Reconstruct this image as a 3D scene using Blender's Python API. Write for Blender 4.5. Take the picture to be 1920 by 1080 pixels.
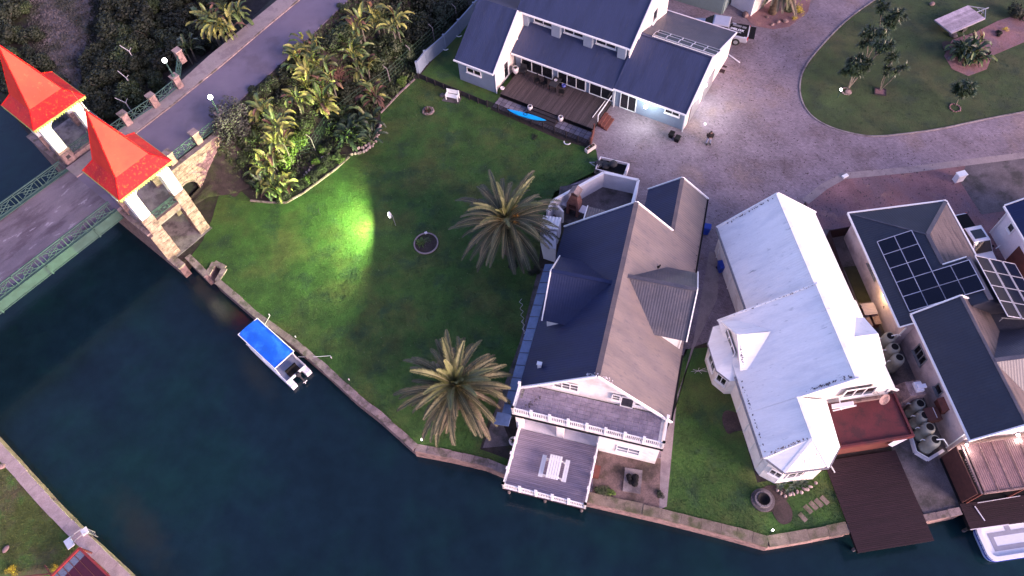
import bpy, math, random
from mathutils import Vector, Matrix
from mathutils.geometry import tessellate_polygon
import numpy as np
random.seed(7)
for o in list(bpy.data.objects): bpy.data.objects.remove(o)
S = bpy.context.scene
R_ = math.radians
# ------------------------------------------------------------------ camera
CAMH = 52.0; FPX = 1380.0; NAD = (1040.0, 1380.0)
_d = Vector((NAD[0]-960, -(NAD[1]-540), -FPX)).normalized()
_up = -_d
_rx = Vector((0, 0, -1)).cross(_up).normalized()
_ry = _up.cross(_rx)
RW = Matrix((_rx, _ry, _up))            # world axes expressed in camera coordinates
cam_d = bpy.data.cameras.new('camera'); cam = bpy.data.objects.new('camera', cam_d)
S.collection.objects.link(cam); S.camera = cam
cam.matrix_world = Matrix.Translation((0, 0, CAMH)) @ RW.to_4x4()
cam_d.sensor_width = 36; cam_d.lens = 36*FPX/1920; cam_d.clip_end = 3000; cam_d.clip_start = .5
S.render.resolution_x = 1920; S.render.resolution_y = 1080
# ------------------------------------------------------------------ world, sun, exposure
SUN_AZ, SUN_EL = -40.0, 15.0            # degrees, azimuth counted from +X
W = bpy.data.worlds.new('World'); S.world = W; W.use_nodes = True
wn = W.node_tree; wn.nodes.clear()
sky = wn.nodes.new('ShaderNodeTexSky'); sky.sky_type = 'NISHITA'; sky.sun_disc = False
sky.sun_elevation = R_(SUN_EL); sky.sun_rotation = R_(90-SUN_AZ)
sky.air_density = 1.0; sky.dust_density = 1.5; sky.ozone_density = 1.6
tint = wn.nodes.new('ShaderNodeMix'); tint.data_type = 'RGBA'; tint.blend_type = 'MULTIPLY'
tint.inputs[0].default_value = 1.0; tint.inputs[7].default_value = (1.06, .82, 1.06, 1)
bg = wn.nodes.new('ShaderNodeBackground'); bg.inputs[1].default_value = .125
wo = wn.nodes.new('ShaderNodeOutputWorld')
wn.links.new(sky.outputs[0], tint.inputs[6]); wn.links.new(tint.outputs[2], bg.inputs[0]); wn.links.new(bg.outputs[0], wo.inputs[0])
sl = bpy.data.lights.new('sun', 'SUN'); sl.energy = 2.5; sl.angle = R_(32); sl.color = (1.0, .72, .66)
so = bpy.data.objects.new('sun', sl); S.collection.objects.link(so)
sd = Vector((math.cos(R_(SUN_EL))*math.cos(R_(SUN_AZ)), math.cos(R_(SUN_EL))*math.sin(R_(SUN_AZ)), math.sin(R_(SUN_EL))))
so.rotation_euler = (-sd).to_track_quat('-Z', 'Y').to_euler()
S.view_settings.view_transform = 'Standard'; S.view_settings.look = 'None'
S.view_settings.exposure = 1.7; S.view_settings.gamma = 1; S.view_settings.use_curve_mapping = False
# ------------------------------------------------------------------ helpers
def P(x, y, z=0.):
    """ground / level point seen at photo pixel (x, y), on the level z"""
    r = RW @ Vector((x-960, -(y-540), -FPX)); t = (z-CAMH)/r.z
    return Vector((r.x*t, r.y*t, z))
def V3(*a): return Vector(a)
class Frame:
    def __init__(s, o, az):
        s.o = Vector((o[0], o[1], 0)); s.az = az; a = R_(az)
        s.U = Vector((math.cos(a), math.sin(a), 0)); s.V = Vector((-s.U.y, s.U.x, 0))
    def w(s, u, v, z=0.): return s.o + s.U*u + s.V*v + Vector((0, 0, z))
    def l(s, p):
        q = Vector(p)-s.o; return Vector((q.dot(s.U), q.dot(s.V), p[2]))
    def px(s, x, y, z=0.): return s.l(P(x, y, z))
class MB:
    def __init__(s): s.v = []; s.f = []; s.m = []; s.cur = 0
    def add(s, vs, fs):
        n = len(s.v); s.v += [tuple(p) for p in vs]; s.f += [tuple(i+n for i in f) for f in fs]; s.m += [s.cur]*len(fs); return s
    def box(s, c, d, rz=0., tilt=None):
        hx, hy, hz = d[0]/2, d[1]/2, d[2]/2
        M = Matrix.Rotation(rz, 3, 'Z')
        if tilt is not None: M = tilt
        vs = [Vector(c)+M@Vector((x, y, z)) for z in (-hz, hz) for x, y in ((-hx, -hy), (hx, -hy), (hx, hy), (-hx, hy))]
        return s.add(vs, [(3, 2, 1, 0), (4, 5, 6, 7), (0, 1, 5, 4), (1, 2, 6, 5), (2, 3, 7, 6), (3, 0, 4, 7)])
    def b2(s, a, b):   # box from corner to corner
        return s.box([(a[i]+b[i])/2 for i in range(3)], [abs(a[i]-b[i]) for i in range(3)])
    def bar(s, a, b, w, h=None, up=(0, 0, 1)):
        a = Vector(a); b = Vector(b); h = h or w; d = (b-a)
        if d.length < 1e-6: return s
        x = d.normalized(); u = Vector(up)
        if abs(x.dot(u)) > .98: u = Vector((1, 0, 0))
        y = u.cross(x).normalized(); z = x.cross(y)
        M = Matrix((x, y, z)).transposed()
        return s.box((a+b)/2, (d.length, w, h), tilt=M)
    def prism(s, poly, z0, z1):
        n = len(poly); tri = tessellate_polygon([[Vector((p[0], p[1], 0)) for p in poly]])
        ar = sum(poly[i][0]*poly[(i+1) % n][1]-poly[(i+1) % n][0]*poly[i][1] for i in range(n))
        if ar < 0: poly = poly[::-1]; tri = tessellate_polygon([[Vector((p[0], p[1], 0)) for p in poly]])
        vs = [(p[0], p[1], z0) for p in poly]+[(p[0], p[1], z1) for p in poly]
        fs = []
        for t in tri:
            a, b, c = [Vector((poly[i][0], poly[i][1], 0)) for i in t]
            if (b-a).cross(c-a).z < 0: t = (t[0], t[2], t[1])
            fs.append((t[0]+n, t[1]+n, t[2]+n)); fs.append((t[2], t[1], t[0]))
        for i in range(n): j = (i+1) % n; fs.append((i, j, j+n, i+n))
        return s.add(vs, fs)
    def poly3(s, pts, th=.08, n=None):
        """planar convex polygon in space given thickness against its (upward) normal"""
        pts = [Vector(p) for p in pts]
        nn = Vector((0, 0, 0))
        for i in range(len(pts)): nn += pts[i].cross(pts[(i+1) % len(pts)])
        nn.normalize()
        if n is not None and nn.dot(Vector(n)) < 0 or n is None and nn.z < -1e-6: pts = pts[::-1]; nn = -nn
        k = len(pts); vs = pts+[p-nn*th for p in pts]
        return s.add(vs, [tuple(range(k)), tuple(range(2*k-1, k-1, -1))]+[(i+k, (i+1) % k+k, (i+1) % k, i) for i in range(k)])
    def tube(s, a, b, r0, r1=None, n=8, cap=True):
        a = Vector(a); b = Vector(b); r1 = r0 if r1 is None else r1
        x = (b-a).normalized(); u = Vector((0, 0, 1)) if abs(x.z) < .9 else Vector((1, 0, 0))
        y = u.cross(x).normalized(); z = x.cross(y)
        vs = [a+(y*math.cos(t)+z*math.sin(t))*r0 for t in [2*math.pi*i/n for i in range(n)]]+[b+(y*math.cos(t)+z*math.sin(t))*r1 for t in [2*math.pi*i/n for i in range(n)]]
        fs = [(i, (i+1) % n, (i+1) % n+n, i+n) for i in range(n)]
        if cap: fs += [tuple(range(n-1, -1, -1)), tuple(range(n, 2*n))]
        return s.add(vs, fs)
    def path(s, pts, r, n=6):
        for i in range(len(pts)-1): s.tube(pts[i], pts[i+1], r if not isinstance(r, (list, tuple)) else r[i], r if not isinstance(r, (list, tuple)) else r[i+1], n)
        return s
    def lathe(s, c, prof, n=20):
        """prof: list of (r, z)"""
        c = Vector(c); vs = []
        for r, z in prof: vs += [c+Vector((r*math.cos(2*math.pi*i/n), r*math.sin(2*math.pi*i/n), z)) for i in range(n)]
        fs = []
        for k in range(len(prof)-1): fs += [(k*n+i, k*n+(i+1) % n, (k+1)*n+(i+1) % n, (k+1)*n+i) for i in range(n)]
        fs += [tuple(range(n-1, -1, -1)), tuple((len(prof)-1)*n+i for i in range(n))]
        return s.add(vs, fs)
    def ball(s, c, r, n=12, sc=(1, 1, 1)):
        c = Vector(c); vs = []; fs = []; m = n//2
        for j in range(m+1):
            t = math.pi*j/m
            vs += [c+Vector((r*sc[0]*math.sin(t)*math.cos(2*math.pi*i/n), r*sc[1]*math.sin(t)*math.sin(2*math.pi*i/n), r*sc[2]*math.cos(t))) for i in range(n)]
        for j in range(m): fs += [((j+1)*n+i, (j+1)*n+(i+1) % n, j*n+(i+1) % n, j*n+i) for i in range(n)]
        return s.add(vs, fs)
    def loft(s, secs, closed=True):
        """secs: list of rings (equal counts) of 3D points"""
        n = len(secs[0]); vs = [p for r in secs for p in r]; fs = []
        for k in range(len(secs)-1): fs += [(k*n+i, k*n+(i+1) % n, (k+1)*n+(i+1) % n, (k+1)*n+i) for i in range(n)]
        if closed: fs += [tuple(range(n-1, -1, -1)), tuple((len(secs)-1)*n+i for i in range(n))]
        return s.add(vs, fs)
    def corr(s, pts, rib, pitch=.2, amp=.022, th=.05):
        """corrugated sheet over a convex planar polygon, ribs running along `rib`"""
        pts = [Vector(p) for p in pts]; t = Vector(rib).normalized()
        nn = Vector((0, 0, 0))
        for i in range(len(pts)): nn += pts[i].cross(pts[(i+1) % len(pts)])
        nn.normalize()
        if nn.z < 0: nn = -nn; pts = pts[::-1]
        t = (t-nn*t.dot(nn)).normalized(); q = nn.cross(t); o = pts[0]
        st = [((p-o).dot(q), (p-o).dot(t)) for p in pts]
        s0 = min(a for a, b in st); s1 = max(a for a, b in st); eps = 1e-4
        N = max(2, int((s1-s0)/(pitch/4)))
        xs = sorted(set([s0+eps+(s1-s0-2*eps)*i/N for i in range(N+1)]))
        vs = []; k = len(st)
        for x in xs:
            ys = []
            for i in range(k):
                a = st[i]; b = st[(i+1) % k]
                if (a[0]-x)*(b[0]-x) <= 0 and abs(a[0]-b[0]) > 1e-9: ys.append(a[1]+(b[1]-a[1])*(x-a[0])/(b[0]-a[0]))
            y0, y1 = min(ys), max(ys); h = amp*math.cos(2*math.pi*(x-s0)/pitch)
            vs += [o+q*x+t*y0+nn*h, o+q*x+t*y1+nn*h]
        n = len(xs); fs = [(2*i, 2*i+2, 2*i+3, 2*i+1) for i in range(n-1)]
        a, b, c = [Vector(vs[i]) for i in (0, 2, 3)]
        if (b-a).cross(c-a).dot(nn) < 0: fs = [f[::-1] for f in fs]
        s.add(vs, fs)
        s.poly3([p-nn*(amp+.004) for p in pts], th)
        return s
    def build(s, name, mat, parent=None, smooth=False, **kw):
        me = bpy.data.meshes.new(name); me.from_pydata([tuple(v) for v in s.v], [], s.f)
        mats = mat if isinstance(mat, (list, tuple)) else [mat]
        for m in mats: me.materials.append(m)
        if len(mats) > 1: me.polygons.foreach_set('material_index', s.m)
        if smooth: me.polygons.foreach_set('use_smooth', [True]*len(me.polygons))
        me.update()
        return place(me, name, parent, **kw)
    def mesh(s, name, mat, smooth=False):
        me = bpy.data.meshes.new(name); me.from_pydata([tuple(v) for v in s.v], [], s.f)
        mats = mat if isinstance(mat, (list, tuple)) else [mat]
        for m in mats: me.materials.append(m)
        if len(mats) > 1: me.polygons.foreach_set('material_index', s.m)
        if smooth: me.polygons.foreach_set('use_smooth', [True]*len(me.polygons))
        me.update(); return me
COL = S.collection
def place(me, name, parent=None, loc=(0, 0, 0), rot=(0, 0, 0), sc=(1, 1, 1), kind=None, label=None):
    o = bpy.data.objects.new(name, me); COL.objects.link(o)
    if parent is not None: o.parent = parent
    o.location = loc; o.rotation_euler = rot; o.scale = sc
    if kind: o['kind'] = kind
    if label: o['label'] = label
    return o
def T(name, label, cat, loc=(0, 0, 0), rz=0., group=None):
    o = bpy.data.objects.new(name, None); COL.objects.link(o); o.empty_display_size = .2
    o.location = loc; o.rotation_euler = (0, 0, rz); tag(o, label, cat, group); return o
def TF(name, label, cat, fr, group=None): return T(name, label, cat, fr.o, R_(fr.az), group)
def tag(o, label, cat, group=None):
    o['label'] = label; o['category'] = cat
    if group: o['group'] = group
    return o
def copy_thing(src, loc, rz, label, group=None, sc=1.):
    r = src.copy(); COL.objects.link(r); r.location = loc; r.rotation_euler = (0, 0, rz); r.scale = (sc, sc, sc)
    r['label'] = label
    if group: r['group'] = group
    for c in list(src.children):
        d = c.copy(); COL.objects.link(d); d.parent = r
        for g in list(c.children): e = g.copy(); COL.objects.link(e); e.parent = d
    return r
# ------------------------------------------------------------------ materials
def mat(name, col, rough=.7, var=.25, scale=3., fine=30., metal=0., spec=.5, bump=0., bscale=40., col2=None, c2scale=1.2, c2pos=(.5, .62), rnd=0., emit=None, estr=0., alpha=None, trans=0., coat=0., stretch=None, coord='world'):
    K_ = lambda q: tuple(x*.86 for x in q) if max(q) < .5 and not emit else q
    col = K_(col)
    m = bpy.data.materials.new(name); m.use_nodes = True; nt = m.node_tree; n = nt.nodes; L = nt.links
    b = n['Principled BSDF']; b.inputs['Roughness'].default_value = rough; b.inputs['Metallic'].default_value = metal
    b.inputs['Specular IOR Level'].default_value = spec
    if trans: b.inputs['Transmission Weight'].default_value = trans
    if coat: b.inputs['Coat Weight'].default_value = coat
    if coord == 'world': g = n.new('ShaderNodeNewGeometry').outputs['Position']
    else: g = n.new('ShaderNodeTexCoord').outputs['Object']
    if stretch:
        mp = n.new('ShaderNodeMapping'); mp.inputs['Rotation'].default_value = (0, 0, -R_(stretch[0])); mp.inputs['Scale'].default_value = stretch[1]
        mp.vector_type = 'POINT'
        rot = n.new('ShaderNodeVectorRotate'); rot.rotation_type = 'Z_AXIS'; rot.inputs['Angle'].default_value = -R_(stretch[0])
        L.new(g, rot.inputs['Vector']); mp.inputs['Rotation'].default_value = (0, 0, 0); L.new(rot.outputs[0], mp.inputs['Vector']); gs = mp.outputs[0]
    else: gs = g
    def noise(sc, det=5, src=None, r=.6):
        t = n.new('ShaderNodeTexNoise'); t.inputs['Scale'].default_value = sc; t.inputs['Detail'].default_value = det; t.inputs['Roughness'].default_value = r
        L.new(src or gs, t.inputs['Vector']); return t.outputs['Fac']
    def mr(src, a, b_, c, d):
        t = n.new('ShaderNodeMapRange'); t.inputs[1].default_value = a; t.inputs[2].default_value = b_; t.inputs[3].default_value = c; t.inputs[4].default_value = d
        L.new(src, t.inputs[0]); return t.outputs[0]
    def mul(c_, f_):
        t = n.new('ShaderNodeVectorMath'); t.operation = 'SCALE'; L.new(c_, t.inputs[0]); L.new(f_, t.inputs['Scale']); return t.outputs[0]
    rgb = n.new('ShaderNodeRGB'); rgb.outputs[0].default_value = (*col, 1); c = rgb.outputs[0]
    if col2:
        items = col2 if isinstance(col2[0], (tuple, list)) else [(col2, c2scale, c2pos)]
        for cc, sc, ps in items:
            t = n.new('ShaderNodeMix'); t.data_type = 'RGBA'; t.inputs[7].default_value = (*K_(cc), 1)
            L.new(mr(noise(sc, 5), ps[0], ps[1], 0, 1), t.inputs[0]); L.new(c, t.inputs[6]); c = t.outputs[2]
    if var:
        c = mul(c, mr(noise(scale), .3, .7, 1-var, 1+var)); c = mul(c, mr(noise(fine, 2), .3, .7, 1-var*.7, 1+var*.7))
    if rnd:
        oi = n.new('ShaderNodeObjectInfo'); c = mul(c, mr(oi.outputs['Random'], 0, 1, 1-rnd, 1+rnd))
    L.new(c, b.inputs['Base Color'])
    if bump:
        bp = n.new('ShaderNodeBump'); bp.inputs['Strength'].default_value = bump; bp.inputs['Distance'].default_value = .05
        L.new(noise(bscale, 4), bp.inputs['Height']); L.new(bp.outputs[0], b.inputs['Normal'])
    if emit: b.inputs['Emission Color'].default_value = (*emit, 1); b.inputs['Emission Strength'].default_value = estr
    return m
def glow(name, col, s): return mat(name, (.8, .8, .8), emit=col, estr=s, var=0)
M = {}
M['soil'] = mat('soil', (.035, .026, .024), .95, .5, 1.5, 14, bump=.6, bscale=9, col2=(.03, .036, .014), c2scale=.5)
M['lawn'] = mat('lawn_grass', (.041, .108, .016), .9, .34, .6, 11, bump=1., bscale=26, col2=[((.080, .106, .024), .22, (.46, .66)), ((.026, .070, .022), .5, (.52, .68)), ((.090, .16, .024), 5., (.60, .74)), ((.10, .10, .035), 1.1, (.70, .80))])
M['lawn_olive'] = mat('olive_lawn', (.036, .066, .018), .9, .3, .6, 11, bump=1., bscale=26, col2=[((.058, .070, .026), .22, (.46, .66)), ((.024, .046, .020), .5, (.52, .68))])
M['lawn_dry'] = mat('thin_lawn', (.12, .16, .035), .9, .3, .8, 10, bump=1., bscale=22, col2=[((.16, .14, .07), .35, (.48, .68)), ((.085, .18, .035), .8, (.5, .7))])
M['scrub'] = mat('dry_scrub', (.115, .098, .105), .95, .4, .5, 8, bump=1., bscale=10, col2=(.05, .052, .04), c2scale=.35, c2pos=(.45, .6))
M['cobble'] = None
M['concrete'] = mat('concrete', (.24, .21, .22), .85, .25, 1.2, 16, bump=.3, col2=(.12, .10, .11), c2scale=.9)
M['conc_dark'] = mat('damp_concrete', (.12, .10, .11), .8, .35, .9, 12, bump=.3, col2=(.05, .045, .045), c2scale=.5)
M['stone_pink'] = mat('pink_stone', (.27, .18, .17), .9, .3, 2.5, 14, bump=.5, bscale=20, rnd=.22, col2=(.15, .10, .10), c2scale=2.2)
M['coping'] = mat('coping_stone', (.26, .195, .19), .9, .3, 1.6, 14, bump=.5, bscale=20, rnd=.16, col2=(.12, .10, .08), c2scale=1.3)
M['coping_lt'] = mat('pale_pink_coping', (.44, .33, .33), .9, .2, 1.6, 14, bump=.5, bscale=20, rnd=.10)
M['coping_br'] = mat('mossy_brown_coping', (.21, .165, .13), .9, .3, 1.6, 14, bump=.5, bscale=20, rnd=.12, col2=[((.10, .10, .05), 1.0, (.5, .65))])
M['brick'] = mat('red_brick', (.22, .10, .08), .9, .3, 3, 20, bump=.4, rnd=.25)
M['asphalt'] = mat('asphalt', (.165, .138, .195), .85, .10, .5, 24, bump=.2, bscale=30, col2=(.135, .112, .155), c2scale=.35)
M['side'] = mat('pavement_concrete', (.30, .25, .255), .9, .2, .8, 16, bump=.3, col2=(.2, .16, .17), c2scale=.8)
M['deckroad'] = mat('worn_bridge_surface', (.185, .155, .19), .85, .2, .8, 14, bump=.3, stretch=(46.5, (.45, 1.3, 1)), col2=[((.11, .085, .11), .7, (.48, .62)), ((.29, .26, .30), 1.6, (.62, .65))])
M['red_roof'] = mat('red_painted_roof', (.50, .006, .009), .5, .12, 1.2, 8, spec=.25, col2=[((.33, .004, .012), .6, (.45, .62)), ((.50, .085, .012), 5., (.55, .68))])
M['red_roof2'] = mat('bright_red_painted_spire', (.58, .040, .026), .6, .08, 1.2, 8, spec=.2, col2=[((.50, .03, .024), .5, (.4, .6)), ((.60, .09, .05), 3., (.62, .75))])
M['white'] = mat('white_plaster', (.74, .72, .70), .8, .08, 1.2, 12, col2=(.62, .58, .56), c2scale=.8)
M['whitemetal'] = mat('white_painted_metal', (.78, .78, .78), .45, .05)
M['trim_cream'] = mat('yellow_green_trim', (.36, .42, .12), .7, .15)
M['green_steel'] = mat('green_painted_steel', (.032, .078, .070), .55, .2, 2)
M['roofblue'] = mat('dark_blue_roof', (.016, .026, .084), .55, .10, .7, 6, spec=.3, col2=[((.014, .022, .070), .35, (.5, .6)), ((.028, .038, .085), 2.0, (.62, .74))], stretch=(-19.5, (.3, 2.5, 1)))
M['roofB'] = mat('slate_blue_roof', (.034, .046, .108), .5, .09, .7, 6, spec=.45, col2=[((.028, .038, .088), .3, (.5, .6)), ((.055, .062, .10), 2.0, (.60, .72))], stretch=(55, (.3, 2.5, 1)))
M['roofblue_lit'] = mat('sunlit_blue_roof_sheeting', (.118, .098, .104), .42, .10, .6, 9, spec=.6, col2=[((.145, .118, .115), .5, (.42, .6)), ((.085, .074, .088), 1.6, (.56, .72))], stretch=(-19.5, (.25, 2.2, 1)))  # pinker, lighter copy of the blue roof, low sun's glow put into its colour
M['roofgrey'] = mat('grey_roof_sheeting', (.062, .064, .09), .5, .18, .7, 8, col2=(.09, .085, .105), c2scale=.5)
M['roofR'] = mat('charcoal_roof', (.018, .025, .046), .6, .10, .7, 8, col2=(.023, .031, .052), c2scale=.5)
M['roofR_lit'] = mat('sunlit_brown_roof', (.13, .10, .10), .6, .25, .8, 9, col2=(.06, .045, .05), c2scale=1.4, stretch=(92, (.35, 2.4, 1)))  # charcoal roof's sun-facing slopes, sunlight put into a lighter brown colour
M['roofwhite'] = mat('white_painted_roof', (.84, .84, .83), .7, .05, .8, 7, col2=[((.40, .42, .43), 1.5, (.62, .76)), ((.74, .75, .76), .6, (.5, .65)), ((.30, .33, .33), 6, (.70, .76))], stretch=(3.5, (.35, 2.2, 1)))
M['roofrust'] = mat('rust_stained_white_sheet', (.70, .66, .64), .7, .1, 1, 8, col2=(.50, .22, .15), c2scale=2.3, c2pos=(.58, .72))
M['wall_blue'] = mat('grey_blue_plaster', (.22, .27, .36), .8, .08, 1, 9)
M['wall_cream'] = mat('cream_plaster', (.62, .54, .50), .8, .08, 1, 9)
M['wall_pink'] = mat('pale_pink_plaster', (.52, .42, .43), .85, .1, 1, 9, col2=(.44, .35, .36), c2scale=.7)
M['wall_lilac'] = mat('pale_plaster', (.62, .60, .66), .85, .08, 1, 9)
M['wall_teal'] = mat('teal_grey_plaster', (.20, .27, .27), .85, .1, 1, 9)
M['glass'] = mat('window_glass', (.012, .014, .018), .06, 0, spec=.9)
M['glass_b'] = mat('curtained_window_glass', (.16, .19, .25), .12, .25, 3, 12, spec=.8, stretch=(70, (8, .5, 1)))
M['black'] = mat('black_plastic', (.007, .007, .009), .8, .1, spec=.2)
M['darkgrey'] = mat('dark_grey_fabric', (.03, .03, .036), .8, .2)
M['grey'] = mat('grey_metal', (.22, .22, .24), .5, .15)
M['steel'] = mat('galvanised_steel', (.42, .43, .46), .4, .15, metal=.5)
M['wood_grey'] = mat('weathered_grey_boards', (.30, .255, .33), .85, .2, 2, 16, rnd=.10, stretch=(-19.5, (.4, 6, 1)))
M['wood_dark'] = mat('dark_brown_boards', (.068, .050, .052), .8, .35, 2, 16, rnd=.28, stretch=(55, (.4, 6, 1)))
M['wood_maroon'] = mat('maroon_stained_boards', (.024, .010, .016), .75, .25, 2, 14, rnd=.10, spec=.3, stretch=(3.5, (.4, 5, 1)))
M['fence_dark'] = mat('dark_fence_slats', (.028, .022, .026), .8, .3)
M['maroon_roof'] = mat('maroon_painted_terrace', (.095, .012, .017), .65, .25, .9, 10, col2=(.055, .009, .013), c2scale=1.1)
M['maroon_wood'] = mat('red_brown_timber', (.14, .04, .03), .7, .25)
M['cover'] = mat('brown_canvas_cover', (.085, .028, .024), .8, .25)
M['pergola'] = mat('pinkish_translucent_sheeting', (.25, .15, .15), .5, .15, 1, 9, col2=(.19, .11, .11), c2scale=.8)
M['tank'] = mat('grey_green_plastic_tank', (.32, .32, .275), .55, .12)
M['trunk'] = mat('palm_trunk_fibre', (.10, .07, .045), .95, .4, 4, 20, bump=.6)
M['bark'] = mat('pale_bark', (.14, .125, .10), .9, .3, 4, 20)
M['frond'] = mat('palm_frond', (.082, .082, .034), .6, .2, 1.5, 9, rnd=.35, col2=(.12, .105, .05), c2scale=.9)
M['frond_new'] = mat('young_palm_frond', (.14, .15, .05), .6, .2, 1.5, 9, rnd=.25)
M['frond_old'] = mat('drying_palm_frond', (.145, .112, .075), .7, .25, 1.5, 9, rnd=.35, col2=(.10, .09, .045), c2scale=.8)
M['rachis'] = mat('pale_frond_midrib', (.26, .24, .13), .6, .1)
M['dates'] = mat('orange_date_sprays', (.42, .20, .02), .7, .3)
M['strel'] = mat('broad_banana_like_leaf', (.075, .115, .034), .5, .25, 2, 9, rnd=.45, spec=.4, col2=(.135, .14, .045), c2scale=.7)
M['strel_y'] = mat('yellow_green_broad_leaf', (.22, .22, .05), .55, .25, 2, 9, rnd=.4, col2=(.13, .16, .04), c2scale=.9)
M['strel_d'] = mat('dark_green_broad_leaf', (.034, .058, .024), .45, .25, 2, 9, rnd=.45, spec=.45)
M['strel_dead'] = mat('dead_broad_leaf', (.15, .075, .055), .8, .3, 2, 9, rnd=.4)
M['leaf'] = mat('shrub_foliage', (.040, .060, .020), .6, .4, 1.2, 6, rnd=.35)
M['leaf_grey'] = mat('grey_green_foliage', (.060, .064, .052), .7, .35, 1.2, 6, rnd=.3)
M['leaf_lime'] = mat('lime_green_foliage', (.085, .15, .02), .6, .35, 1.2, 6, rnd=.3)
M['leaf_dark'] = mat('dark_bush_foliage', (.019, .027, .012), .7, .45, .8, 5, rnd=.5)
M['leaf_yellow'] = mat('yellow_foliage', (.50, .40, .02), .6, .3, 2, 8)
M['agave'] = mat('grey_green_succulent', (.12, .17, .12), .5, .2, rnd=.2)
M['twig'] = mat('reddish_dry_twigs', (.16, .075, .065), .9, .3)
M['blue_canvas'] = mat('blue_canvas', (.005, .12, .62), .5, .10, 1.5, 9, col2=(.02, .19, .75), c2scale=1.1)
M['kayak'] = mat('bright_blue_plastic', (.0, .36, .80), .35, .05)
M['bin'] = mat('blue_plastic_bin', (.01, .05, .38), .4, .1)
M['boathull'] = mat('pale_blue_hull', (.36, .48, .74), .35, .05)
M['boatwhite'] = mat('white_gelcoat', (.72, .74, .80), .35, .05)
M['boatgrey'] = mat('grey_non_slip_pad', (.33, .34, .42), .8, .1)
M['carwhite'] = mat('white_car_paint', (.72, .72, .75), .25, .03, coat=.6)
M['carsilver'] = mat('silver_car_paint', (.45, .45, .52), .28, .05, metal=.4, coat=.6)
M['tyre'] = mat('tyre_rubber', (.015, .015, .016), .8, .2)
M['pv'] = mat('solar_cell', (.004, .006, .018), .22, .15, 6, 40, spec=.35)
M['pvframe'] = mat('aluminium_frame', (.55, .55, .62), .35, .05, metal=.3)
M['pot'] = mat('white_ceramic_pot', (.60, .56, .58), .6, .1)
M['blueware'] = mat('blue_glazed_ceramic', (.10, .12, .45), .3, .1)
M['skin'] = mat('skin', (.30, .17, .12), .6, .05)
M['jacket'] = mat('dark_jacket', (.009, .005, .007), .85, .2)
M['jeans'] = mat('pale_blue_trousers', (.26, .28, .42), .85, .1)
M['hair'] = mat('dark_hair', (.010, .006, .006), .7, .1)
M['bulb'] = glow('lit_white_globe', (1, .97, .95), 8)
M['bulb_c'] = glow('lit_cool_lamp', (.80, 1, .97), 40)
M['bulb_w'] = glow('lit_warm_lamp', (1, .72, .35), 22)
M['text'] = mat('white_lettering', (.75, .75, .82), .6, 0)
def cobble():
    m = mat('grey_pink_paving_bricks', (.245, .198, .242), .88, .18, .35, 5, col2=[((.17, .13, .15), .30, (.48, .66)), ((.30, .225, .225), .15, (.55, .7))])
    nt = m.node_tree; n = nt.nodes; L = nt.links; b = n['Principled BSDF']
    g = n.new('ShaderNodeNewGeometry'); rot = n.new('ShaderNodeVectorRotate'); rot.rotation_type = 'Z_AXIS'; rot.inputs['Angle'].default_value = R_(33)
    L.new(g.outputs['Position'], rot.inputs['Vector'])
    br = n.new('ShaderNodeTexBrick'); br.inputs['Scale'].default_value = 1.; br.inputs['Brick Width'].default_value = .22; br.inputs['Row Height'].default_value = .11
    br.inputs['Mortar Size'].default_value = .012; br.inputs['Color1'].default_value = (.8, .8, .8, 1); br.inputs['Color2'].default_value = (1.2, 1.2, 1.2, 1); br.inputs['Mortar'].default_value = (.55, .55, .55, 1)
    L.new(rot.outputs[0], br.inputs['Vector'])
    old = b.inputs['Base Color'].links[0].from_socket
    mx = n.new('ShaderNodeMix'); mx.data_type = 'RGBA'; mx.blend_type = 'MULTIPLY'; mx.inputs[0].default_value = 1; L.new(old, mx.inputs[6]); L.new(br.outputs['Color'], mx.inputs[7])
    # scattered dark spots of dirt
    no = n.new('ShaderNodeTexNoise'); no.inputs['Scale'].default_value = 3.2; no.inputs['Detail'].default_value = 3; L.new(g.outputs['Position'], no.inputs['Vector'])
    mr_ = n.new('ShaderNodeMapRange'); mr_.inputs[1].default_value = .64; mr_.inputs[2].default_value = .70; mr_.inputs[3].default_value = 1; mr_.inputs[4].default_value = .60; L.new(no.outputs['Fac'], mr_.inputs[0])
    sc = n.new('ShaderNodeVectorMath'); sc.operation = 'SCALE'; L.new(mx.outputs[2], sc.inputs[0]); L.new(mr_.outputs[0], sc.inputs['Scale'])
    L.new(sc.outputs[0], b.inputs['Base Color'])
    bp = n.new('ShaderNodeBump'); bp.inputs['Strength'].default_value = .5; bp.inputs['Distance'].default_value = .02; L.new(br.outputs['Fac'], bp.inputs['Height']); bp.invert = True
    L.new(bp.outputs[0], b.inputs['Normal']); return m
M['cobble'] = cobble()
M['terrace'] = mat('worn_brick_terrace', (.17, .115, .105), .9, .35, 1.2, 10, bump=.4, col2=[((.075, .055, .045), .8, (.46, .6)), ((.07, .07, .03), .6, (.58, .7))])
M['redgravel'] = mat('reddish_paving', (.26, .135, .14), .9, .3, .7, 9, bump=.4, bscale=20, col2=[((.15, .095, .115), .35, (.45, .62)), ((.30, .17, .15), .6, (.58, .7))])
M['water'] = mat('canal_water', (.0060, .019, .030), .12, .18, .12, .7, spec=.5, col2=[((.006, .027, .031), .09, (.45, .6)), ((.003, .008, .013), .06, (.58, .74))])
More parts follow.
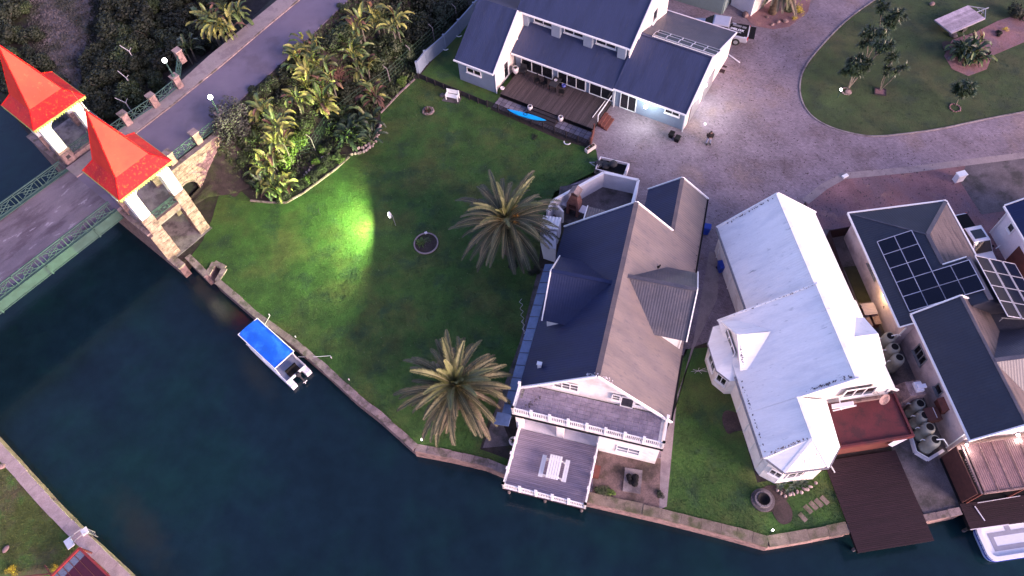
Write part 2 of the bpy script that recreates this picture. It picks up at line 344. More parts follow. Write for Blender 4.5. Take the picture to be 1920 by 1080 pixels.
def water_fix():
    m = M['water']; nt = m.node_tree; n = nt.nodes; L = nt.links; b = n['Principled BSDF']; b.inputs['IOR'].default_value = 1.33
    g = n.new('ShaderNodeNewGeometry'); c = b.inputs['Base Color'].links[0].from_socket
    # shallow sandy patches under the surface near the quays
    for (x, y, rx, ry, a, k) in ((-21.3, 27.0, 1.1, 3.4, 35, .55), (-28.5, 15.2, 1.6, 4.6, 40, .6)):
        vm = n.new('ShaderNodeVectorMath'); vm.operation = 'SUBTRACT'; vm.inputs[1].default_value = (x, y, -1.3); L.new(g.outputs['Position'], vm.inputs[0])
        vr = n.new('ShaderNodeVectorRotate'); vr.rotation_type = 'Z_AXIS'; vr.inputs['Angle'].default_value = -R_(a); L.new(vm.outputs[0], vr.inputs['Vector'])
        vs = n.new('ShaderNodeVectorMath'); vs.operation = 'MULTIPLY'; vs.inputs[1].default_value = (1/rx, 1/ry, 0); L.new(vr.outputs[0], vs.inputs[0])
        ln = n.new('ShaderNodeVectorMath'); ln.operation = 'LENGTH'; L.new(vs.outputs[0], ln.inputs[0])
        no = n.new('ShaderNodeTexNoise'); no.inputs['Scale'].default_value = 1.2; no.inputs['Detail'].default_value = 5; L.new(g.outputs['Position'], no.inputs['Vector'])
        ad = n.new('ShaderNodeMath'); ad.operation = 'ADD'; L.new(ln.outputs['Value'], ad.inputs[0]); L.new(no.outputs['Fac'], ad.inputs[1])
        mr = n.new('ShaderNodeMapRange'); mr.interpolation_type = 'SMOOTHSTEP'; mr.inputs[1].default_value = .5; mr.inputs[2].default_value = 1.7; mr.inputs[3].default_value = k; mr.inputs[4].default_value = 0; L.new(ad.outputs[0], mr.inputs[0])
        mx = n.new('ShaderNodeMix'); mx.data_type = 'RGBA'; mx.inputs[7].default_value = (.020, .025, .022, 1); L.new(mr.outputs[0], mx.inputs[0]); L.new(c, mx.inputs[6]); c = mx.outputs[2]
    L.new(c, b.inputs['Base Color'])
    no = n.new('ShaderNodeTexNoise'); no.inputs['Scale'].default_value = 5; no.inputs['Detail'].default_value = 4; L.new(g.outputs['Position'], no.inputs['Vector'])
    bp = n.new('ShaderNodeBump'); bp.inputs['Strength'].default_value = .18; bp.inputs['Distance'].default_value = .05; L.new(no.outputs['Fac'], bp.inputs['Height']); L.new(bp.outputs[0], b.inputs['Normal'])
water_fix()
# ------------------------------------------------------------------ ground
WZ = -1.3
BF = Frame((0, 0), 46.5)                # bridge frame: u along the road, v across
def sheet(name, pts, z, m, th=None, kind='structure'):
    mb = MB(); mb.prism([(p[0], p[1]) for p in pts], z-(th or .02), z); return mb.build(name, m, kind=kind)
def PL(l, z=0.): return [P(x, y, z) for x, y in l]
sw_main = PL([(352, 481), (389, 517)])
notch = PL([(389, 517), (403, 493), (422, 504), (408, 528)])
sw2 = PL([(408, 528), (480, 590), (553, 643), (612, 693), (666, 743), (712, 779), (780, 840), (845, 852), (910, 867), (952, 884), (1020, 908), (1102, 932)])
sw3 = PL([(1102, 932), (1240, 964), (1352, 992), (1440, 1016), (1515, 1003), (1588, 989)])
sw4 = PL([(1588, 989), (1733, 972), (1800, 958), (1925, 935), (2100, 900)])
lowleft = PL([(-140, 690), (0, 845), (85, 940), (150, 1007), (215, 1067), (330, 1180)])
q0 = BF.w(7.2, 46.2); q1 = BF.w(7.2, 66); q2 = P(0, 186, 0); q3 = BF.w(8.8, 130)
far = 900
land = [q3, q2, q1, q0]+sw_main+notch[1:]+sw2[1:]+sw3[1:]+sw4[1:]+[V3(200, 0, 0), V3(far, -200, 0), V3(far, far, 0), V3(-200, far, 0)]
mb = MB(); mb.prism([(p.x, p.y) for p in land], -3.2, 0.); mb.build('ground', M['soil'], kind='structure')
ll = lowleft+[V3(-10, -60, 0), V3(-10, -far, 0), V3(-far, -far, 0), V3(-far, 300, 0), V3(-120, 120, 0)]
mb = MB(); mb.prism([(p.x, p.y) for p in ll], -3.2, 0.); mb.build('far_bank_ground', M['lawn_dry'], kind='structure')
mb = MB(); mb.add([(-1500, -1500, WZ), (1500, -1500, WZ), (1500, 1500, WZ), (-1500, 1500, WZ)], [(0, 1, 2, 3)]); mb.build('canal_water', M['water'], kind='structure')
# ---- sheets (each 4 mm above the one below)
lawn = [(352, 481), (389, 517), (403, 493), (422, 504), (408, 528), (480, 590), (553, 643), (612, 693), (666, 743), (712, 779), (780, 840), (845, 852), (910, 867), (950, 883),
        (955, 862), (900, 842), (915, 790), (960, 720), (985, 640), (1000, 560), (1010, 500), (1015, 440), (1028, 395), (1060, 350), (1125, 325), (1118, 282), (1050, 262), (918, 205), (785, 145),
        (747, 177), (712, 208), (716, 243), (703, 264), (680, 283), (657, 293), (627, 320), (593, 343), (550, 372), (500, 378), (470, 374), (442, 350), (428, 340), (410, 368), (398, 410), (380, 452), (360, 478)]
sheet('lawn', PL(lawn), .012, M['lawn'])
paved = [(1118, 282), (1100, 262), (1150, 180), (1000, 100), (1130, -60), (1330, -220), (1900, -260), (2500, -100), (2500, 330), (1960, 285), (1700, 318), (1580, 330), (1510, 378), (1480, 420), (1400, 600), (1330, 640), (1290, 655), (1255, 720), (1240, 900), (1240, 960), (1102, 930), (1120, 860), (1240, 640), (1320, 400), (1190, 400), (1030, 420), (1010, 430), (1040, 360), (1122, 318)]
sheet('paved_courtyard', PL(paved), .012, M['cobble'])
sheet('neighbour_paving', PL([(1510, 378), (1580, 331), (1700, 319), (1960, 286), (2500, 331), (2400, 700), (1700, 700), (1560, 500)]), .008, M['redgravel'])
sheet('side_paving', PL([(1815, 300), (1960, 280), (2100, 330), (2100, 400), (1960, 385), (1840, 402), (1800, 340)]), .016, M['conc_dark'])
isl = []
import bisect
for x, y in [(1725, -60), (1640, 0), (1590, 35), (1545, 80), (1508, 125), (1498, 160), (1503, 192), (1520, 218), (1552, 238), (1600, 252), (1640, 257), (1690, 252), (1760, 243), (1840, 225), (1925, 209), (2200, 160), (2200, -120)]: isl.append((x, y))
def smoothpoly(pts, n=1):
    for _ in range(n):
        out = []
        for i in range(len(pts)):
            a = pts[i]; b = pts[(i+1) % len(pts)]
            out += [a*.75+b*.25, a*.25+b*.75]
        pts = out
    return pts
islp = smoothpoly(PL(isl), 2)
sheet('island_lawn', islp, .024, M['lawn_olive'])
def strip(pts, w, z0, z1, closed=False):
    """swept rectangular strip along points; returns MB"""
    mb = MB(); n = len(pts); L_ = []
    for i in range(n):
        a = pts[i-1] if (i > 0 or closed) else pts[i]; b = pts[(i+1) % n] if (i < n-1 or closed) else pts[i]
        d = (b-a); d.z = 0; d.normalize(); q = Vector((-d.y, d.x, 0)); L_.append((pts[i]-q*w/2, pts[i]+q*w/2))
    secs = [[Vector((a.x, a.y, z0)), Vector((b.x, b.y, z0)), Vector((b.x, b.y, z1)), Vector((a.x, a.y, z1))] for a, b in L_]
    if closed: secs.append(secs[0])
    mb.loft(secs, closed=not closed); return mb
kb = strip(islp, .12, 0, .08, True).build('island_kerb', M['concrete'], kind='structure')
strip(PL([(1510, 378), (1545, 350), (1582, 330), (1700, 319), (1960, 286), (2200, 250)]), .7, 0, .020).build('paving_edge_band', M['side'], kind='structure')
sheet('west_lawn', PL([(1285, 655), (1345, 650), (1420, 905), (1560, 880), (1600, 985), (1515, 1000), (1440, 1013), (1352, 989), (1245, 962), (1248, 900), (1262, 730)]), .012, M['lawn'])
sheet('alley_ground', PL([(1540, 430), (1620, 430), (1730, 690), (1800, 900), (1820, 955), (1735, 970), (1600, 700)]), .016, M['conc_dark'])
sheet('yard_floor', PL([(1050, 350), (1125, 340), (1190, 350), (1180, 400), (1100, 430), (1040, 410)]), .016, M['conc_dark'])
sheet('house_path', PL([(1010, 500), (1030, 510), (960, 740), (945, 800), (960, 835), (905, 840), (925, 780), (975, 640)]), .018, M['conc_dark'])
sheet('terrace_paving', PL([(1118, 845), (1240, 860), (1240, 955), (1110, 925)]), .018, M['terrace'])
sheet('house_side_path', PL([(1240, 830), (1262, 780), (1300, 640), (1330, 470), (1350, 480), (1345, 560), (1300, 655), (1270, 740), (1250, 950), (1236, 955)]), .020, M['side'])
sheet('plant_bed', PL([(400, 318), (430, 320), (470, 350), (500, 378), (550, 372), (593, 343), (627, 320), (657, 293), (680, 283), (703, 264), (716, 243), (712, 208), (747, 177), (778, 147), (860, 60), (830, -60), (700, 0), (520, 120), (410, 240)]), .006, M['soil'])
sheet('scrubland', PL([(60, -40), (250, -40), (215, 60), (160, 200), (110, 260), (60, 170), (95, 100)]), .006, M['scrub'])
sheet('corner_bed', PL([(1395, 28), (1410, 48), (1450, 55), (1480, 50), (1515, 22), (1520, 0), (1540, -30), (1400, -30)]), .030, M['redgravel'])
sheet('island_bed', PL([(1770, 105), (1785, 75), (1830, 60), (1870, 40), (1930, 20), (1930, 75), (1860, 105), (1850, 130), (1815, 143), (1785, 130)]), .040, M['redgravel'])
sheet('side_grass', PL([(785, 145), (918, 207), (960, 150), (930, 20), (950, -60), (880, 30), (860, 55)]), .010, M['lawn'])
bare = mat('bare_soil', (.06, .04, .038), .95, .4, 1, 10, bump=.5)
for i, (x, y, r) in enumerate(((1370, 790, 1.1), (1445, 935, 1.4), (1785, 90, 1.2), (1470, 958, .9), (440, 345, 1.6), (405, 345, 1.6))):
    c = P(x, y); n = 9
    sheet('bare_patch', smoothpoly([V3(c.x+r*random.uniform(.55, 1.2)*math.cos(2*math.pi*k/n), c.y+r*random.uniform(.55, 1.2)*math.sin(2*math.pi*k/n), 0) for k in range(n)], 2), .030+.004*i, bare)

# grass strip between lawn and tower is bare and dark
# ---- seawalls
def seawall(name, label, pts, w=.55, land_side=1, stone=1.0, cap=M['coping']):
    t = T(name, label, 'seawall', (0, 0, 0))
    body = strip(pts, w*.86, -3., -.02); body.build('wall_body', M['stone_pink'], t)
    s_me = {}
    for i in range(len(pts)-1):
        a, b = pts[i], pts[i+1]; L_ = (b-a).length; n = max(1, round(L_/stone)); d = (b-a).normalized(); ang = math.atan2(d.y, d.x)
        for k in range(n):
            ln = L_/n-.014; mb = MB(); jx = random.uniform(-.02, .02); mb.box((0, 0, 0), (ln, w+random.uniform(-.05, .05), .16))
            c = a+d*(L_/n*(k+.5)); q = Vector((-d.y, d.x, 0))*jx
            mb.build('coping_stone', cap, t, loc=(c.x+q.x, c.y+q.y, .05+random.uniform(-.015, .015)), rot=(0, 0, ang+random.uniform(-.02, .02)))
    return t
seawall('seawall', 'long pinkish stone seawall edging the big lawn beside the moored blue boat', sw2)
seawall('seawall', 'short stone seawall stub between the brick tower foot and the boat slot', sw_main)
seawall('seawall', 'stone lined rectangular boat slot cut into the lawn corner near the tower', notch, .45, stone=.8)
seawall('seawall', 'pinkish stone seawall below the lawn of the white house, bent in the middle', sw3, .72, stone=1.2, cap=M['coping_br'])
seawall('seawall', 'dark stone seawall between the two maroon decks', sw4[:3], .5)
seawall('seawall', 'pale pink seawall along the lower left garden', lowleft, .85, stone=1.6, cap=M['coping_lt'])
# ------------------------------------------------------------------ road on its embankment
RZ = 4.0
def road_poly(us, vs0, vs1, z, name, m, th=.2):
    mb = MB(); n = len(us)
    secs = [[BF.w(u, a, z-th), BF.w(u, b, z-th), BF.w(u, b, z), BF.w(u, a, z)] for u, a, b in zip(us, vs0, vs1)]
    mb.loft(secs); return mb.build(name, m, kind='structure')
us = [7.1, 12, 18, 24, 30, 36, 45, 60, 90]
road_poly(us, [51.75, 51.75, 52.9, 53.4, 54.0, 54.9, 56.2, 58.5, 64], [57.8, 57.8, 58.0, 58.4, 59.0, 59.5, 60.5, 62.5, 68], RZ, 'road', M['asphalt'], .5)
road_poly(us, [57.8, 57.8, 58.0, 58.4, 59.0, 59.5, 60.5, 62.5, 68], [59.3, 59.3, 59.4, 60.3, 60.8, 61.3, 62.4, 64.5, 70], RZ+.12, 'pavement', M['side'], .62)
road_poly(us, [57.62, 57.62, 57.82, 58.22, 58.82, 59.32, 60.32, 62.3, 67.8], [57.8, 57.8, 58.0, 58.4, 59.0, 59.5, 60.5, 62.5, 68], RZ+.105, 'kerb', M['coping'], .6)
def bank(name, us, top, bot, m, z1=RZ-.06, n=8, zf=None):
    mb = MB(); vs = []; fs = []
    for i, u in enumerate(us):
        for k in range(n+1):
            t = k/n; v = top[i]+(bot[i]-top[i])*t; z = z1*(1-t)**1.2+.0
            z = z*(zf[i] if zf else 1)+random.uniform(-.05, .12)*(1 if 0 < k < n else 0)
            vs.append(BF.w(u, v, z-.02 if k == n else z))
    for i in range(len(us)-1):
        for k in range(n):
            a = i*(n+1)+k; f = (a, a+1, a+n+2, a+n+1)
            fs.append(f if top[0] < bot[0] else f[::-1])
    mb.add(vs, fs); mb.build(name, m, kind='structure', smooth=True)
ub = [12.2, 13.8, 15.5, 18, 21, 24, 30, 36, 45, 60, 90]
bank('embankment', ub, [51.5, 51.5, 51.5, 51.7, 52.8, 53.3, 53.9, 54.8, 56.1, 58.4, 63.9], [50.6, 50.3, 48.6, 47.6, 47, 47, 47.5, 48, 49, 51, 56], M['soil'], zf=[.02, .1, .45, .95, 1, 1, 1, 1, 1, 1, 1])
bank('embankment', [12.5]+ub[1:], [59.4, 59.4, 59.4, 59.5, 59.9, 60.4, 60.9, 61.4, 62.5, 64.6, 70], [63.5, 64, 64.5, 65, 66, 66, 66, 67, 68, 70, 76], M['soil'])
# ------------------------------------------------------------------ bridge
br = TF('road_bridge', 'green steel trussed bridge with worn patchy deck leading into the twin towers', 'bridge', BF)
mb = MB(); mb.b2((-60, 51.85, RZ-.35), (7.1, 58.95, RZ)); mb.build('deck', M['deckroad'], br)
mb = MB()
for v in (51.72, 59.08): mb.b2((-60, v-.13, RZ-.95), (7.1, v+.13, RZ+.06)); mb.b2((-60, v-.2, RZ-.95), (7.1, v+.2, RZ-.87)); mb.b2((-60, v-.2, RZ+.06), (7.1, v+.2, RZ+.12))
mb.build('girder', M['green_steel'], br)
mb = MB()
for u in np.arange(-58, 7, 2.3): mb.b2((u-.05, 51.86, RZ-.8), (u+.05, 58.94, RZ-.36))
mb.build('cross_beam', M['green_steel'], br, kind='stuff')
pl = 2.3
rp = MB()
rp.bar((0, 0, 1.2), (pl, 0, 1.2), .09); rp.bar((0, 0, 1.0), (pl, 0, 1.0), .05); rp.bar((0, 0, .16), (pl, 0, .16), .06)
rp.box((0, 0, .6), (.09, .09, 1.3)); rp.box((.35, 0, .58), (.05, .05, .85)); rp.box((pl-.35, 0, .58), (.05, .05, .85))
rp.bar((.35, 0, .16), (pl-.35, 0, 1.0), .05); rp.bar((pl-.35, 0.012, .16), (.35, 0.012, 1.0), .05)
for a, b in (((.7, .58), (pl/2, .92)), ((pl/2, .92), (pl-.7, .58)), ((pl-.7, .58), (pl/2, .24)), ((pl/2, .24), (.7, .58))): rp.bar((a[0], -.012, a[1]), (b[0], -.012, b[1]), .04)
rpm = rp.mesh('railing_panel', M['green_steel'])
for v in (51.72, 59.08):
    for k in range(16): place(rpm, 'railing_panel', br, loc=(7.0-pl*(k+1), v, RZ+.06))
for v in (51.72, 59.08):
    mb = MB()
    for k in range(8): mb.box((4.7-4.6*k, v-.22 if v < 55 else v+.22, RZ-.45), (.12, .16, 1.0))
    mb.build('stiffener', M['green_steel'], br, kind='stuff')
# ------------------------------------------------------------------ gate towers
def tower(v0, label, lamp_side):
    fr = Frame(BF.w(9.55, v0), 46.5)
    t = TF('gate_tower', label, 'tower', fr, 'twin red roofed towers at the bridge head')
    H = 2.5; E = 8.9
    # legs
    hl = 2.13; lw = 1.0
    for sx in (-1, 1):
        for sy in (-1, 1):
            cx, cy = sx*(hl-lw/2), sy*(hl-lw/2)
            mb = MB(); mb.box((cx, cy, 1.7), (lw-.08, lw-.08, 7.4)); lg = mb.build('leg', M['stone_pink'], t)
            mb = MB(); mb.box((cx, cy, 7.12), (lw-.1, lw-.1, 3.4)); mb.build('upper_leg', M['white'], t)
            # stone blocks round the lower leg
            near = (sy == -1)
            z = -2.2 if near else 3.9; row = 0
            while z < 5.35:
                h = random.choice((.26, .3, .34)); off = random.uniform(.3, .7)
                for (ax, ay, dx, dy) in ((0, -1, 1, 0), (1, 0, 0, 1), (-1, 0, 0, 1)) if near else ((0, -1, 1, 0),):
                    cuts = [0, off if row % 2 else 1-off, 1]
                    for i in range(2):
                        a0, a1 = cuts[i]*lw-lw/2, cuts[i+1]*lw-lw/2
                        m2 = MB(); pr = random.uniform(.03, .07)
                        if dx: m2.b2((a0+.012, -.04, -h/2+.012), (a1-.012, pr, h/2-.012))
                        else: m2.b2((-.04, a0+.012, -h/2+.012), (pr, a1-.012, h/2-.012))
                        if dx: o = m2.build('stone', M['stone_pink'], t, loc=(cx, cy+ay*(lw/2-.04), z+h/2), rot=(0, 0, math.pi if ay < 0 else 0))
                        else: o = m2.build('stone', M['stone_pink'], t, loc=(cx+ax*(lw/2-.04), cy, z+h/2), rot=(0, 0, math.pi if ax < 0 else 0))
                z += h; row += 1
    # arched heads between the legs on four sides
    def arch(mb, along, off, z0, z1, span, thick):
        n = 12; r = span/2; pts = [(-r, z0)]+[(-r*math.cos(math.pi*i/n), z0+.72*math.sin(math.pi*i/n)) for i in range(n+1)]+[(r, z0)]
        # build slab pieces above arch
        for i in range(n):
            x0, x1 = -r*math.cos(math.pi*i/n), -r*math.cos(math.pi*(i+1)/n); a0, a1 = z0+.72*math.sin(math.pi*i/n), z0+.72*math.sin(math.pi*(i+1)/n)
            q = [(x0, a0), (x1, a1), (x1, z1), (x0, z1)]; vs = []
            for o_ in (off-thick/2, off+thick/2): vs += [(x, o_, z) if along == 'x' else (o_, x, z) for x, z in q]
            mb.add(vs, [(0, 1, 2, 3), (7, 6, 5, 4), (0, 4, 5, 1), (3, 2, 6, 7), (1, 5, 6, 2), (0, 3, 7, 4)])
    mb = MB(); sp = 2*(hl-lw)+.1
    for o_ in (-(hl-.35), hl-.35): arch(mb, 'x', o_, 7.75, 8.8, sp, .5); arch(mb, 'y', o_, 7.75, 8.8, sp, .5)
    mb.build('arch_head', M['white'], t)
    mb = MB(); mb.b2((-hl+.06, -hl+.06, 8.4), (hl-.06, hl-.06, 8.7)); mb.build('ceiling', M['white'], t)
    # upper floor with beam and railing
    mb = MB(); mb.b2((-hl+.12, -hl+.15, 3.75), (hl-.12, hl+.6, RZ+.12)); mb.build('upper_floor', M['concrete'], t)
    mb = MB(); mb.b2((-hl+lw+.02, -hl+.05, RZ-.02), (hl-lw-.02, -hl+.35, RZ+.5)); mb.build('beam', M['stone_pink'], t)
    mb = MB(); x0, x1 = -hl+lw, hl-lw
    for z in (RZ+.6, RZ+1.35, RZ+1.2): mb.bar((x0, -hl+.3, z), (x1, -hl+.3, z), .05)
    for k in range(3):
        a = x0+(x1-x0)*k/3; b = x0+(x1-x0)*(k+1)/3
        mb.bar((a, -hl+.3, RZ+.6), (b, -hl+.3, RZ+1.2), .04); mb.bar((b, -hl+.31, RZ+.6), (a, -hl+.31, RZ+1.2), .04); mb.box((b, -hl+.3, RZ+.9), (.05, .05, .8))
    mb.build('balcony_railing', M['green_steel'], t)
    # side railings at the u ends
    # roof: flared skirt, steep spire, scalloped cream fringe
    zi = 9.95; hi = 1.52; ap = 14.9
    for a in range(4):
        c, s = math.cos(a*math.pi/2), math.sin(a*math.pi/2)
        rt = lambda x, y, z: (c*x-s*y, s*x+c*y, z)
        mb = MB(); mb.poly3([rt(-H, -H, E), rt(H, -H, E), rt(hi, -hi, zi), rt(-hi, -hi, zi)], .07); mb.build('roof_skirt', M['red_roof'], t)
        mb = MB(); mb.poly3([rt(-hi-.03, -hi-.03, zi+.02), rt(hi+.03, -hi-.03, zi+.02), rt(0, 0, ap)], .06); mb.build('spire_face', M['red_roof2'], t)
        mb = MB(); mb.bar(rt(-H, -H+.0, E-.05), rt(H, -H, E-.05), .05, .1)
        n = 22
        for k in range(n):
            x0 = -H+2*H*k/n; x1 = -H+2*H*(k+1)/n
            mb.add([rt(x0, -H-.03, E-.1), rt(x1, -H-.03, E-.1), rt((x0+x1)/2+.03, -H-.03, E-.3), rt((x0+x1)/2-.03, -H-.03, E-.3), rt(x0, -H+.0, E-.1), rt(x1, -H+.0, E-.1), rt((x0+x1)/2+.03, -H, E-.3), rt((x0+x1)/2-.03, -H, E-.3)],
                   [(0, 3, 2, 1), (4, 5, 6, 7), (0, 4, 7, 3), (1, 2, 6, 5), (2, 3, 7, 6)])
        mb.build('eave_fringe', M['trim_cream'], t)
    mb = MB()
    for a in range(4):
        c, s = math.cos(a*math.pi/2), math.sin(a*math.pi/2); rt = lambda x, y, z: (c*x-s*y, s*x+c*y, z)
        mb.bar(rt(-hi, -hi, zi+.02), (0, 0, ap), .07); mb.bar(rt(-H, -H, E), rt(-hi, -hi, zi+.02), .07)
    mb.build('ridge_cap', M['red_roof'], t)
    mb = MB(); mb.tube((0, 0, ap-.15), (0, 0, ap+2.1), .05, .015); mb.ball((0, 0, ap+.05), .12, 10); mb.build('finial', M['maroon_wood'], t)
    return t, fr
t2, tf2 = tower(49.55, 'near red spired tower over the stone arch beside the lawn corner', 1)
t1, tf1 = tower(61.65, 'far red spired tower on the upper left side of the road', -1)
mb = MB(); mb.b2((-2.3, -2.35, -.3), (2.2, 2.1, .03)); mb.build('tower_floor', M['concrete'], t2)
# ------------------------------------------------------------------ abutment, quay and arched wing wall
ab = TF('stone_abutment', 'pink stone bridge abutment with an arched opening below the road', 'abutment', BF)
mb = MB(); mb.b2((7.15, 45.9, -3), (7.75, 47.4, .12)); mb.b2((7.15, 47.4, -3), (7.75, 66, RZ-.5)); mb.build('quay_wall', M['stone_pink'], ab)
mb = MB(); mb.b2((7.75, 51.8, -.5), (12.6, 59.2, RZ-.52)); mb.build('road_core', M['conc_dark'], ab)
mb = MB(); mb.b2((7.75, 59.3, -.5), (12.6, 64.6, RZ-.02)); mb.build('tower_plinth', M['conc_dark'], ab)
mb = MB()
for k in range(34):
    mb.b2((7.1, 45.9+.6*k, RZ-.48 if 47.4 < 45.9+.6*k else .13), (7.8, 46.46+.6*k, RZ-.3 if 47.4 < 45.9+.6*k else .25))
mb.build('quay_coping', M['coping'], ab, kind='stuff')
# wing wall with arch: pieces along u from 12 to 18.4 at v = 51.35..51.75
uc, ra = 12.95, 1.0
def arch_top(u): return 1.0+math.sqrt(max(0, ra*ra-(u-uc)**2))*1.0 if abs(u-uc) < ra else 0
mb = MB(); n = 14
for k in range(n):
    a = uc-ra+2*ra*k/n; b = uc-ra+2*ra*(k+1)/n; za, zb = arch_top(a+1e-3), arch_top(b-1e-3); za = max(za, 1.0); zb = max(zb, 1.0)
    vs = [(a, 51.35, za), (b, 51.35, zb), (b, 51.35, RZ), (a, 51.35, RZ), (a, 51.75, za), (b, 51.75, zb), (b, 51.75, RZ), (a, 51.75, RZ)]
    mb.add(vs, [(0, 1, 2, 3), (7, 6, 5, 4), (0, 4, 5, 1), (3, 2, 6, 7), (1, 5, 6, 2), (0, 3, 7, 4)])
mb.b2((uc+ra, 51.35, -.3), (18.6, 51.75, RZ)); mb.b2((uc-ra-.4, 51.35, -.3), (uc-ra, 51.75, RZ)); mb.build('wing_wall', M['stone_pink'], ab)
mb = MB()
for k in range(12):
    a0, a1 = math.pi*k/12, math.pi*(k+1)/12
    f = lambda r, a, v: (uc-r*math.cos(a), v, 1.0+r*math.sin(a))
    vs = [f(ra-.02, a0, 51.28), f(ra-.02, a1, 51.28), f(ra+.16, a1, 51.28), f(ra+.16, a0, 51.28), f(ra-.02, a0, 51.5), f(ra-.02, a1, 51.5), f(ra+.16, a1, 51.5), f(ra+.16, a0, 51.5)]
    mb.add(vs, [(0, 1, 2, 3), (7, 6, 5, 4), (0, 4, 5, 1), (3, 2, 6, 7), (1, 5, 6, 2), (0, 3, 7, 4)])
mb.build('arch_ring', M['coping'], ab)
mb = MB(); mb.b2((uc-ra, 51.9, -.2), (uc+ra, 52.0, 2.2)); mb.build('arch_shade_panel', M['black'], ab)  # black sheet standing in for the shade inside the open arch
# face stones of the wing wall
z = .1; row = 0
cnt = 0
while z < 3.95:
    h = random.choice((.24, .3, .34)); u = 12.0-random.uniform(0, .4)
    while u < 18.5:
        ln = random.uniform(.4, .75); a, b = max(u, 12.0), min(u+ln, 18.55)
        mid = (a+b)/2
        if b-a > .15 and not (abs(mid-uc) < ra+.28 and z < arch_top(mid)+1.0-.75+.15 or abs(mid-uc) < ra+.25 and z+h/2 < 1.0+math.sqrt(max(0, (ra+.25)**2-(mid-uc)**2))) and z < 3.9:
            m2 = MB(); m2.b2((-(b-a)/2+.012, -random.uniform(.03, .08), -h/2+.012), ((b-a)/2-.012, .03, h/2-.012)); m2.build('stone', M['stone_pink'], ab, loc=(mid, 51.35, z+h/2)); cnt += 1
        u += ln
    z += h; row += 1
mb = MB(); mb.b2((12.0, 51.28, RZ), (18.6, 51.82, RZ+.12)); mb.build('wall_cap', M['coping'], ab)
# ------------------------------------------------------------------ piers and lattice railings along the road
pier_pts = [(13.75, 59.2), (16.7, 59.0), (19.6, 59.2), (22.0, 61.9)]
pier_r = [(13.3, 51.95), (16.2, 52.0), (19.1, 52.0)]
def pier(u, v, label, h=1.35, w=.62):
    t = TF('stone_pier', label, 'pier', Frame(BF.w(u, v), 46.5), 'stone piers of the road railing')
    mb = MB(); mb.box((0, 0, RZ+h/2), (w, w, h)); mb.build('shaft', M['stone_pink'], t)
    mb = MB(); mb.box((0, 0, RZ+h+.05), (w+.12, w+.12, .1)); mb.build('cap', M['coping'], t)
    return t
pl_lab = ['pink stone pier of the road railing nearest the far tower', 'pink stone pier midway along the upper left road railing', 'pink stone pier under the lit lamp of the upper left railing', 'curved end pier of the upper left railing by the bushes']
for (u, v), l in zip(pier_pts, pl_lab): pier(u, v, l)
for (u, v), l in zip(pier_r, ['pink stone pier above the arch next to the near tower', 'pink stone pier above the sloping stone wall', 'stone pier half hidden by the grey green bush, carrying a lamp']): pier(u, v, l)
pier(7.9, 59.9, 'small pink stone pillar with a square plaque at the bridge end', 1.2, .8)
mb = MB(); mb.box((0, 0, 0), (.34, .02, .34)); o = mb.build('plaque', M['darkgrey'], bpy.data.objects['stone_pier.007'], loc=(0, -.42, RZ+.75))
def lattice(a, b, label):
    A = BF.w(*a, RZ+.1); B = BF.w(*b, RZ+.1); L_ = (B-A).length; ang = math.atan2(B.y-A.y, B.x-A.x)
    t = T('lattice_railing', label, 'railing', (A.x, A.y, 0), ang, 'green lattice railings along the road')
    n = max(1, round(L_/1.3)); mb = MB(); z0, z1 = RZ+.2, RZ+1.1
    mb.bar((.3, 0, z1), (L_-.3, 0, z1), .06); mb.bar((.3, 0, z0), (L_-.3, 0, z0), .06); mb.build('rail', M['green_steel'], t)
    mb = MB(); w = (L_-.6)/n
    for k in range(n):
        x0 = .3+w*k; x1 = x0+w; mb.bar((x0, 0, z0), (x1, 0, z1), .045); mb.bar((x1, .01, z0), (x0, .01, z1), .045)
        mb.box((x1, 0, (z0+z1)/2), (.05, .05, z1-z0)); mb.bar((x0, -.01, (z0+z1)/2), (x1, -.01, (z0+z1)/2), .035)
        mb.bar(((x0+x1)/2, -.02, z0), ((x0+x1)/2, -.02, z1), .035)
    mb.build('lattice', M['green_steel'], t)
lattice((12, 59.2), pier_pts[0], 'short green lattice railing at the far tower')
lattice(pier_pts[0], pier_pts[1], 'green lattice railing between the first two upper left piers')
lattice(pier_pts[1], pier_pts[2], 'green lattice railing leading up to the lit lamp pier')
lattice(pier_pts[2], pier_pts[3], 'green lattice railing curving away behind the lit lamp pier')
lattice((11.8, 51.9), pier_r[0], 'short green lattice railing beside the near tower')
lattice(pier_r[0], pier_r[1], 'green lattice railing above the stone arch wall')
lattice(pier_r[1], pier_r[2], 'green lattice railing running into the grey green bush')
def lamp_post(u, v, label):
    c = BF.w(u, v); t = T('street_lamp', label, 'lamp', (c.x, c.y, RZ+1.45), 0, 'globe lamps on the road piers')
    mb = MB(); mb.lathe((0, 0, 0), [(.16, 0), (.16, .12), (.08, .2), (.07, .7), (.1, .76), (.055, .85), (.05, 1.5), (.12, 1.56), (.1, 1.64)], 12); mb.build('post', M['green_steel'], t)
    mb = MB(); mb.ball((0, 0, 1.82), .21, 14); mb.build('globe', M['bulb'], t, smooth=True)
    l = bpy.data.lights.new('lamp_light', 'POINT'); l.energy = 25; l.color = (1, .96, .95); l.shadow_soft_size = .3
    lo = bpy.data.objects.new('lamp_light', l); COL.objects.link(lo); lo.parent = t; lo.location = (0, 0, 2.35)
lamp_post(19.6, 59.2, 'lit white globe lamp on the upper left pier across the road')
lamp_post(19.1, 52.0, 'lit white globe lamp beside the grey green bush on the near side of the road')
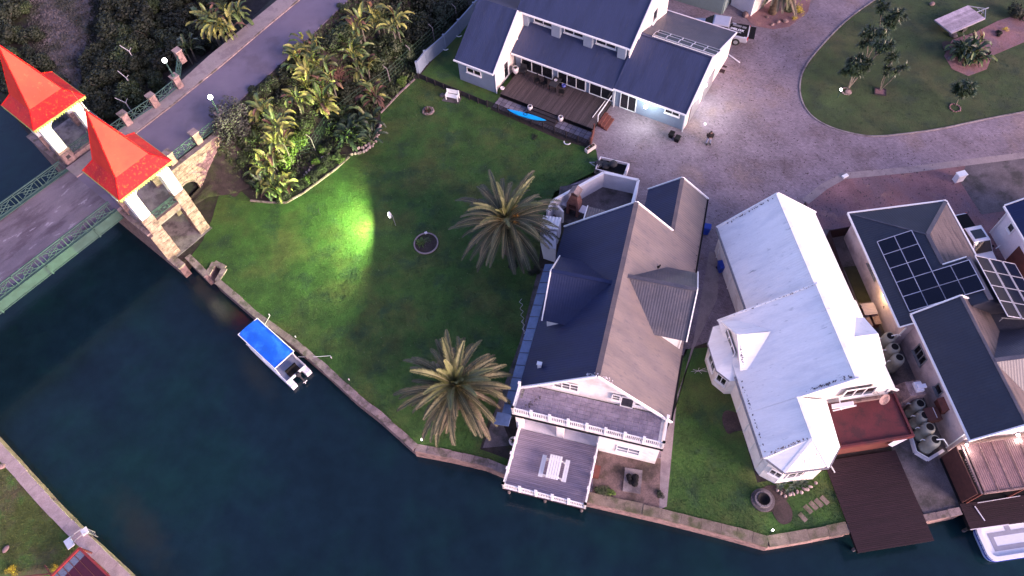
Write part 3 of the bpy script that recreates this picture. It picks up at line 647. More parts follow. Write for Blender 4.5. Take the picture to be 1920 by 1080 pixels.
# ------------------------------------------------------------------ building helpers (local house coordinates)
def window(t, o, d, n, w, h, cols=2, glass=None, frame=None, rows=None, sill=True, name='window', fw=.07):
    """o: lower left corner on the wall, d: unit dir along wall, n: outward normal (2D tuples)"""
    o = Vector(o); d = Vector((d[0], d[1], 0)); n = Vector((n[0], n[1], 0)); up = Vector((0, 0, 1)); glass = glass or M['glass']; frame = frame or M['whitemetal']
    mb = MB(); f = lambda a, b, c=.03: o+d*a+up*b+n*c
    mb.bar(f(0, 0), f(w, 0), fw, fw); mb.bar(f(0, h), f(w, h), fw, fw); mb.bar(f(0, 0), f(0, h), fw, fw, up=n); mb.bar(f(w, 0), f(w, h), fw, fw, up=n)
    for k in range(1, cols): mb.bar(f(w*k/cols, .03), f(w*k/cols, h-.03), fw*.8, fw*.8, up=n)
    for r in (rows or []): mb.bar(f(.03, h*r), f(w-.03, h*r), fw*.7, fw*.7)
    if sill: mb.bar(f(-.08, -.06, .08), f(w+.08, -.06, .08), .16, .05)
    fr = mb.build(name, frame, t)
    for k in range(cols):
        mb = MB(); a, b = w*k/cols+.02, w*(k+1)/cols-.02
        mb.bar(f((a+b)/2, .02, .008), f((a+b)/2, h-.02, .008), b-a, .012, up=n); mb.build('pane', glass, fr)
    return fr
def wallbox(mb, a, b, z0, z1, th=.22):
    mb.bar((a[0], a[1], (z0+z1)/2), (b[0], b[1], (z0+z1)/2), th, z1-z0)
def slope(t, pts, rib, m, name='roof_slope', pitch=.2, amp=.0035):
    mb = MB(); mb.corr(pts, rib, pitch, amp); return mb.build(name, m, t)
def edge(mb, a, b, w=.1, h=.16, dz=0.): mb.bar((a[0], a[1], a[2]+dz), (b[0], b[1], b[2]+dz), w, h)
# ================================================================== FRONT HOUSE
FA = Frame(P(1225, 869, 0), -19.6)
A = TF('gabled_house', 'two storey house with dark blue left slope, pinkish sunlit right slope and canal balcony', 'house', FA)
L_, Rr, rz_, ez = -10.25, .5, 7.9, 3.1
ru = -4.9
k_ = (rz_-ez)/(Rr-ru)
kl = (rz_-ez)/(ru-L_-.05)
slope(A, [(L_-.1, 2.15, ez), (ru, 2.15, rz_), (ru, 16.7, rz_), (L_-.1, 16.7, ez)], (1, 0, k_), M['roofblue'])
slope(A, [(ru, 2.15, rz_), (Rr, 2.15, ez), (Rr, 22.1, ez), (-1.85, 22.1, rz_+(ru+1.85)*k_), (-1.85, 16.7, rz_+(ru+1.85)*k_), (ru, 16.7, rz_)][:3]+[], (1, 0, -k_), M['roofblue_lit']) if False else None
zE = rz_+(ru+1.85)*k_
slope(A, [(ru, 2.15, rz_), (Rr, 2.15, ez), (Rr, 16.7, ez), (ru, 16.7, rz_)], (1, 0, -k_), M['roofblue_lit'])
slope(A, [(-1.85, 16.72, zE), (Rr, 16.72, ez), (Rr, 22.1, ez), (-1.85, 22.1, zE)], (1, 0, -k_), M['roofblue_lit'])
slope(A, [(-1.85, 16.3, zE), (-1.85, 22.1, zE), (-4.4, 22.1, 3.0), (-4.4, 14.5, 3.0)], (1, 0, .8), M['roofblue'])
# dormers (left, right)
def dormer(v0, hw, uo, ui, zr, zeave, ue, m, side):
    slope(A, [(uo, v0, zr), (ui, v0, zr), (ue, v0+hw, zeave), (uo, v0+hw, zeave)], (0, 1, -(zr-zeave)/hw), m, 'dormer_slope', .19, .006)
    slope(A, [(uo, v0, zr), (ui, v0, zr), (ue, v0-hw, zeave), (uo, v0-hw, zeave)], (0, 1, (zr-zeave)/hw), m, 'dormer_slope', .19, .006)
    mb = MB(); s = 1 if side > 0 else -1; w = uo-s*.25
    mb.add([(w, v0-hw+.25, 2.6), (w, v0+hw-.25, 2.6), (w, v0+hw-.25, zeave+.05), (w, v0, zr-.12), (w, v0-hw+.25, zeave+.05)]+[(w-s*.2, y, z) for y, z in ((v0-hw+.25, 2.6), (v0+hw-.25, 2.6), (v0+hw-.25, zeave+.05), (v0, zr-.12), (v0-hw+.25, zeave+.05))],
           [(0, 1, 2, 3, 4), (9, 8, 7, 6, 5), (0, 5, 6, 1), (1, 6, 7, 2), (4, 9, 5, 0)])
    for q in (v0-hw+.35, v0+hw-.35): wallbox(mb, (w-s*.1, q), (ue-s*.1, q), 2.6, zeave-.02, .2)
    mb.build('dormer_wall', M['white'], A)
    mb = MB(); e = uo+s*.04
    edge(mb, (e, v0-hw-.02, zeave), (e, v0, zr), .08, .2); edge(mb, (e, v0+hw+.02, zeave), (e, v0, zr), .08, .2); mb.build('barge_board', M['whitemetal'], A)
    mb = MB(); mb.bar((uo, v0, zr+.03), (ui, v0, zr+.03), .3, .05); mb.build('ridge_cap', m, A)
    mb = MB(); mb.bar((ue-s*-.2, v0-hw+.2, zeave-.1), (ue-s*-.2, v0-hw-.25, zeave-.45), .08); mb.build('downpipe', M['whitemetal'], A)
    window(A, (w+s*.0, v0-.7*s, 4.2), (0, s), (s, 0), 1.4, 1.2, 2, sill=True)
dormer(9.65, 2.85, -9.75, -5.25, 7.45, 5.1, -7.95, M['roofblue'], -1)
dormer(10.45, 2.95, .5, -4.75, 7.4, 5.1, -2.1, M['roofgrey'], 1)
mb = MB(); mb.bar((ru, 2.1, rz_+.03), (ru, 16.7, rz_+.03), .35, .05); mb.bar((-1.85, 16.7, zE+.03), (-1.85, 22.1, zE+.03), .3, .05); mb.build('ridge_cap', M['roofblue_lit'], A)
mb = MB()
edge(mb, (L_-.12, 2.1, ez), (ru, 2.1, rz_), .1, .24); edge(mb, (Rr+.05, 2.1, ez), (ru, 2.1, rz_), .1, .24)
edge(mb, (L_-.12, 16.75, ez), (ru, 16.75, rz_), .1, .2); edge(mb, (-1.85, 16.75, zE), (ru, 16.75, rz_), .1, .2)
edge(mb, (-4.4, 22.15, 3.0), (-1.85, 22.15, zE), .1, .2); edge(mb, (Rr+.05, 22.15, ez), (-1.85, 22.15, zE), .1, .2)
mb.build('barge_board', M['whitemetal'], A)
mb = MB(); mb.bar((Rr+.06, 2.1, ez-.03), (Rr+.06, 7.4, ez-.03), .12, .12); mb.bar((Rr+.06, 13.5, ez-.03), (Rr+.06, 22.1, ez-.03), .12, .12); mb.build('gutter', M['black'], A)
# walls
mb = MB()
wallbox(mb, (0, .1), (0, 21.9), 0, 3.05); wallbox(mb, (L_+.2, 1.4), (L_+.2, 16.5), 0, 3.05)
wallbox(mb, (-4.1, 0.1), (.1, .1), 0, 2.85); wallbox(mb, (L_+.1, 1.5), (-4.0, 1.5), 0, 2.85); wallbox(mb, (-4.1, .2), (-4.1, 1.6), 0, 2.85)
mb.poly3([(L_+.1, 2.6, 2.9), (0.1, 2.6, 2.9), (.1, 2.6, ez+.1), (ru, 2.6, rz_-.25), (L_+.1, 2.6, ez+.1)], .2, n=(0, -1, 0))
mb.poly3([(L_+.1, 16.5, 0), (0, 16.5, 0), (0, 16.5, ez+.1), (ru, 16.5, rz_-.25), (L_+.1, 16.5, ez+.1)], .2, n=(0, 1, 0))
mb.poly3([(-4.2, 21.9, 0), (0, 21.9, 0), (0, 21.9, ez+.1), (-1.85, 21.9, zE-.2), (-4.2, 21.9, 2.9)], .2, n=(0, 1, 0))
wallbox(mb, (-4.2, 16.5), (-4.2, 21.9), 0, 2.9)
mb.build('wall', M['white'], A)
mb = MB()
for u in (L_+.35, -6.9): mb.box((u, .35, 1.6), (.5, .4, 2.6))
mb.build('pillar', M['white'], A)
# balcony
mb = MB(); mb.b2((L_-.1, .1, 2.88), (.25, 2.5, 3.02)); mb.build('balcony_slab', M['white'], A)
tl = mat('lilac_balcony_tiles', (.31, .27, .35), .8, .15, 1.6, 10, col2=(.23, .20, .27), c2scale=1.4, rnd=.08)
tm = MB(); tm.b2((-.24, -.15, 0), (.24, .15, .02)); 
nu, nv = 21, 7; tw, tv = 10.1/nu, 2.2/nv
tm = MB(); tm.b2((-tw/2+.008, -tv/2+.008, 0), (tw/2-.008, tv/2-.008, .03)); tmm = tm.mesh('tile', tl)
for i in range(nu):
    for j in range(nv): place(tmm, 'tile', A, loc=(L_+.03+tw*(i+.5), .28+tv*(j+.5), 3.02))
mb = MB(); mb.b2((L_-.16, .02, 2.78), (.31, .1, 2.98)); mb.build('balcony_fascia', M['black'], A)
bal = MB(); bal.box((0, 0, .47), (.05, .05, .74)); balm = bal.mesh('baluster', M['whitemetal'])
def balustrade(t, a, b, z, npan, nb, h=1.0, posts=True):
    a = Vector((a[0], a[1], z)); b = Vector((b[0], b[1], z)); ang = math.atan2(b.y-a.y, b.x-a.x)
    mb = MB(); mb.bar(a+V3(0, 0, h-.1), b+V3(0, 0, h-.1), .08, .07); mb.bar(a+V3(0, 0, .1), b+V3(0, 0, .1), .1, .07); mb.build('handrail', M['whitemetal'], t)
    for k in range(npan+1):
        p = a+(b-a)*k/npan; m2 = MB(); m2.box((0, 0, h/2), (.15, .15, h+.04)); m2.box((0, 0, h+.04), (.2, .2, .06)); m2.build('post', M['whitemetal'], t, loc=p, rot=(0, 0, ang))
    for k in range(npan):
        for q in range(nb):
            p = a+(b-a)*(k+(q+1)/(nb+1))/npan; place(balm, 'baluster', t, loc=p, rot=(0, 0, ang), sc=(1, 1, h))
balustrade(A, (L_-.05, .2), (.22, .2), 3.02, 8, 9)
balustrade(A, (L_-.05, .2), (L_-.05, 2.1), 3.02, 1, 7); balustrade(A, (.22, .2), (.22, 2.1), 3.02, 1, 7)
window(A, (-7.9, 2.5, 3.95), (1, 0), (0, -1), 1.75, .95, 3, rows=[.5])
window(A, (-3.75, 2.5, 3.95), (1, 0), (0, -1), .55, .8, 1, rows=[.5]); window(A, (-3.1, 2.5, 3.15), (1, 0), (0, -1), .85, 1.6, 1, name='balcony_door', sill=False)
window(A, (-2.15, 2.5, 3.85), (1, 0), (0, -1), .6, .75, 1, rows=[.5])
window(A, (-2.75, -.01, 1.0), (1, 0), (0, -1), 1.6, 1.1, 2, glass=M['glass_b'], rows=[.45])
mb = MB(); mb.b2((L_+.6, 1.34, .55), (-7.15, 1.39, 2.4)); mb.b2((-6.6, 1.34, .55), (-4.25, 1.39, 2.4)); gd = mb.build('garage_door', M['wall_cream'], A)
for u0, u1 in ((-9.2, -7.4), (-6.2, -4.6)):
    mb = MB(); mb.b2((u0, 1.30, 1.9), (u1, 1.345, 2.15)); mb.build('pane', M['glass_b'], gd)
mb = MB(); mb.b2((L_+.5, .1, .0), (-4.1, 1.4, .42)); mb.build('step', M['wall_lilac'], A)
mb = MB(); mb.box((0, 0, .3), (.28, .2, .75)); mb.box((0, 0, .7), (.36, .28, .06)); mb.build('roof_vent', M['whitemetal'], A, loc=(-9.2, 3.6, 4.0))
# blue lean-to canopy along the left side
mb = MB(); mb.poly3([(-11.15, .2, 2.55), (-10.42, .2, 2.8), (-10.42, 13.2, 2.8), (-11.15, 13.2, 2.55)], .05); mb.poly3([(-11.5, -.75, 2.5), (-10.42, -.75, 2.75), (-10.42, .18, 2.75), (-11.5, .18, 2.5)], .05)
mb.build('side_canopy', mat('pale_blue_canopy_sheeting', (.13, .19, .33), .6, .15), A)
for k in range(12):
    mb = MB(); mb.b2((-.36, -.02, 0), (.36, .02, .03)); mb.build('canopy_seam', M['roofgrey'], A, loc=(-10.79, .9+1.05*k, 2.68), rot=(0, -R_(18), 0))
mb = MB()
for k in range(5): mb.box((-11.05, .3+3.1*k, 1.25), (.08, .08, 2.5))
mb.build('canopy_post', M['whitemetal'], A)
# two birds on the right dormer
for i, (du, lab) in enumerate(((-1.9, 'left small dark bird perched on the back edge of the right dormer'), (-1.45, 'right small dark bird perched on the back edge of the right dormer'))):
    c = FA.w(-4.2+(.55 if i else 0)+.9, 13.0+.25*i, 0); b_ = P(1222+12*i, 501+1*i, 5.6); t = T('bird', lab, 'bird', (b_.x, b_.y, 5.55), .5, 'birds on the roof')
    mb = MB(); mb.ball((0, 0, .14), .11, 8, (1.7, .9, .9)); mb.ball((.16, 0, .25), .06, 8); mb.poly3([(-.12, -.04, .14), (-.34, -.05, .1), (-.34, .05, .1), (-.12, .04, .14)], .02); mb.tube((.02, .03, 0), (.02, .03, .1), .01); mb.tube((.02, -.03, 0), (.02, -.03, .1), .01); mb.build('body', M['black'], t)
# deck over the water
DK = T('timber_deck', 'weathered grey timber deck with white railing built out over the water', 'deck', FA.o, R_(FA.az))
du0, du1, dv0, dv1, dz = -9.95, -4.0, -4.5, .05, .5
mb = MB(); mb.b2((du0, dv0, dz-.3), (du1, dv1, dz-.05)); mb.build('joists', M['black'], DK)
nb = 34; bw = (dv1-dv0)/nb
bm_ = MB(); bm_.b2((du0, -bw/2+.008, -.04), (du1, bw/2-.008, 0)); bmm = bm_.mesh('board', M['wood_grey'])
for k in range(nb): place(bmm, 'board', DK, loc=(0, dv0+bw*(k+.5), dz+random.uniform(-.004, .004)))
balustrade(DK, (du0+.08, dv0+.08), (du1-.08, dv0+.08), dz, 5, 9); balustrade(DK, (du0+.08, dv0+.08), (du0+.08, dv1), dz, 4, 9); balustrade(DK, (du1-.08, dv0+.08), (du1-.08, dv1), dz, 4, 9)
mb = MB()
for u in (du0+.3, (du0+du1)/2, du1-.3):
    for v in (dv0+.3, dv0+2): mb.tube((u, v, -3), (u, v, dz-.3), .12)
mb.build('pile', M['conc_dark'], DK)
# picnic table
c = P(1039, 876, .5+.7); TB = T('picnic_table', 'white slatted picnic table with two attached benches on the grey deck', 'table', (c.x, c.y, dz), R_(FA.az+1))
tb = MB(); tb.box((0, 0, 0), (.155, 1.7, .05)); tbm = tb.mesh('table_plank', M['whitemetal'])
for k in range(5): place(tbm, 'table_plank', TB, loc=(-.36+.18*k, 0, .74))
sb = MB(); sb.box((0, 0, 0), (.15, 1.6, .05)); sbm = sb.mesh('bench_plank', M['whitemetal'])
for x in (-.92, -.76, .76, .92): place(sbm, 'bench_plank', TB, loc=(x, 0, .44))
mb = MB()
for y in (-.6, .6): mb.bar((-.95, y, .39), (.95, y, .39), .06, .09); mb.bar((-.7, y, 0), (-.25, y, .7), .08); mb.bar((.7, y, 0), (.25, y, .7), .08); mb.bar((-.4, y, .69), (.4, y, .69), .06, .08)
mb.build('frame', M['whitemetal'], TB)
# ================================================================== BLUE HOUSE
FB = Frame(P(1281, 243, 0), -34.8)
B = TF('blue_roofed_house', 'large house with slate blue roofs, veranda and garage wing at the top', 'house', FB)
bslope = (0, 1, .6)
e0, e1, ev, rv, rz2, bv = -7.1, .15, -.65, 4.2, 5.4, 11.4
slope(B, [(e0, ev, 2.6), (e1, ev, 2.6), (e1, rv, rz2), (e0, rv, rz2)], bslope, M['roofB'])
slope(B, [(e0, rv, rz2), (e1, rv, rz2), (e1, bv, 2.8), (e0, bv, 2.8)], bslope, M['roofgrey'])
slope(B, [(-18.1, -.75, 2.55), (e0-.02, -.75, 2.55), (e0-.02, 2.4, 4.1), (-18.1, 2.4, 4.1)], bslope, M['roofB'])
slope(B, [(-18.8, 1.75, 5.5), (-6.75, 1.75, 5.5), (-6.75, 6.5, 8.6), (-18.8, 6.5, 8.6)], bslope, M['roofB'])
slope(B, [(-18.8, 6.5, 8.6), (-6.75, 6.5, 8.6), (-6.75, 11.2, 5.5), (-18.8, 11.2, 5.5)], (0, 1, -.6), M['roofB'])
slope(B, [(-22.5, -4.25, 2.7), (-18.1, -4.25, 2.7), (-18.3, 1.1, 6.1), (-22.6, 1.1, 6.1)], bslope, M['roofB'])
slope(B, [(-22.6, 1.1, 6.1), (-18.3, 1.1, 6.1), (-18.3, 6.4, 2.7), (-22.6, 6.4, 2.7)], (0, 1, -.6), M['roofB'])
mb = MB()
mb.bar((e0, ev-.05, 2.55), (e1, ev-.05, 2.55), .12, .14); mb.bar((-18.1, -.8, 2.5), (e0, -.8, 2.5), .12, .14); mb.bar((-18.85, 1.7, 5.44), (-6.7, 1.7, 5.44), .12, .14); mb.bar((-22.55, -4.3, 2.65), (-18.05, -4.3, 2.65), .12, .14)
mb.build('gutter', M['whitemetal'], B)
for u, v in ((.02, -.3), (e0+.05, -.35), (-18.05, -3.95)): mb = MB(); mb.box((u, v, 1.25), (.09, .09, 2.5)); mb.build('downpipe', M['whitemetal'], B)
for u in (-6.85, -18.65): mb = MB(); mb.box((u, 1.9, 4.9), (.08, .08, 1.1)); mb.build('downpipe', M['whitemetal'], B)
mb = MB()
wallbox(mb, (e0, 0), (0, 0), 0, 2.55); wallbox(mb, (-18, -.1), (e0, -.1), 0, 2.5); wallbox(mb, (-22.3, -3.85), (-18.15, -3.85), 0, 2.65); wallbox(mb, (-22.3, -3.85), (-22.3, 6), 0, 2.65)
wallbox(mb, (-18.5, 2.5), (-7.0, 2.5), 0, 5.6); mb.box((-14.6, 2.2, 4.6), (.9, .7, 1.9)); mb.box((-11.2, 2.2, 4.7), (.9, .6, 1.6)); mb.box((-7.7, 2.2, 4.7), (.8, .6, 1.6)); mb.box((-18.1, 2.2, 4.7), (.8, .6, 1.6))
mb.build('wall', M['wall_blue'], B)
mb = MB(); mb.poly3([(.02, 0, 0), (.02, 11, 0), (.02, 11, 2.8), (.02, rv, rz2-.15), (.02, 0, 2.55)], .2, n=(1, 0, 0)); mb.build('gable_wall', M['wall_cream'], B)
mb = MB(); mb.poly3([(-6.9, 2.2, 3), (-6.9, 10.8, 3), (-6.9, 10.8, 5.5), (-6.9, 6.5, 8.4), (-6.9, 2.2, 5.5)], .2, n=(1, 0, 0)); mb.build('gable_wall', M['wall_cream'], B)
mb = MB(); mb.poly3([(-18.2, -3.9, 0), (-18.2, 5.9, 0), (-18.2, 5.9, 2.7), (-18.2, 1.1, 5.9), (-18.2, -3.9, 2.7)], .2, n=(1, 0, 0))
mb.build('gable_wall', M['wall_cream'], B)
mb = MB()
for a, b in (((-6.86, 3.2, 4.4), (-6.86, 5.4, 7.2)), ((-6.86, 5.4, 4.4), (-6.86, 3.2, 5.6)), ((-6.86, 2.4, 4.3), (-6.86, 10, 4.3)), ((-6.86, 6.2, 4.3), (-6.86, 6.2, 8.0)), ((-18.12, -1.2, 3), (-18.12, .8, 5.4)), ((-18.12, .8, 3), (-18.12, -.8, 4.5))): mb.bar(a, b, .1, .1)
mb.build('timber_strut', M['wall_lilac'], B)
mb = MB(); edge(mb, (-6.7, 1.7, 5.5), (-6.7, 6.5, 8.62), .12, .2); edge(mb, (e1+.05, ev, 2.6), (e1+.05, rv, rz2+.02), .1, .16); edge(mb, (e1+.05, bv, 2.8), (e1+.05, rv, rz2+.02), .1, .16); edge(mb, (-18.05, -4.25, 2.7), (-18.25, 1.1, 6.12), .1, .18)
mb.bar((e0, bv+.05, 2.78), (e1, bv+.05, 2.78), .1, .14); mb.build('barge_board', M['wall_lilac'], B)
mb = MB(); mb.bar((e0, rv, rz2+.03), (e1, rv, rz2+.03), .3, .05); mb.build('ridge_cap', M['roofB'], B)
for u0 in (-17.2, -13.9, -10.5): window(B, (u0, 2.38, 4.35), (1, 0), (0, -1), 2.0, .8, 2)
for u0, w, c in ((-17.4, 3.6, 3), (-13.2, 3.6, 3), (-9.1 if 0 else -9.3, 2.0, 2)): pass
window(B, (-17.3, -.22, .55), (1, 0), (0, -1), 3.5, 1.8, 3, name='sliding_door', sill=False); window(B, (-13.2, -.22, .55), (1, 0), (0, -1), 3.0, 1.8, 3, name='sliding_door', sill=False)
window(B, (-9.75, -.22, .55), (1, 0), (0, -1), 2.5, 1.8, 2, name='sliding_door', sill=False)
window(B, (-6.5, -.12, .1), (1, 0), (0, -1), 1.6, 2.1, 2, name='sliding_door', sill=False); window(B, (-2.0, -.12, 1.5), (1, 0), (0, -1), 1.4, .7, 2)
window(B, (-21.3, -3.97, 1.5), (1, 0), (0, -1), 1.6, .6, 2); window(B, (-18.19, -2.2, .3), (0, 1), (1, 0), .8, 1.9, 1, sill=False); window(B, (-6.88, 6.8, 4.5), (0, 1), (1, 0), 1.1, 1.4, 1)
for v0 in (.9, 4.2): # garage doors in the right wall
    mb = MB(); mb.b2((.03, v0, .02), (.09, v0+2.4, 2.1)); gd = mb.build('garage_door', M['grey'], B)
    for k in range(5): m2 = MB(); m2.b2((.09, v0+.03, .05+.41*k), (.115, v0+2.37, .43+.41*k)); m2.build('door_panel', M['grey'], gd)
# solar panels on a frame at the garage ridge
pvm = MB(); pvm.b2((-.62, -.40, 0), (.62, .40, .03)); pvm = pvm.mesh('solar_panel', M['pv'])
pff = MB()
for a, b in (((-.64, -.42), (.64, -.42)), ((.64, -.42), (.64, .42)), ((.64, .42), (-.64, .42)), ((-.64, .42), (-.64, -.42))): pff.bar((a[0], a[1], .02), (b[0], b[1], .02), .05, .06)
pffm = pff.mesh('panel_frame', M['pvframe'])
t = T('solar_array', 'row of small solar panels on a white frame along the garage ridge', 'solar panels', FB.w(0, 0, 0), R_(FB.az))
sa = math.atan2(rz2-2.8, bv-rv)
for i in range(5):
    for j in range(2):
        v = rv+.45+.78*j; z = rz2-(v-rv)*math.tan(sa)+.16+.12*(1-j)
        o = place(pvm, 'solar_panel', t, loc=(-5.1+1.22*i, v, z), rot=(-sa*.8, 0, 0), sc=(.93, .9, 1)); place(pffm, 'panel_frame', o)
mb = MB(); mb.bar((-5.75, rv+.02, rz2+.12), (.35, rv+.02, rz2+.12), .07, .07); mb.build('mount_rail', M['whitemetal'], t)
# wall lamps
def wall_lamp(u, v, z, fr, nrm, label, e=60, m='bulb_c', col=(.95, 1, .96), r=.12):
    p = fr.w(u, v, z); t = T('wall_lamp', label, 'lamp', p, R_(fr.az))
    mb = MB(); mb.b2((-.08, -.08, -.05), (.08, .08, .05)); mb.build('bracket', M['grey'], t, loc=(0, 0, .12))
    mb = MB(); mb.ball((nrm[0]*.12, nrm[1]*.12, 0), r, 12); mb.build('bulb', M[m], t, smooth=True)
    l = bpy.data.lights.new('lamp_light', 'POINT'); l.energy = e; l.color = col; l.shadow_soft_size = .12
    lo = bpy.data.objects.new('lamp_light', l); COL.objects.link(lo); lo.parent = t; lo.location = (nrm[0]*.45, nrm[1]*.45, -.1)
    return t
wall_lamp(-3.6, -.95, 2.25, FB, (0, -1), 'bright white lamp under the eave above the paved yard, left of the small window', 85, r=.17)
wall_lamp(.15, 3.3, 2.9, FB, (1, 0), 'bright white lamp on the right wall of the garage wing', 150, r=.19)
# veranda deck, steps, slatted fence, paved strip
VD = TF('veranda_deck', 'dark brown boarded veranda deck in front of the sliding doors', 'deck', FB)
nb = 62; x0, x1 = -17.45, -7.35; bw = (x1-x0)/nb
bm_ = MB(); bm_.b2((-bw/2+.006, -4.25, -.04), (bw/2-.006, -.22, 0)); bmm = bm_.mesh('board', M['wood_dark'])
for k in range(nb): place(bmm, 'board', VD, loc=(x0+bw*(k+.5), 0, .5+random.uniform(-.006, .006)))
mb = MB(); mb.b2((x0, -4.2, .05), (x1, -.25, .45)); mb.build('joists', M['black'], VD)
for k in range(3): mb = MB(); mb.b2((-14.1, -4.3-.35*(k+1), .02), (-10.9, -4.3-.35*k, .42-.13*k)); mb.build('step', M['fence_dark'], VD)
for k in range(3): mb = MB(); mb.b2((-7.3+.35*k, -3.3-.08*k, .02), (-7.3+.35*(k+1), -1.7-.08*k, .42-.13*k)); mb.build('step', M['maroon_wood'], VD)
mb = MB(); mb.bar((-7.35, -3.2, 1.3), (-7.35, -.3, 1.3), .07); mb.bar((-7.35, -3.2, .5), (-7.35, -3.2, 1.3), .07); mb.build('handrail', M['whitemetal'], VD)
mb = MB(); mb.bar((-8.0, -3.0, .56), (-7.9, -.5, .56), .05, .04); mb.build('loose_rail', M['whitemetal'], VD)
sp_ = mat('blue_grey_paving_slab', (.19, .175, .22), .85, .2, 2, 12, rnd=.3)
mb = MB(); mb.b2((-.225, -.225, 0), (.225, .225, .05)); sm = mb.mesh('paving_slab', sp_)
t = TF('veranda_paving', 'strip of square blue grey paving slabs between veranda and slatted fence', 'paving', FB)
for i in range(20):
    for j in range(3):
        u = -17.5+.51*i+.25; v = -5.75+.5*j+.2
        if not (-14.1 < u < -10.9 and v > -5.3): place(sm, 'paving_slab', t, loc=(u, v, .02+random.uniform(0, .012)), rot=(0, 0, random.uniform(-.03, .03)))
def slat_fence(name, label, a, b, n, h, m, fr=None, gap=.17, group=None):
    a = Vector(a); b = Vector(b); L_ = (b-a).length; ang = math.atan2((b-a).y, (b-a).x); t = T(name, label, 'fence', (a.x, a.y, 0), ang, group)
    for k in range(n+1): mb = MB(); mb.box((0, 0, h/2), (.1, .1, h)); mb.build('post', m, t, loc=(L_*k/n, 0, 0))
    k = 0; z = .12
    while z < h: mb = MB(); mb.b2((0, .05, -.05), (L_, .08, .05)); mb.build('slat', m, t, loc=(0, 0, z)); z += gap
    return t
slat_fence('slat_fence', 'dark horizontal slat fence between the veranda paving and the lawn', FB.w(-17.9, -6.0), FB.w(-6.75, -6.05), 9, .95, M['fence_dark'])
slat_fence('wire_fence', 'low dark fence running left from the veranda towards the boundary wall', P(785, 148), FB.w(-17.95, -6.0), 8, .7, M['fence_dark'], gap=.11)
slat_fence('side_gate', 'red brown timber screen at the right end of the veranda paving', FB.w(-7.2, -4.3), FB.w(-6.7, -6.0), 2, 1.3, M['maroon_wood'], gap=.12)
c = FB.w(-6.55, -6.25); t = T('garden_bench_box', 'small cream planter box at the fence corner beside the paving', 'planter', (c.x, c.y, 0), R_(FB.az+70))
mb = MB(); mb.b2((-.55, -.2, 0), (.55, .2, .4)); mb.build('box', M['wall_cream'], t); mb = MB(); mb.b2((-.47, -.13, .4), (.47, .13, .43)); mb.build('soil', M['soil'], t)
for sx in (-.2, .2): mb = MB(); mb.ball((sx, 0, .47), .09, 8); mb.build('plant', M['strel_dead'], t)
def pot(px, py, z, r, h, label, m='pot', plant=True, pxz=None):
    c = P(px, py, z); t = T('plant_pot', label, 'plant pot', (c.x, c.y, z), random.uniform(0, 3))
    mb = MB(); mb.lathe((0, 0, 0), [(r*.55, 0), (r*.95, h*.35), (r, h*.75), (r*.85, h), (r*.72, h), (r*.7, h*.8)], 14); mb.build('pot', M[m], t, smooth=True)
    if plant:
        mb = MB()
        for k in range(26):
            a = random.uniform(0, 6.28); e = random.uniform(.3, 1.4); l = r*random.uniform(.6, 1.3); d = V3(math.cos(a)*math.cos(e), math.sin(a)*math.cos(e), math.sin(e)); q = V3(-math.sin(a), math.cos(a), 0)*.03
            mb.add([V3(0, 0, h*.8)-q, V3(0, 0, h*.8)+q, V3(0, 0, h*.8)+d*l], [(0, 1, 2)])
        mb.build('plant', M['leaf'], t)
    return t
pot(967, 137, .5, .32, .75, 'white pot beside the grey armchair at the left end of the veranda')
pot(994, 207, .05, .26, .6, 'white pot on the slabs behind the middle of the blue kayak')
pot(1051, 227, .05, .26, .6, 'white pot on the slabs right of the dark deck steps')
pot(942, 167, .5, .22, .2, 'small white bowl at the left front corner of the veranda deck', plant=False)
pot(1057, 163, .5, .22, .3, 'blue and white glazed bowl beside the dark outdoor table', 'blueware', False)
pot(963, 830, 0, .34, .5, 'pale round pot with green plant beside the grey timber deck')
c = P(981, 137, .5); t = T('armchair', 'grey slatted garden armchair against the veranda doors', 'chair', (c.x, c.y, .5), R_(FB.az+8))
mb = MB()
for k in range(5): mb.b2((-.32+.13*k, .2, .3), (-.21+.13*k, .25, 1.0))
mb.build('backrest', M['darkgrey'], t); mb = MB(); mb.b2((-.33, -.3, .32), (.33, .22, .38)); mb.build('seat', M['darkgrey'], t)
for sx in (-.33, .33): mb = MB(); mb.b2((sx-.05, -.3, .5), (sx+.05, .25, .55)); mb.build('arm', M['darkgrey'], t)
for sx in (-.3, .3):
    for sy in (-.27, .2): mb = MB(); mb.box((sx, sy, .25), (.06, .06, .5)); mb.build('leg', M['darkgrey'], t)
c = P(1041, 154, 1.2); t = T('outdoor_table', 'dark covered rectangular table with a white bowl on the veranda', 'table', (c.x, c.y, .5), R_(FB.az+90))
mb = MB(); mb.b2((-.65, -.4, .68), (.65, .4, .74)); mb.build('top', M['darkgrey'], t)
for sx in (-.58, .58):
    for sy in (-.33, .33): mb = MB(); mb.box((sx, sy, .34), (.07, .07, .68)); mb.build('leg', M['black'], t)
c2 = P(1042, 151, 1.28); t = T('bowl', 'white round bowl standing on the dark veranda table', 'bowl', (c2.x, c2.y, 1.24), 0); mb = MB(); mb.lathe((0, 0, 0), [(.07, 0), (.15, .07), (.17, .12), (.14, .12), (.06, .03)], 14); mb.build('bowl_body', M['pot'], t, smooth=True)
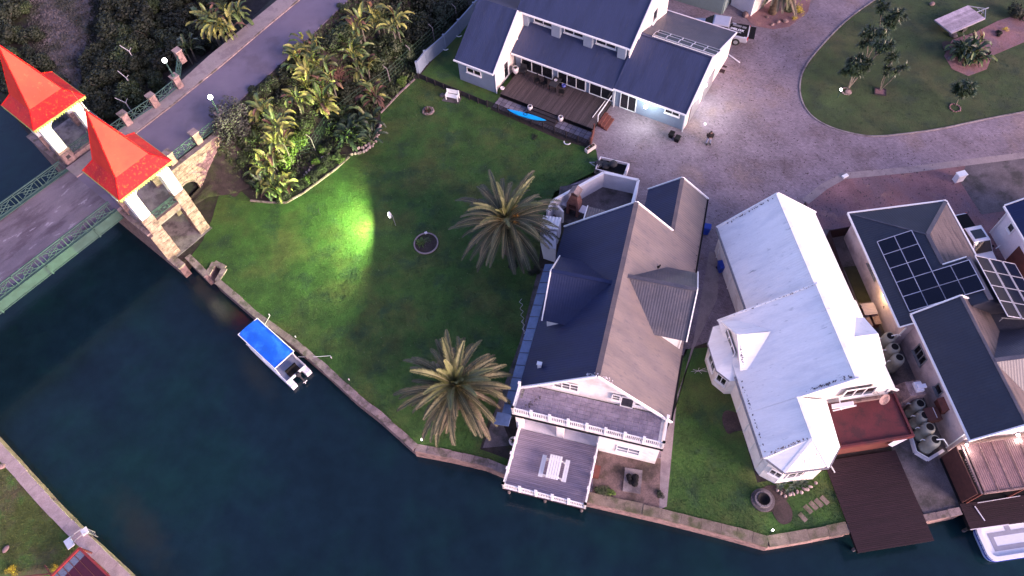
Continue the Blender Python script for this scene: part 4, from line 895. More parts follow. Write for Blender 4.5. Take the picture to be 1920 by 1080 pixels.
def chair(px, py, rz, label):
    c = P(px, py, .9); t = T('garden_chair', label, 'chair', (c.x, c.y, .5), rz, 'dark garden chairs on the veranda')
    mb = MB(); mb.b2((-.24, -.24, .4), (.24, .24, .45)); mb.build('seat', M['black'], t); mb = MB(); mb.b2((-.24, .2, .45), (.24, .25, .95)); mb.build('backrest', M['black'], t)
    for sx in (-.2, .2):
        for sy in (-.2, .2): mb = MB(); mb.box((sx, sy, .2), (.04, .04, .4)); mb.build('leg', M['black'], t)
chair(1007, 150, R_(20), 'dark garden chair left of the veranda table near the wall'); chair(1020, 156, R_(-60), 'dark garden chair standing between the other chair and the table'); chair(1053, 172, R_(160), 'dark garden chair at the front side of the veranda table')
# bicycle-free: blue kayak leaning along the fence
ka = P(951, 208, .85); kb_ = P(1024, 229, .85); t = T('kayak', 'long bright blue kayak lying along the dark slat fence', 'kayak', ((ka.x+kb_.x)/2, (ka.y+kb_.y)/2, .97), math.atan2((kb_-ka).y, (kb_-ka).x))
Lk = (kb_-ka).length/2; secs = []
for i in range(15):
    s = -1+2*i/14; w = .27*max(.04, (1-abs(s)**2.6)); hh = .17*max(.08, (1-abs(s)**3)); zc = .12*abs(s)**3
    secs.append([V3(s*Lk, w*math.cos(a), zc+hh*math.sin(a)) for a in [2*math.pi*k/12 for k in range(12)]])
mb = MB(); mb.loft(secs); mb.build('hull', M['kayak'], t, smooth=True)
mb = MB(); mb.lathe((-.1, 0, .15), [(.18, 0), (.2, .04), (.16, .04), (.15, 0)], 12); mb.build('cockpit_rim', M['black'], t)
# wheelie bins at the garage corner
def bin_(px, py, label, m, rz=0., z=1.0, group=None):
    c = P(px, py, z); t = T('wheelie_bin', label, 'bin', (c.x, c.y, 0), rz, group)
    mb = MB(); mb.loft([[V3(-.22, -.26, .06), V3(.22, -.26, .06), V3(.22, .26, .06), V3(-.22, .26, .06)], [V3(-.29, -.36, .95), V3(.29, -.36, .95), V3(.29, .36, .95), V3(-.29, .36, .95)]]); mb.build('body', M[m], t)
    mb = MB(); mb.loft([[V3(-.31, -.40, .95), V3(.31, -.40, .95), V3(.31, .38, .95), V3(-.31, .38, .95)], [V3(-.27, -.34, 1.05), V3(.27, -.34, 1.05), V3(.27, .34, 1.06), V3(-.27, .34, 1.06)]]); mb.build('lid', M[m], t)
    mb = MB(); mb.tube((-.25, .42, .93), (.25, .42, .93), .02); mb.build('handle', M['black'], t)
    for sx in (-.28, .24): mb = MB(); mb.tube((sx, .3, .1), (sx+.05, .3, .1), .1, n=12); mb.build('wheel', M['tyre'], t)
bin_(1260, 248, 'left black bin lying low at the garage corner', 'black', R_(FB.az), .6, 'bins at the garage corner'); bin_(1271, 256, 'right black bin beside the garage downpipe', 'black', R_(FB.az), .6, 'bins at the garage corner')
for o_ in [o for o in bpy.data.objects if o.get('group') == 'bins at the garage corner']: o_.scale = (.8, .8, .5)
bin_(1325, 424, 'blue wheelie bin against the right wall of the gabled house', 'bin', R_(70)); bin_(1355, 495, 'blue wheelie bin by the left wall of the white roofed house', 'bin', R_(5))
# boundary wall beside the bushes
t = T('boundary_wall', 'pale grey blue boundary wall running up behind the blue roofed house', 'wall', (0, 0, 0))
bw_ = PL([(785, 140), (800, 120), (835, 90), (862, 62), (890, 30), (940, -30)])
for i in range(len(bw_)-1):
    mb = MB(); a, b = bw_[i], bw_[i+1]; mb.bar(a+V3(0, 0, .8), b+V3(0, 0, .8), .14, 1.6); mb.build('panel', M['wall_blue'], t)
    mb = MB(); mb.box((a.x, a.y, .85), (.24, .24, 1.75)); mb.build('post', M['wall_blue'], t)
# yard wall behind front house
YW = T('yard_wall', 'lavender white courtyard wall with a white top behind the gabled house', 'wall', (0, 0, 0))
yp = [P(x, y, 1.85) for x, y in ((1026, 397), (1036, 377), (1132, 324), (1197, 338), (1184, 388))]
for i in range(4):
    a, b = yp[i].copy(), yp[i+1].copy(); a.z = b.z = .92; mb = MB(); mb.bar(a, b, .18, 1.84); mb.build('panel', M['wall_lilac'], YW)
    mb = MB(); a.z = b.z = 1.88; mb.bar(a, b, .24, .08); mb.build('wall_cap', M['whitemetal'], YW)
a = P(1038, 378, 1.5); b = P(1056, 398, 1.5); mb = MB(); a.z = b.z = .8; mb.bar(a, b, .16, 1.6); mb.build('inner_wall', M['white'], YW)
# brick braai
c = P(1076, 398, 0); BR = T('brick_barbecue', 'built in red brick barbecue with tapering chimney and two white counters', 'barbecue', (c.x, c.y, 0), R_(-33))
mb = MB()
for sx in (-.45, .45): mb.b2((sx-.1, -.4, 0), (sx+.1, .4, 1.5))
mb.b2((-.45, -.35, .75), (.45, .4, .9)); mb.b2((-.5, .3, 0), (.5, .42, 1.6)); mb.loft([[V3(-.55, -.4, 1.5), V3(.55, -.4, 1.5), V3(.55, .42, 1.5), V3(-.55, .42, 1.5)], [V3(-.3, -.1, 2.3), V3(.3, -.1, 2.3), V3(.3, .42, 2.3), V3(-.3, .42, 2.3)]]); mb.build('hearth', M['brick'], BR)
mb = MB(); mb.b2((-.28, -.08, 2.3), (.28, .4, 2.7)); mb.build('flue', M['brick'], BR)
mb = MB(); mb.poly3([(-.45, -.3, 2.75), (.02, -.3, 3.1), (.02, .6, 3.1), (-.45, .6, 2.75)], .05); mb.poly3([(.02, -.3, 3.1), (.5, -.3, 2.75), (.5, .6, 2.75), (.02, .6, 3.1)], .05); mb.build('chimney_cowl', M['coping'], BR)
for s in (-1, 1):
    mb = MB(); mb.b2((s*.6, -.35, .82), (s*1.5, .4, .92)); mb.b2((s*1.4, -.3, 0), (s*1.5, .35, .82)); mb.build('counter', M['wall_lilac'], BR)
bk = MB(); bk.b2((-.11, -.02, -.035), (.11, .02, .035)); bkm = bk.mesh('brick', M['brick'])
for r in range(10):
    for k in range(4):
        z = 1.54+.078*r; wmax = .52-.026*r
        u = -.375+.25*k+(.12 if r % 2 else 0)
        if abs(u)+.1 < wmax+.04: place(bkm, 'brick', BR, loc=(u, -.41+.031*r, z))
# garden shed lean-tos beside the palm
t = T('garden_shed', 'small white shed with ribbed sheet roof tucked under the palm beside the house', 'shed', (0, 0, 0))
q = [P(x, y, 2.2) for x, y in ((1019, 404), (1053, 408), (1046, 430), (1013, 426))]; 
mb = MB(); mb.corr(q, q[2]-q[1], .28, .04); mb.build('roof', M['whitemetal'], t)
mb = MB(); mb.prism([(p.x, p.y) for p in [x*.96+sum(q, Vector((0, 0, 0)))/4*.04 for x in q]], 0, 2.1); mb.build('wall', M['wall_lilac'], t)
q = [P(x, y, 2.0) for x, y in ((1012, 432), (1044, 434), (1042, 468), (1018, 460))]; mb = MB(); mb.poly3(q, .06); mb.build('flat_roof', M['wall_lilac'], t); mb = MB(); mb.prism([(p.x, p.y) for p in [x*.96+sum(q, Vector((0, 0, 0)))/4*.04 for x in q]], 0, 1.9); mb.build('lower_wall', M['wall_lilac'], t)
t = T('lean_to', 'small blue ribbed lean to roof against the back gable of the front house', 'roof', (0, 0, 0))
q = [P(1102, 386, 2.4), P(1134, 394, 2.4), P(1132, 412, 2.7), P(1094, 412, 2.7)]; mb = MB(); mb.corr(q, q[3]-q[0], .2, .025); mb.build('roof_sheet', M['roofblue_lit'], t)
mb = MB(); mb.bar(q[0], q[3], .08, .12); mb.bar(V3(q[0].x, q[0].y, 0), q[0], .08); mb.build('white_edge', M['whitemetal'], t)
# clutter trailer box beyond the yard wall
c = P(1147, 314, .4); t = T('small_trailer', 'low open trailer with pale rim full of dark equipment behind the yard wall', 'trailer', (c.x, c.y, 0), R_(-25))
mb = MB(); mb.b2((-1.3, -.75, .25), (1.3, .75, .32)); mb.build('floor', M['black'], t)
for a, b in (((-1.3, -.75), (1.3, -.75)), ((1.3, -.75), (1.3, .75)), ((1.3, .75), (-1.3, .75)), ((-1.3, .75), (-1.3, -.75))): mb = MB(); mb.bar((a[0], a[1], .45), (b[0], b[1], .45), .07, .3); mb.build('side_board', M['wall_lilac'], t)
for s in (-.85, .85): mb = MB(); mb.tube((0, s-.08, .25), (0, s+.08, .25), .26, n=14); mb.build('wheel', M['tyre'], t)
mb = MB(); mb.bar((-1.3, .3, .3), (-2.1, 0, .35), .06); mb.bar((-1.3, -.3, .3), (-2.1, 0, .35), .06); mb.build('drawbar', M['steel'], t)
def small(name, label, cat, px, py, z, fn, m, rz=0, zz=None, grp=None):
    c = P(px, py, z); t = T(name, label, cat, (c.x, c.y, z if zz is None else zz), rz, grp); mb = MB(); fn(mb); mb.build('body', M[m], t, smooth=False); return t
small('kettle_grill', 'round dark grey kettle grill in the small trailer', 'grill', 1150, 307, .9, lambda mb: (mb.ball((0, 0, 0), .38, 14, (1, 1, .75)), mb.tube((0, 0, -.5), (.25, .2, -.1), .02)), 'darkgrey')
small('tarpaulin', 'crumpled dark tarpaulin piled in the left of the small trailer', 'tarpaulin', 1133, 306, .6, lambda mb: [mb.ball((random.uniform(-.6, .4), random.uniform(-.4, .4), random.uniform(-.12, .05)), random.uniform(.18, .34), 8, (1.3, 1, .6)) for _ in range(9)], 'darkgrey')
small('foam_board', 'white upright board at the right end of the small trailer', 'board', 1176, 318, .7, lambda mb: mb.box((0, 0, 0), (.16, .9, .7)), 'wall_lilac', R_(-25))
small('bucket', 'small white bucket in the front of the small trailer', 'bucket', 1122, 311, .5, lambda mb: mb.lathe((0, 0, -.12), [(.1, 0), (.13, .26), (.11, .26), (.08, .02)], 12), 'pot')
small('spare_wheel', 'dark spare wheel at the left corner of the small trailer', 'wheel', 1119, 323, .5, lambda mb: mb.lathe((0, 0, -.1), [(.12, .04), (.26, 0), (.28, .1), (.26, .2), (.12, .16), (.1, .1)], 16), 'tyre')
# ================================================================== WHITE HOUSE
FW = Frame(P(1425, 900, 0), 3.5)
Wh = TF('white_roofed_house', 'rambling house with white painted ribbed roofs between the two darker houses', 'house', FW)
RW_ = M['roofwhite']
ur, zr = 6.2, 6.4
slope(Wh, [(ur, 11.2, zr), (ur, 19.6, zr), (2.1, 19.6, 3.0), (2.1, 10.9, 3.0)], (-1, 0, -.83), RW_)
slope(Wh, [(ur, 10.9, zr), (ur, 19.6, zr), (10.2, 19.6, 3.0), (10.2, 10.9, 3.0)], (1, 0, -.85), RW_)
zL = lambda u: 3.02+(u+.35)*(6.55-3.02)/(ur+.35)
slope(Wh, [(ur, 3.9, 6.55), (ur, 11.25, 6.55), (-.35, 11.0, zL(-.35)), (-.35, 6.8, zL(-.35))], (-1, 0, -.54), RW_) if False else None
slope(Wh, [(ur, 3.9, 6.55), (ur, 11.25, 6.55), (-.3, 11.25, zL(-.3)), (-.3, 3.9, zL(-.3))], (-1, 0, -.54), RW_)
slope(Wh, [(2.75, 1.0, zL(2.75)), (2.75, 3.88, zL(2.75)), (-.3, 3.88, zL(-.3)), (-.3, .65, zL(-.3))], (-1, 0, -.54), RW_)
slope(Wh, [(2.77, 1.0, zL(2.75)), (2.77, 3.88, zL(2.75)), (5.25, 3.88, 3.1), (4.95, .65, 3.1)], (1, 0, -.6), RW_)
slope(Wh, [(ur, 3.9, 6.55), (ur, 11.25, 6.55), (10.3, 11.25, 3.0), (10.3, 3.9, 3.0)], (1, 0, -.87), RW_)
# lower hipped bay roof at the canal end
zk = zL(2.75)
K = (2.72, .98, zk); A1 = (-.3, .6, 3.0); A2 = (-.1, .55, 3.0); A3 = (.75, -.5, 3.0); A4 = (3.75, -.6, 3.0); A5 = (4.98, .62, 3.05)
mb = MB(); mb.poly3([K, A1, A2, A3], .06); mb.build('hip_roof', RW_, Wh)
slope(Wh, [K, A3, A4], (0, -1, -.9), M['roofrust'], 'hip_roof', .16, .02)
slope(Wh, [K, A4, A5], (1, -1, -.9), RW_, 'hip_roof', .16, .02)
mb = MB(); mb.bar(K, A3, .2, .07); mb.bar(K, A4, .2, .07); mb.bar((2.76, .98, zk+.03), (2.76, 3.9, zk+.03), .25, .06); mb.bar((ur, 3.9, 6.6), (ur, 11.2, 6.6), .3, .06); mb.bar((ur, 11.2, 6.43), (ur, 19.6, 6.43), .3, .06); mb.build('ridge_cap', RW_, Wh)
# left dormer
slope(Wh, [(.15, 9.0, 4.95), (2.55, 9.0, 4.7), (1.0, 10.9, 3.6), (-.25, 10.9, 3.6)], (0, 1, -.65), RW_, 'dormer_slope', .16)
slope(Wh, [(.15, 9.0, 4.95), (2.55, 9.0, 4.7), (.5, 6.9, 3.45), (-.1, 6.9, 3.5)], (0, -1, -.65), RW_, 'dormer_slope', .16)
mb = MB(); mb.poly3([(.1, 7.0, 2.6), (.1, 10.8, 2.6), (.1, 10.8, 3.5), (.1, 9.0, 4.75), (.1, 7.0, 3.4)], .15, n=(-1, 0, 0)); mb.build('dormer_wall', M['white'], Wh)
mb = MB(); edge(mb, (-.02, 6.9, 3.5), (.08, 9.0, 4.95), .1, .16); edge(mb, (-.25, 10.9, 3.6), (.08, 9.0, 4.95), .1, .16); mb.build('barge_board', M['whitemetal'], Wh)
window(Wh, (-.06, 10.2, 3.1), (0, -1), (-1, 0), 2.0, .7, 3)
# right dormer
slope(Wh, [(9.75, 7.5, 4.9), (8.0, 7.5, 5.0), (9.2, 9.4, 3.95), (9.9, 9.4, 3.8)], (0, 1, -.6), RW_, 'dormer_slope', .16)
slope(Wh, [(9.75, 7.5, 4.9), (8.0, 7.5, 5.0), (9.2, 5.6, 3.95), (9.9, 5.6, 3.8)], (0, -1, -.6), RW_, 'dormer_slope', .16)
mb = MB(); mb.poly3([(9.7, 5.7, 3.2), (9.7, 9.3, 3.2), (9.7, 9.3, 3.75), (9.7, 7.5, 4.75), (9.7, 5.7, 3.75)], .15, n=(1, 0, 0)); mb.build('dormer_wall', M['white'], Wh)
# walls
mb = MB()
wallbox(mb, (2.45, 11), (2.45, 19.3), 0, 2.95); wallbox(mb, (9.9, 4), (9.9, 19.3), 0, 2.95); wallbox(mb, (.0, .8), (.0, 11), 0, 2.95); wallbox(mb, (0, 10.9), (2.5, 10.9), 0, 3.0)
mb.poly3([(2.4, 19.3, 0), (9.95, 19.3, 0), (9.95, 19.3, 3), (ur, 19.3, 6.2), (2.4, 19.3, 3)], .2, n=(0, 1, 0))
mb.poly3([(2.9, 4.1, 2.5), (9.95, 4.1, 2.5), (9.95, 4.1, 3), (ur, 4.1, 6.35), (2.9, 4.1, 4.5)], .2, n=(0, -1, 0))
mb.poly3([(2.4, 11.05, 2.8), (ur, 11.05, 2.8), (ur, 11.05, 6.4), (2.4, 11.05, 4.3)], .1, n=(0, 1, 0))
wallbox(mb, (4.9, 4.0), (9.9, 4.0), 0, 2.5); wallbox(mb, (4.75, .8), (4.9, 4.0), 0, 2.9)
wallbox(mb, (0, .8), (.15, .35), 0, 2.95); wallbox(mb, (.1, .4), (.95, -.3), 0, 2.95); wallbox(mb, (.9, -.3), (3.6, -.4), 0, 2.95); wallbox(mb, (3.55, -.4), (4.75, .8), 0, 2.95)
mb.build('wall', M['white'], Wh)
mb = MB()
edge(mb, (ur, 3.85, 6.6), (-.3 + 3.2, 3.85, zL(2.9)+.05), .1, .2); edge(mb, (ur, 3.85, 6.6), (10.35, 3.85, 3.05), .1, .2); edge(mb, (ur, 11.3, 6.6), (-.35, 11.3, 3.07), .1, .12)
edge(mb, (2.05, 19.65, 3.02), (ur, 19.65, zr+.03), .1, .18); edge(mb, (10.25, 19.65, 3.02), (ur, 19.65, zr+.03), .1, .18); mb.build('barge_board', M['whitemetal'], Wh)
mb = MB(); mb.bar((2.02, 11.3, 2.93), (2.02, 19.6, 2.93), .12, .12); mb.bar((-.38, .65, 2.93), (-.38, 6.7, 2.93), .12, .12); mb.bar((.75, -.58, 2.93), (3.75, -.68, 2.93), .1, .1); mb.bar((-.1, .5, 2.93), (.72, -.55, 2.93), .1, .1); mb.bar((3.8, -.66, 2.93), (5.0, .6, 2.93), .1, .1); mb.build('gutter', M['grey'], Wh)
mb = MB()
for v in (2.2, 3.6, 5.2): mb.bar((-.35, v, 2.9), (-.15, v-.1, 2.4), .07); mb.bar((-.15, v-.1, 2.4), (-.15, v-.1, .2), .07)
for v in (12.2, 15.5, 18.6): mb.bar((2.0, v, 2.9), (2.28, v, 2.3), .07); mb.bar((2.28, v, 2.3), (2.28, v, .1), .07)
mb.build('downpipe', M['whitemetal'], Wh)
window(Wh, (.28, .05, 1.5), (.78, -.64), (-.64, -.78), .75, .8, 2); window(Wh, (1.3, -.45, 1.2), (1, 0), (0, -1), 1.8, 1.1, 3)
window(Wh, (6.2, 3.88, 3.3), (1, 0), (0, -1), 2.2, 1.2, 3); window(Wh, (2.33, 12.6, 1.1), (0, -1), (-1, 0), 1.2, 1.1, 2)
# bay on the left with its own low roof
bp = [(.0, 10.9), (-.6, 10.8), (-1.25, 9.6), (-1.25, 7.6), (-.6, 6.7), (.0, 6.6)]
mb = MB(); mb.prism(bp, 0, 2.7); mb.build('bay_wall', M['white'], Wh)
ctr = (.2, 8.9, 3.35); mb = MB()
bo = [(0, 11.1), (-.7, 11.0), (-1.45, 9.7), (-1.45, 7.5), (-.75, 6.55), (0, 6.4)]
for i in range(5): mb.poly3([(bo[i][0], bo[i][1], 2.75), (bo[i+1][0], bo[i+1][1], 2.75), ctr], .05)
mb.poly3([(0, 11.1, 2.75), ctr, (.25, 10.5, 2.9)], .04); mb.build('bay_roof', RW_, Wh)
mb = MB()
for i in range(1, 5): mb.bar((bo[i-1][0]-.03, bo[i-1][1], 2.7), (bo[i][0]-.03, bo[i][1], 2.7), .08)
mb.build('bay_gutter', M['grey'], Wh)
window(Wh, (-1.27, 9.2, 1.2), (0, -1), (-1, 0), 1.2, 1.0, 2); window(Wh, (-1.2, 7.5, 1.2), (.58, -.81), (-.81, -.58), .8, 1.0, 2)
# satellite dish, terrace
c = FW.w(8.75, 3.2, 3.4); t = T('satellite_dish', 'pinkish satellite dish on the gable above the maroon terrace', 'satellite dish', c, R_(FW.az))
mb = MB(); prof = [(.02, 0), (.2, .03), (.36, .10), (.42, .15)]; mb.lathe((0, 0, 0), prof+[(.41, .17), (.35, .12), (.19, .05), (.02, .02)], 20); o = mb.build('dish', M['stone_pink'], t, smooth=True, loc=(0, 0, .35), rot=(R_(55), R_(15), 0))
mb = MB(); mb.tube((0, .7, -.1), (0, .05, .3), .03); mb.tube((0, 0, .3), (0, -.35, .45), .012); mb.build('arm', M['steel'], t)
c = P(1524, 728, 3.6); t = T('awning_frame', 'white folded frame on the terrace wall left of the satellite dish', 'awning', FW.w(6.0, 3.4, 3.0), R_(FW.az))
mb = MB(); mb.bar((-.7, -.1, .4), (.5, -.35, 1.1), .3, .12); mb.bar((-.6, -.3, .1), (.8, -.4, .75), .08); mb.bar((-.2, .3, .9), (-.1, -.4, .3), .06); mb.build('frame', M['whitemetal'], t)
TR = TF('maroon_terrace', 'maroon painted flat roof terrace in front of the white gable', 'terrace', FW)
mb = MB(); mb.b2((5.3, .75, 2.35), (10.15, 3.85, 2.6)); mb.build('slab', M['maroon_roof'], TR); mb = MB(); mb.b2((5.15, .6, 2.3), (10.3, .75, 2.75)); mb.b2((10.15, .75, 2.3), (10.3, 3.8, 2.72)); mb.build('parapet', M['maroon_roof'], TR)
mb = MB(); wallbox(mb, (5.3, 1.0), (9.6, 1.0), 0, 2.3); mb.build('lower_wall', M['maroon_wood'], TR)
mb = MB(); mb.b2((5.9, 3.55, 2.6), (9.3, 3.7, 2.9)); mb.build('window_box', M['stone_pink'], TR)
MD = TF('maroon_deck', 'large maroon stained timber deck reaching out over the canal below the white house', 'deck', FW)
nb = 52; v0, v1 = -5.75, .55; bw = (v1-v0)/nb; bm_ = MB(); bm_.b2((4.75, -bw/2+.005, -.04), (9.95, bw/2-.005, 0)); bmm = bm_.mesh('board', M['wood_maroon'])
for k in range(nb): place(bmm, 'board', MD, loc=(0, v0+bw*(k+.5), .16+random.uniform(-.002, .002)))
mb = MB(); mb.b2((4.8, v0+.05, -.25), (9.9, v1-.05, .115)); mb.build('joists', M['black'], MD)
mb = MB()
for u in (5.1, 7.4, 9.6): mb.tube((u, -5.3, -3), (u, -5.3, -.2), .13); mb.tube((u, -3.2, -3), (u, -3.2, -.2), .13)
mb.build('pile', M['conc_dark'], MD)
mb = MB(); mb.bar((5.0, .65, .2), (5.2, -.35, .2), .07); mb.build('edge_pipe', M['whitemetal'], MD)
c = P(1690, 824, 1.2); t = T('parasol_cover', 'pale grey triangular canvas sail fixed at the terrace corner', 'canvas', (c.x, c.y, 0), 0)
q = [P(1665, 834, 1.2), P(1700, 812, 2.2), P(1704, 822, 1.6), P(1673, 838, 1.0)]; q = [x-Vector((c.x, c.y, 0)) for x in q]; mb = MB(); mb.poly3([q[0], q[1], q[2]], .03); mb.poly3([q[0], q[2], q[3]], .03); mb.build('cloth', M['wall_lilac'], t); mb = MB(); mb.tube((q[1].x, q[1].y, 0), q[1], .03); mb.build('pole', M['steel'], t)
# ================================================================== RIGHT HOUSE
FR = Frame(P(1763, 855, 0), 2.2)
Rh = TF('solar_roofed_house', 'house with charcoal roofs and solar panels at the right of the picture', 'house', FR)
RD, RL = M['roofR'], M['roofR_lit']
k1 = (4.75-3.0)/(3.45+.55)
zl = lambda u: 3.0+(u+.55)*k1
slope(Rh, [(-.55, 19.4, 3), (-.55, 8.9, 3), (.3, 8.9, zl(.3)), (.3, 18.55, zl(.3))], (1, 0, k1), RD)
slope(Rh, [(.3, 18.55, zl(.3)), (.3, 9.6, zl(.3)), (3.45, 9.6, 4.75), (3.45, 15.4, 4.75)], (1, 0, k1), RD)
slope(Rh, [(-.55, 19.4, 3), (3.45, 15.4, 4.75), (7.45, 19.4, 3)], (0, -1, k1), RD)
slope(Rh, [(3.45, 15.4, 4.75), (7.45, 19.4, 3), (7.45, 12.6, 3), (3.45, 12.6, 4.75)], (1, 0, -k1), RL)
slope(Rh, [(3.43, 8.95, zl(3.43)-.005), (3.43, 12.6, zl(3.43)-.005), (4.95, 12.6, zl(4.95)), (4.95, 8.95, zl(4.95))], (1, 0, k1), RD)
slope(Rh, [(4.95, 12.6, zl(4.95)), (4.95, 8.95, zl(4.95)), (9.5, 8.95, 3.1), (9.5, 12.6, 3.1)], (1, 0, -.5), M['roofgrey'])
slope(Rh, [(.35, -.15, 3.55), (.35, 9.5, 3.55), (3.05, 9.5, 5.5), (3.05, -.15, 5.5)], (1, 0, .74), RD)
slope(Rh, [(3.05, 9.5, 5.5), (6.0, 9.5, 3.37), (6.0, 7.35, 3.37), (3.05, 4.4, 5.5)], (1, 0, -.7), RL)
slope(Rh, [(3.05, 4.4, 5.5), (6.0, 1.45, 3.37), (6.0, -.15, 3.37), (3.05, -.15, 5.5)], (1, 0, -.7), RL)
slope(Rh, [(3.05, 4.4, 5.5), (6.02, 7.37, 3.37), (14, 7.37, 3.37), (14, 4.4, 5.5)], (0, 1, -.65), M['roofgrey'])
slope(Rh, [(3.05, 4.4, 5.5), (6.02, 1.43, 3.37), (14, 1.43, 3.37), (14, 4.4, 5.5)], (0, -1, -.65), M['roofgrey'])
mb = MB(); mb.b2((5.9, 7.2, 2.95), (10.5, 8.94, 3.1)); mb.build('flat_roof', M['roofgrey'], Rh)
mb = MB(); mb.poly3([(4.0, 8.9, 2.8), (9.3, 8.9, 2.8), (9.3, 8.9, 3.1), (4.95, 8.9, zl(4.95)-.06), (4.0, 8.9, zl(4.0)-.06)], .12, n=(0, -1, 0)); mb.build('end_wall', M['roofgrey'], Rh)
mb = MB(); mb.bar((3.45, 12.7, 4.8), (3.45, 15.4, 4.8), .3, .06); mb.bar((3.45, 15.4, 4.8), (7.4, 19.35, 3.04), .3, .06); mb.bar((3.45, 15.4, 4.79), (-.5, 19.35, 3.03), .12, .04); mb.bar((5.02, 12.6, zl(4.95)+.06), (5.02, 8.95, zl(4.95)+.06), .35, .07); mb.bar((3.07, 9.5, 5.54), (3.07, -.15, 5.54), .2, .05); mb.bar((3.1, 4.4, 5.56), (14, 4.4, 5.56), .3, .05); mb.build('ridge_cap', M['wall_lilac'], Rh) if False else mb.build('ridge_cap', M['roofgrey'], Rh)
mb = MB()
for a, b in (((-.62, 8.9, 2.98), (-.62, 19.45, 2.98)), ((-.62, 19.47, 2.98), (7.5, 19.47, 2.98)), ((7.5, 19.45, 2.98), (7.5, 12.6, 2.98)), ((.29, -.2, 3.52), (.29, 9.52, 3.52))): mb.bar(a, b, .12, .14)
edge(mb, (.25, 9.54, 3.52), (3.05, 9.54, 5.54), .1, .16); edge(mb, (6.0, 9.54, 3.4), (3.05, 9.54, 5.54), .1, .16); edge(mb, (.25, -.2, 3.52), (3.05, -.2, 5.54), .1, .2); edge(mb, (6.05, -.2, 3.37), (3.05, -.2, 5.54), .1, .2); edge(mb, (3.45, 12.66, zl(3.45)), (4.95, 12.66, zl(4.95)+.03), .08, .12); mb.bar((.3, 8.87, 3.37), (-.6, 8.87, 3.0), .08, .1)
mb.build('fascia', M['whitemetal'], Rh)
mb = MB()
wallbox(mb, (0, 8.9), (0, 19), 0, 2.95); wallbox(mb, (0, 19), (7, 19), 0, 2.95); wallbox(mb, (7, 19), (7, 12.5), 0, 2.95); wallbox(mb, (.75, .25), (.75, 9.3), 0, 3.5); wallbox(mb, (0, 8.98), (.8, 8.98), 0, 3.0); wallbox(mb, (9.2, 6.2), (9.2, 12.4), 0, 3.0); wallbox(mb, (7, 12.4), (9.2, 12.4), 0, 3.0)
mb.poly3([(.7, .25, 0), (5.8, .25, 0), (5.8, .25, 3.35), (3.05, .25, 5.35), (.7, .25, 3.6)], .2, n=(0, -1, 0))
mb.poly3([(3.4, 12.4, 2.9), (9.3, 12.4, 2.9), (9.3, 12.4, 3.1), (4.95, 12.4, 5.2), (3.4, 12.4, 4.6)], .2, n=(0, 1, 0))
mb.poly3([(.4, 9.4, 2.9), (5.8, 9.4, 2.9), (5.8, 9.4, 3.35), (3.05, 9.4, 5.35), (.4, 9.4, 3.4)], .2, n=(0, 1, 0))
mb.build('wall', M['wall_pink'], Rh)
window(Rh, (.63, 7.6, 1.4), (0, -1), (-1, 0), 1.3, 1.1, 3, frame=M['grey']); window(Rh, (.63, 4.4, 1.9), (0, -1), (-1, 0), .7, .7, 1, frame=M['grey']); window(Rh, (-.12, 15.2, 1.9), (0, -1), (-1, 0), 1.6, .7, 2, frame=M['grey'])
mb = MB(); mb.tube((.6, .5, .1), (.6, .5, 3.4), .05); mb.tube((-.1, 8.95, .1), (-.1, 8.8, 2.9), .05); mb.build('downpipe', M['whitemetal'], Rh)
t = wall_lamp(-.14, 12.0, 2.35, FR, (-1, 0), 'warm yellow wall lamp under the eave in the narrow alley', 42, 'bulb_w', (1, .62, .25), .11)
# solar arrays on the left slope
def arrayp(label, cells, org, du, dv, ang, fr, w, l):
    """org: function (i,j)->(u,v,z); panels tilted by ang about v axis"""
    t = T('solar_array', label, 'solar panels', fr.o, R_(fr.az), 'solar arrays of the charcoal roofed house')
    m1 = MB(); m1.b2((-w/2+.03, -l/2+.03, 0), (w/2-.03, l/2-.03, .03)); m1 = m1.mesh('solar_panel', M['pv'])
    m2 = MB()
    for a, b in (((-w/2, -l/2), (w/2, -l/2)), ((w/2, -l/2), (w/2, l/2)), ((w/2, l/2), (-w/2, l/2)), ((-w/2, l/2), (-w/2, -l/2))): m2.bar((a[0], a[1], .015), (b[0], b[1], .015), .05, .05)
    m2 = m2.mesh('panel_frame', M['pvframe'])
    for p in cells: o = place(m1, 'solar_panel', t, loc=p, rot=(0, ang, 0)); place(m2, 'panel_frame', o)
    return t
s1 = math.atan(k1)
pw, pl_ = 1.26, 1.26
cells = []
for j in range(5):
    for i in range(4):
        if i > 1 and j < 3: continue
        u = .32+pw*math.cos(s1)*(i+.5); cells.append((u, 16.1-pl_*(j+.5), zl(u)+.12))
arrayp('dark solar panels in an L shaped array on the left charcoal slope', cells, None, 0, 0, -s1, FR, pw, pl_)
cells = []; ks = (zl(4.95)-3.1)/(9.5-4.95); s2 = math.atan(ks)
for i in range(3):
    for j in range(4):
        u = 6.1+1.42*i; v = 11.95-1.28*j; cells.append((u, v, zl(4.95)-(u-4.95)*ks+.42))
t = arrayp('raised solar panels with glossy pinkish reflections on the right hand slope', cells, None, 0, 0, s2, FR, 1.42, 1.27)
mb = MB()
for v in (12.5, 8.0): mb.bar((5.5, v-.3, 4.9), (9.3, v-.3, 3.45), .05); mb.bar((5.6, v-.3, 4.4), (5.6, v-.3, 4.9), .05)
mb.build('mount_rail', M['steel'], t)
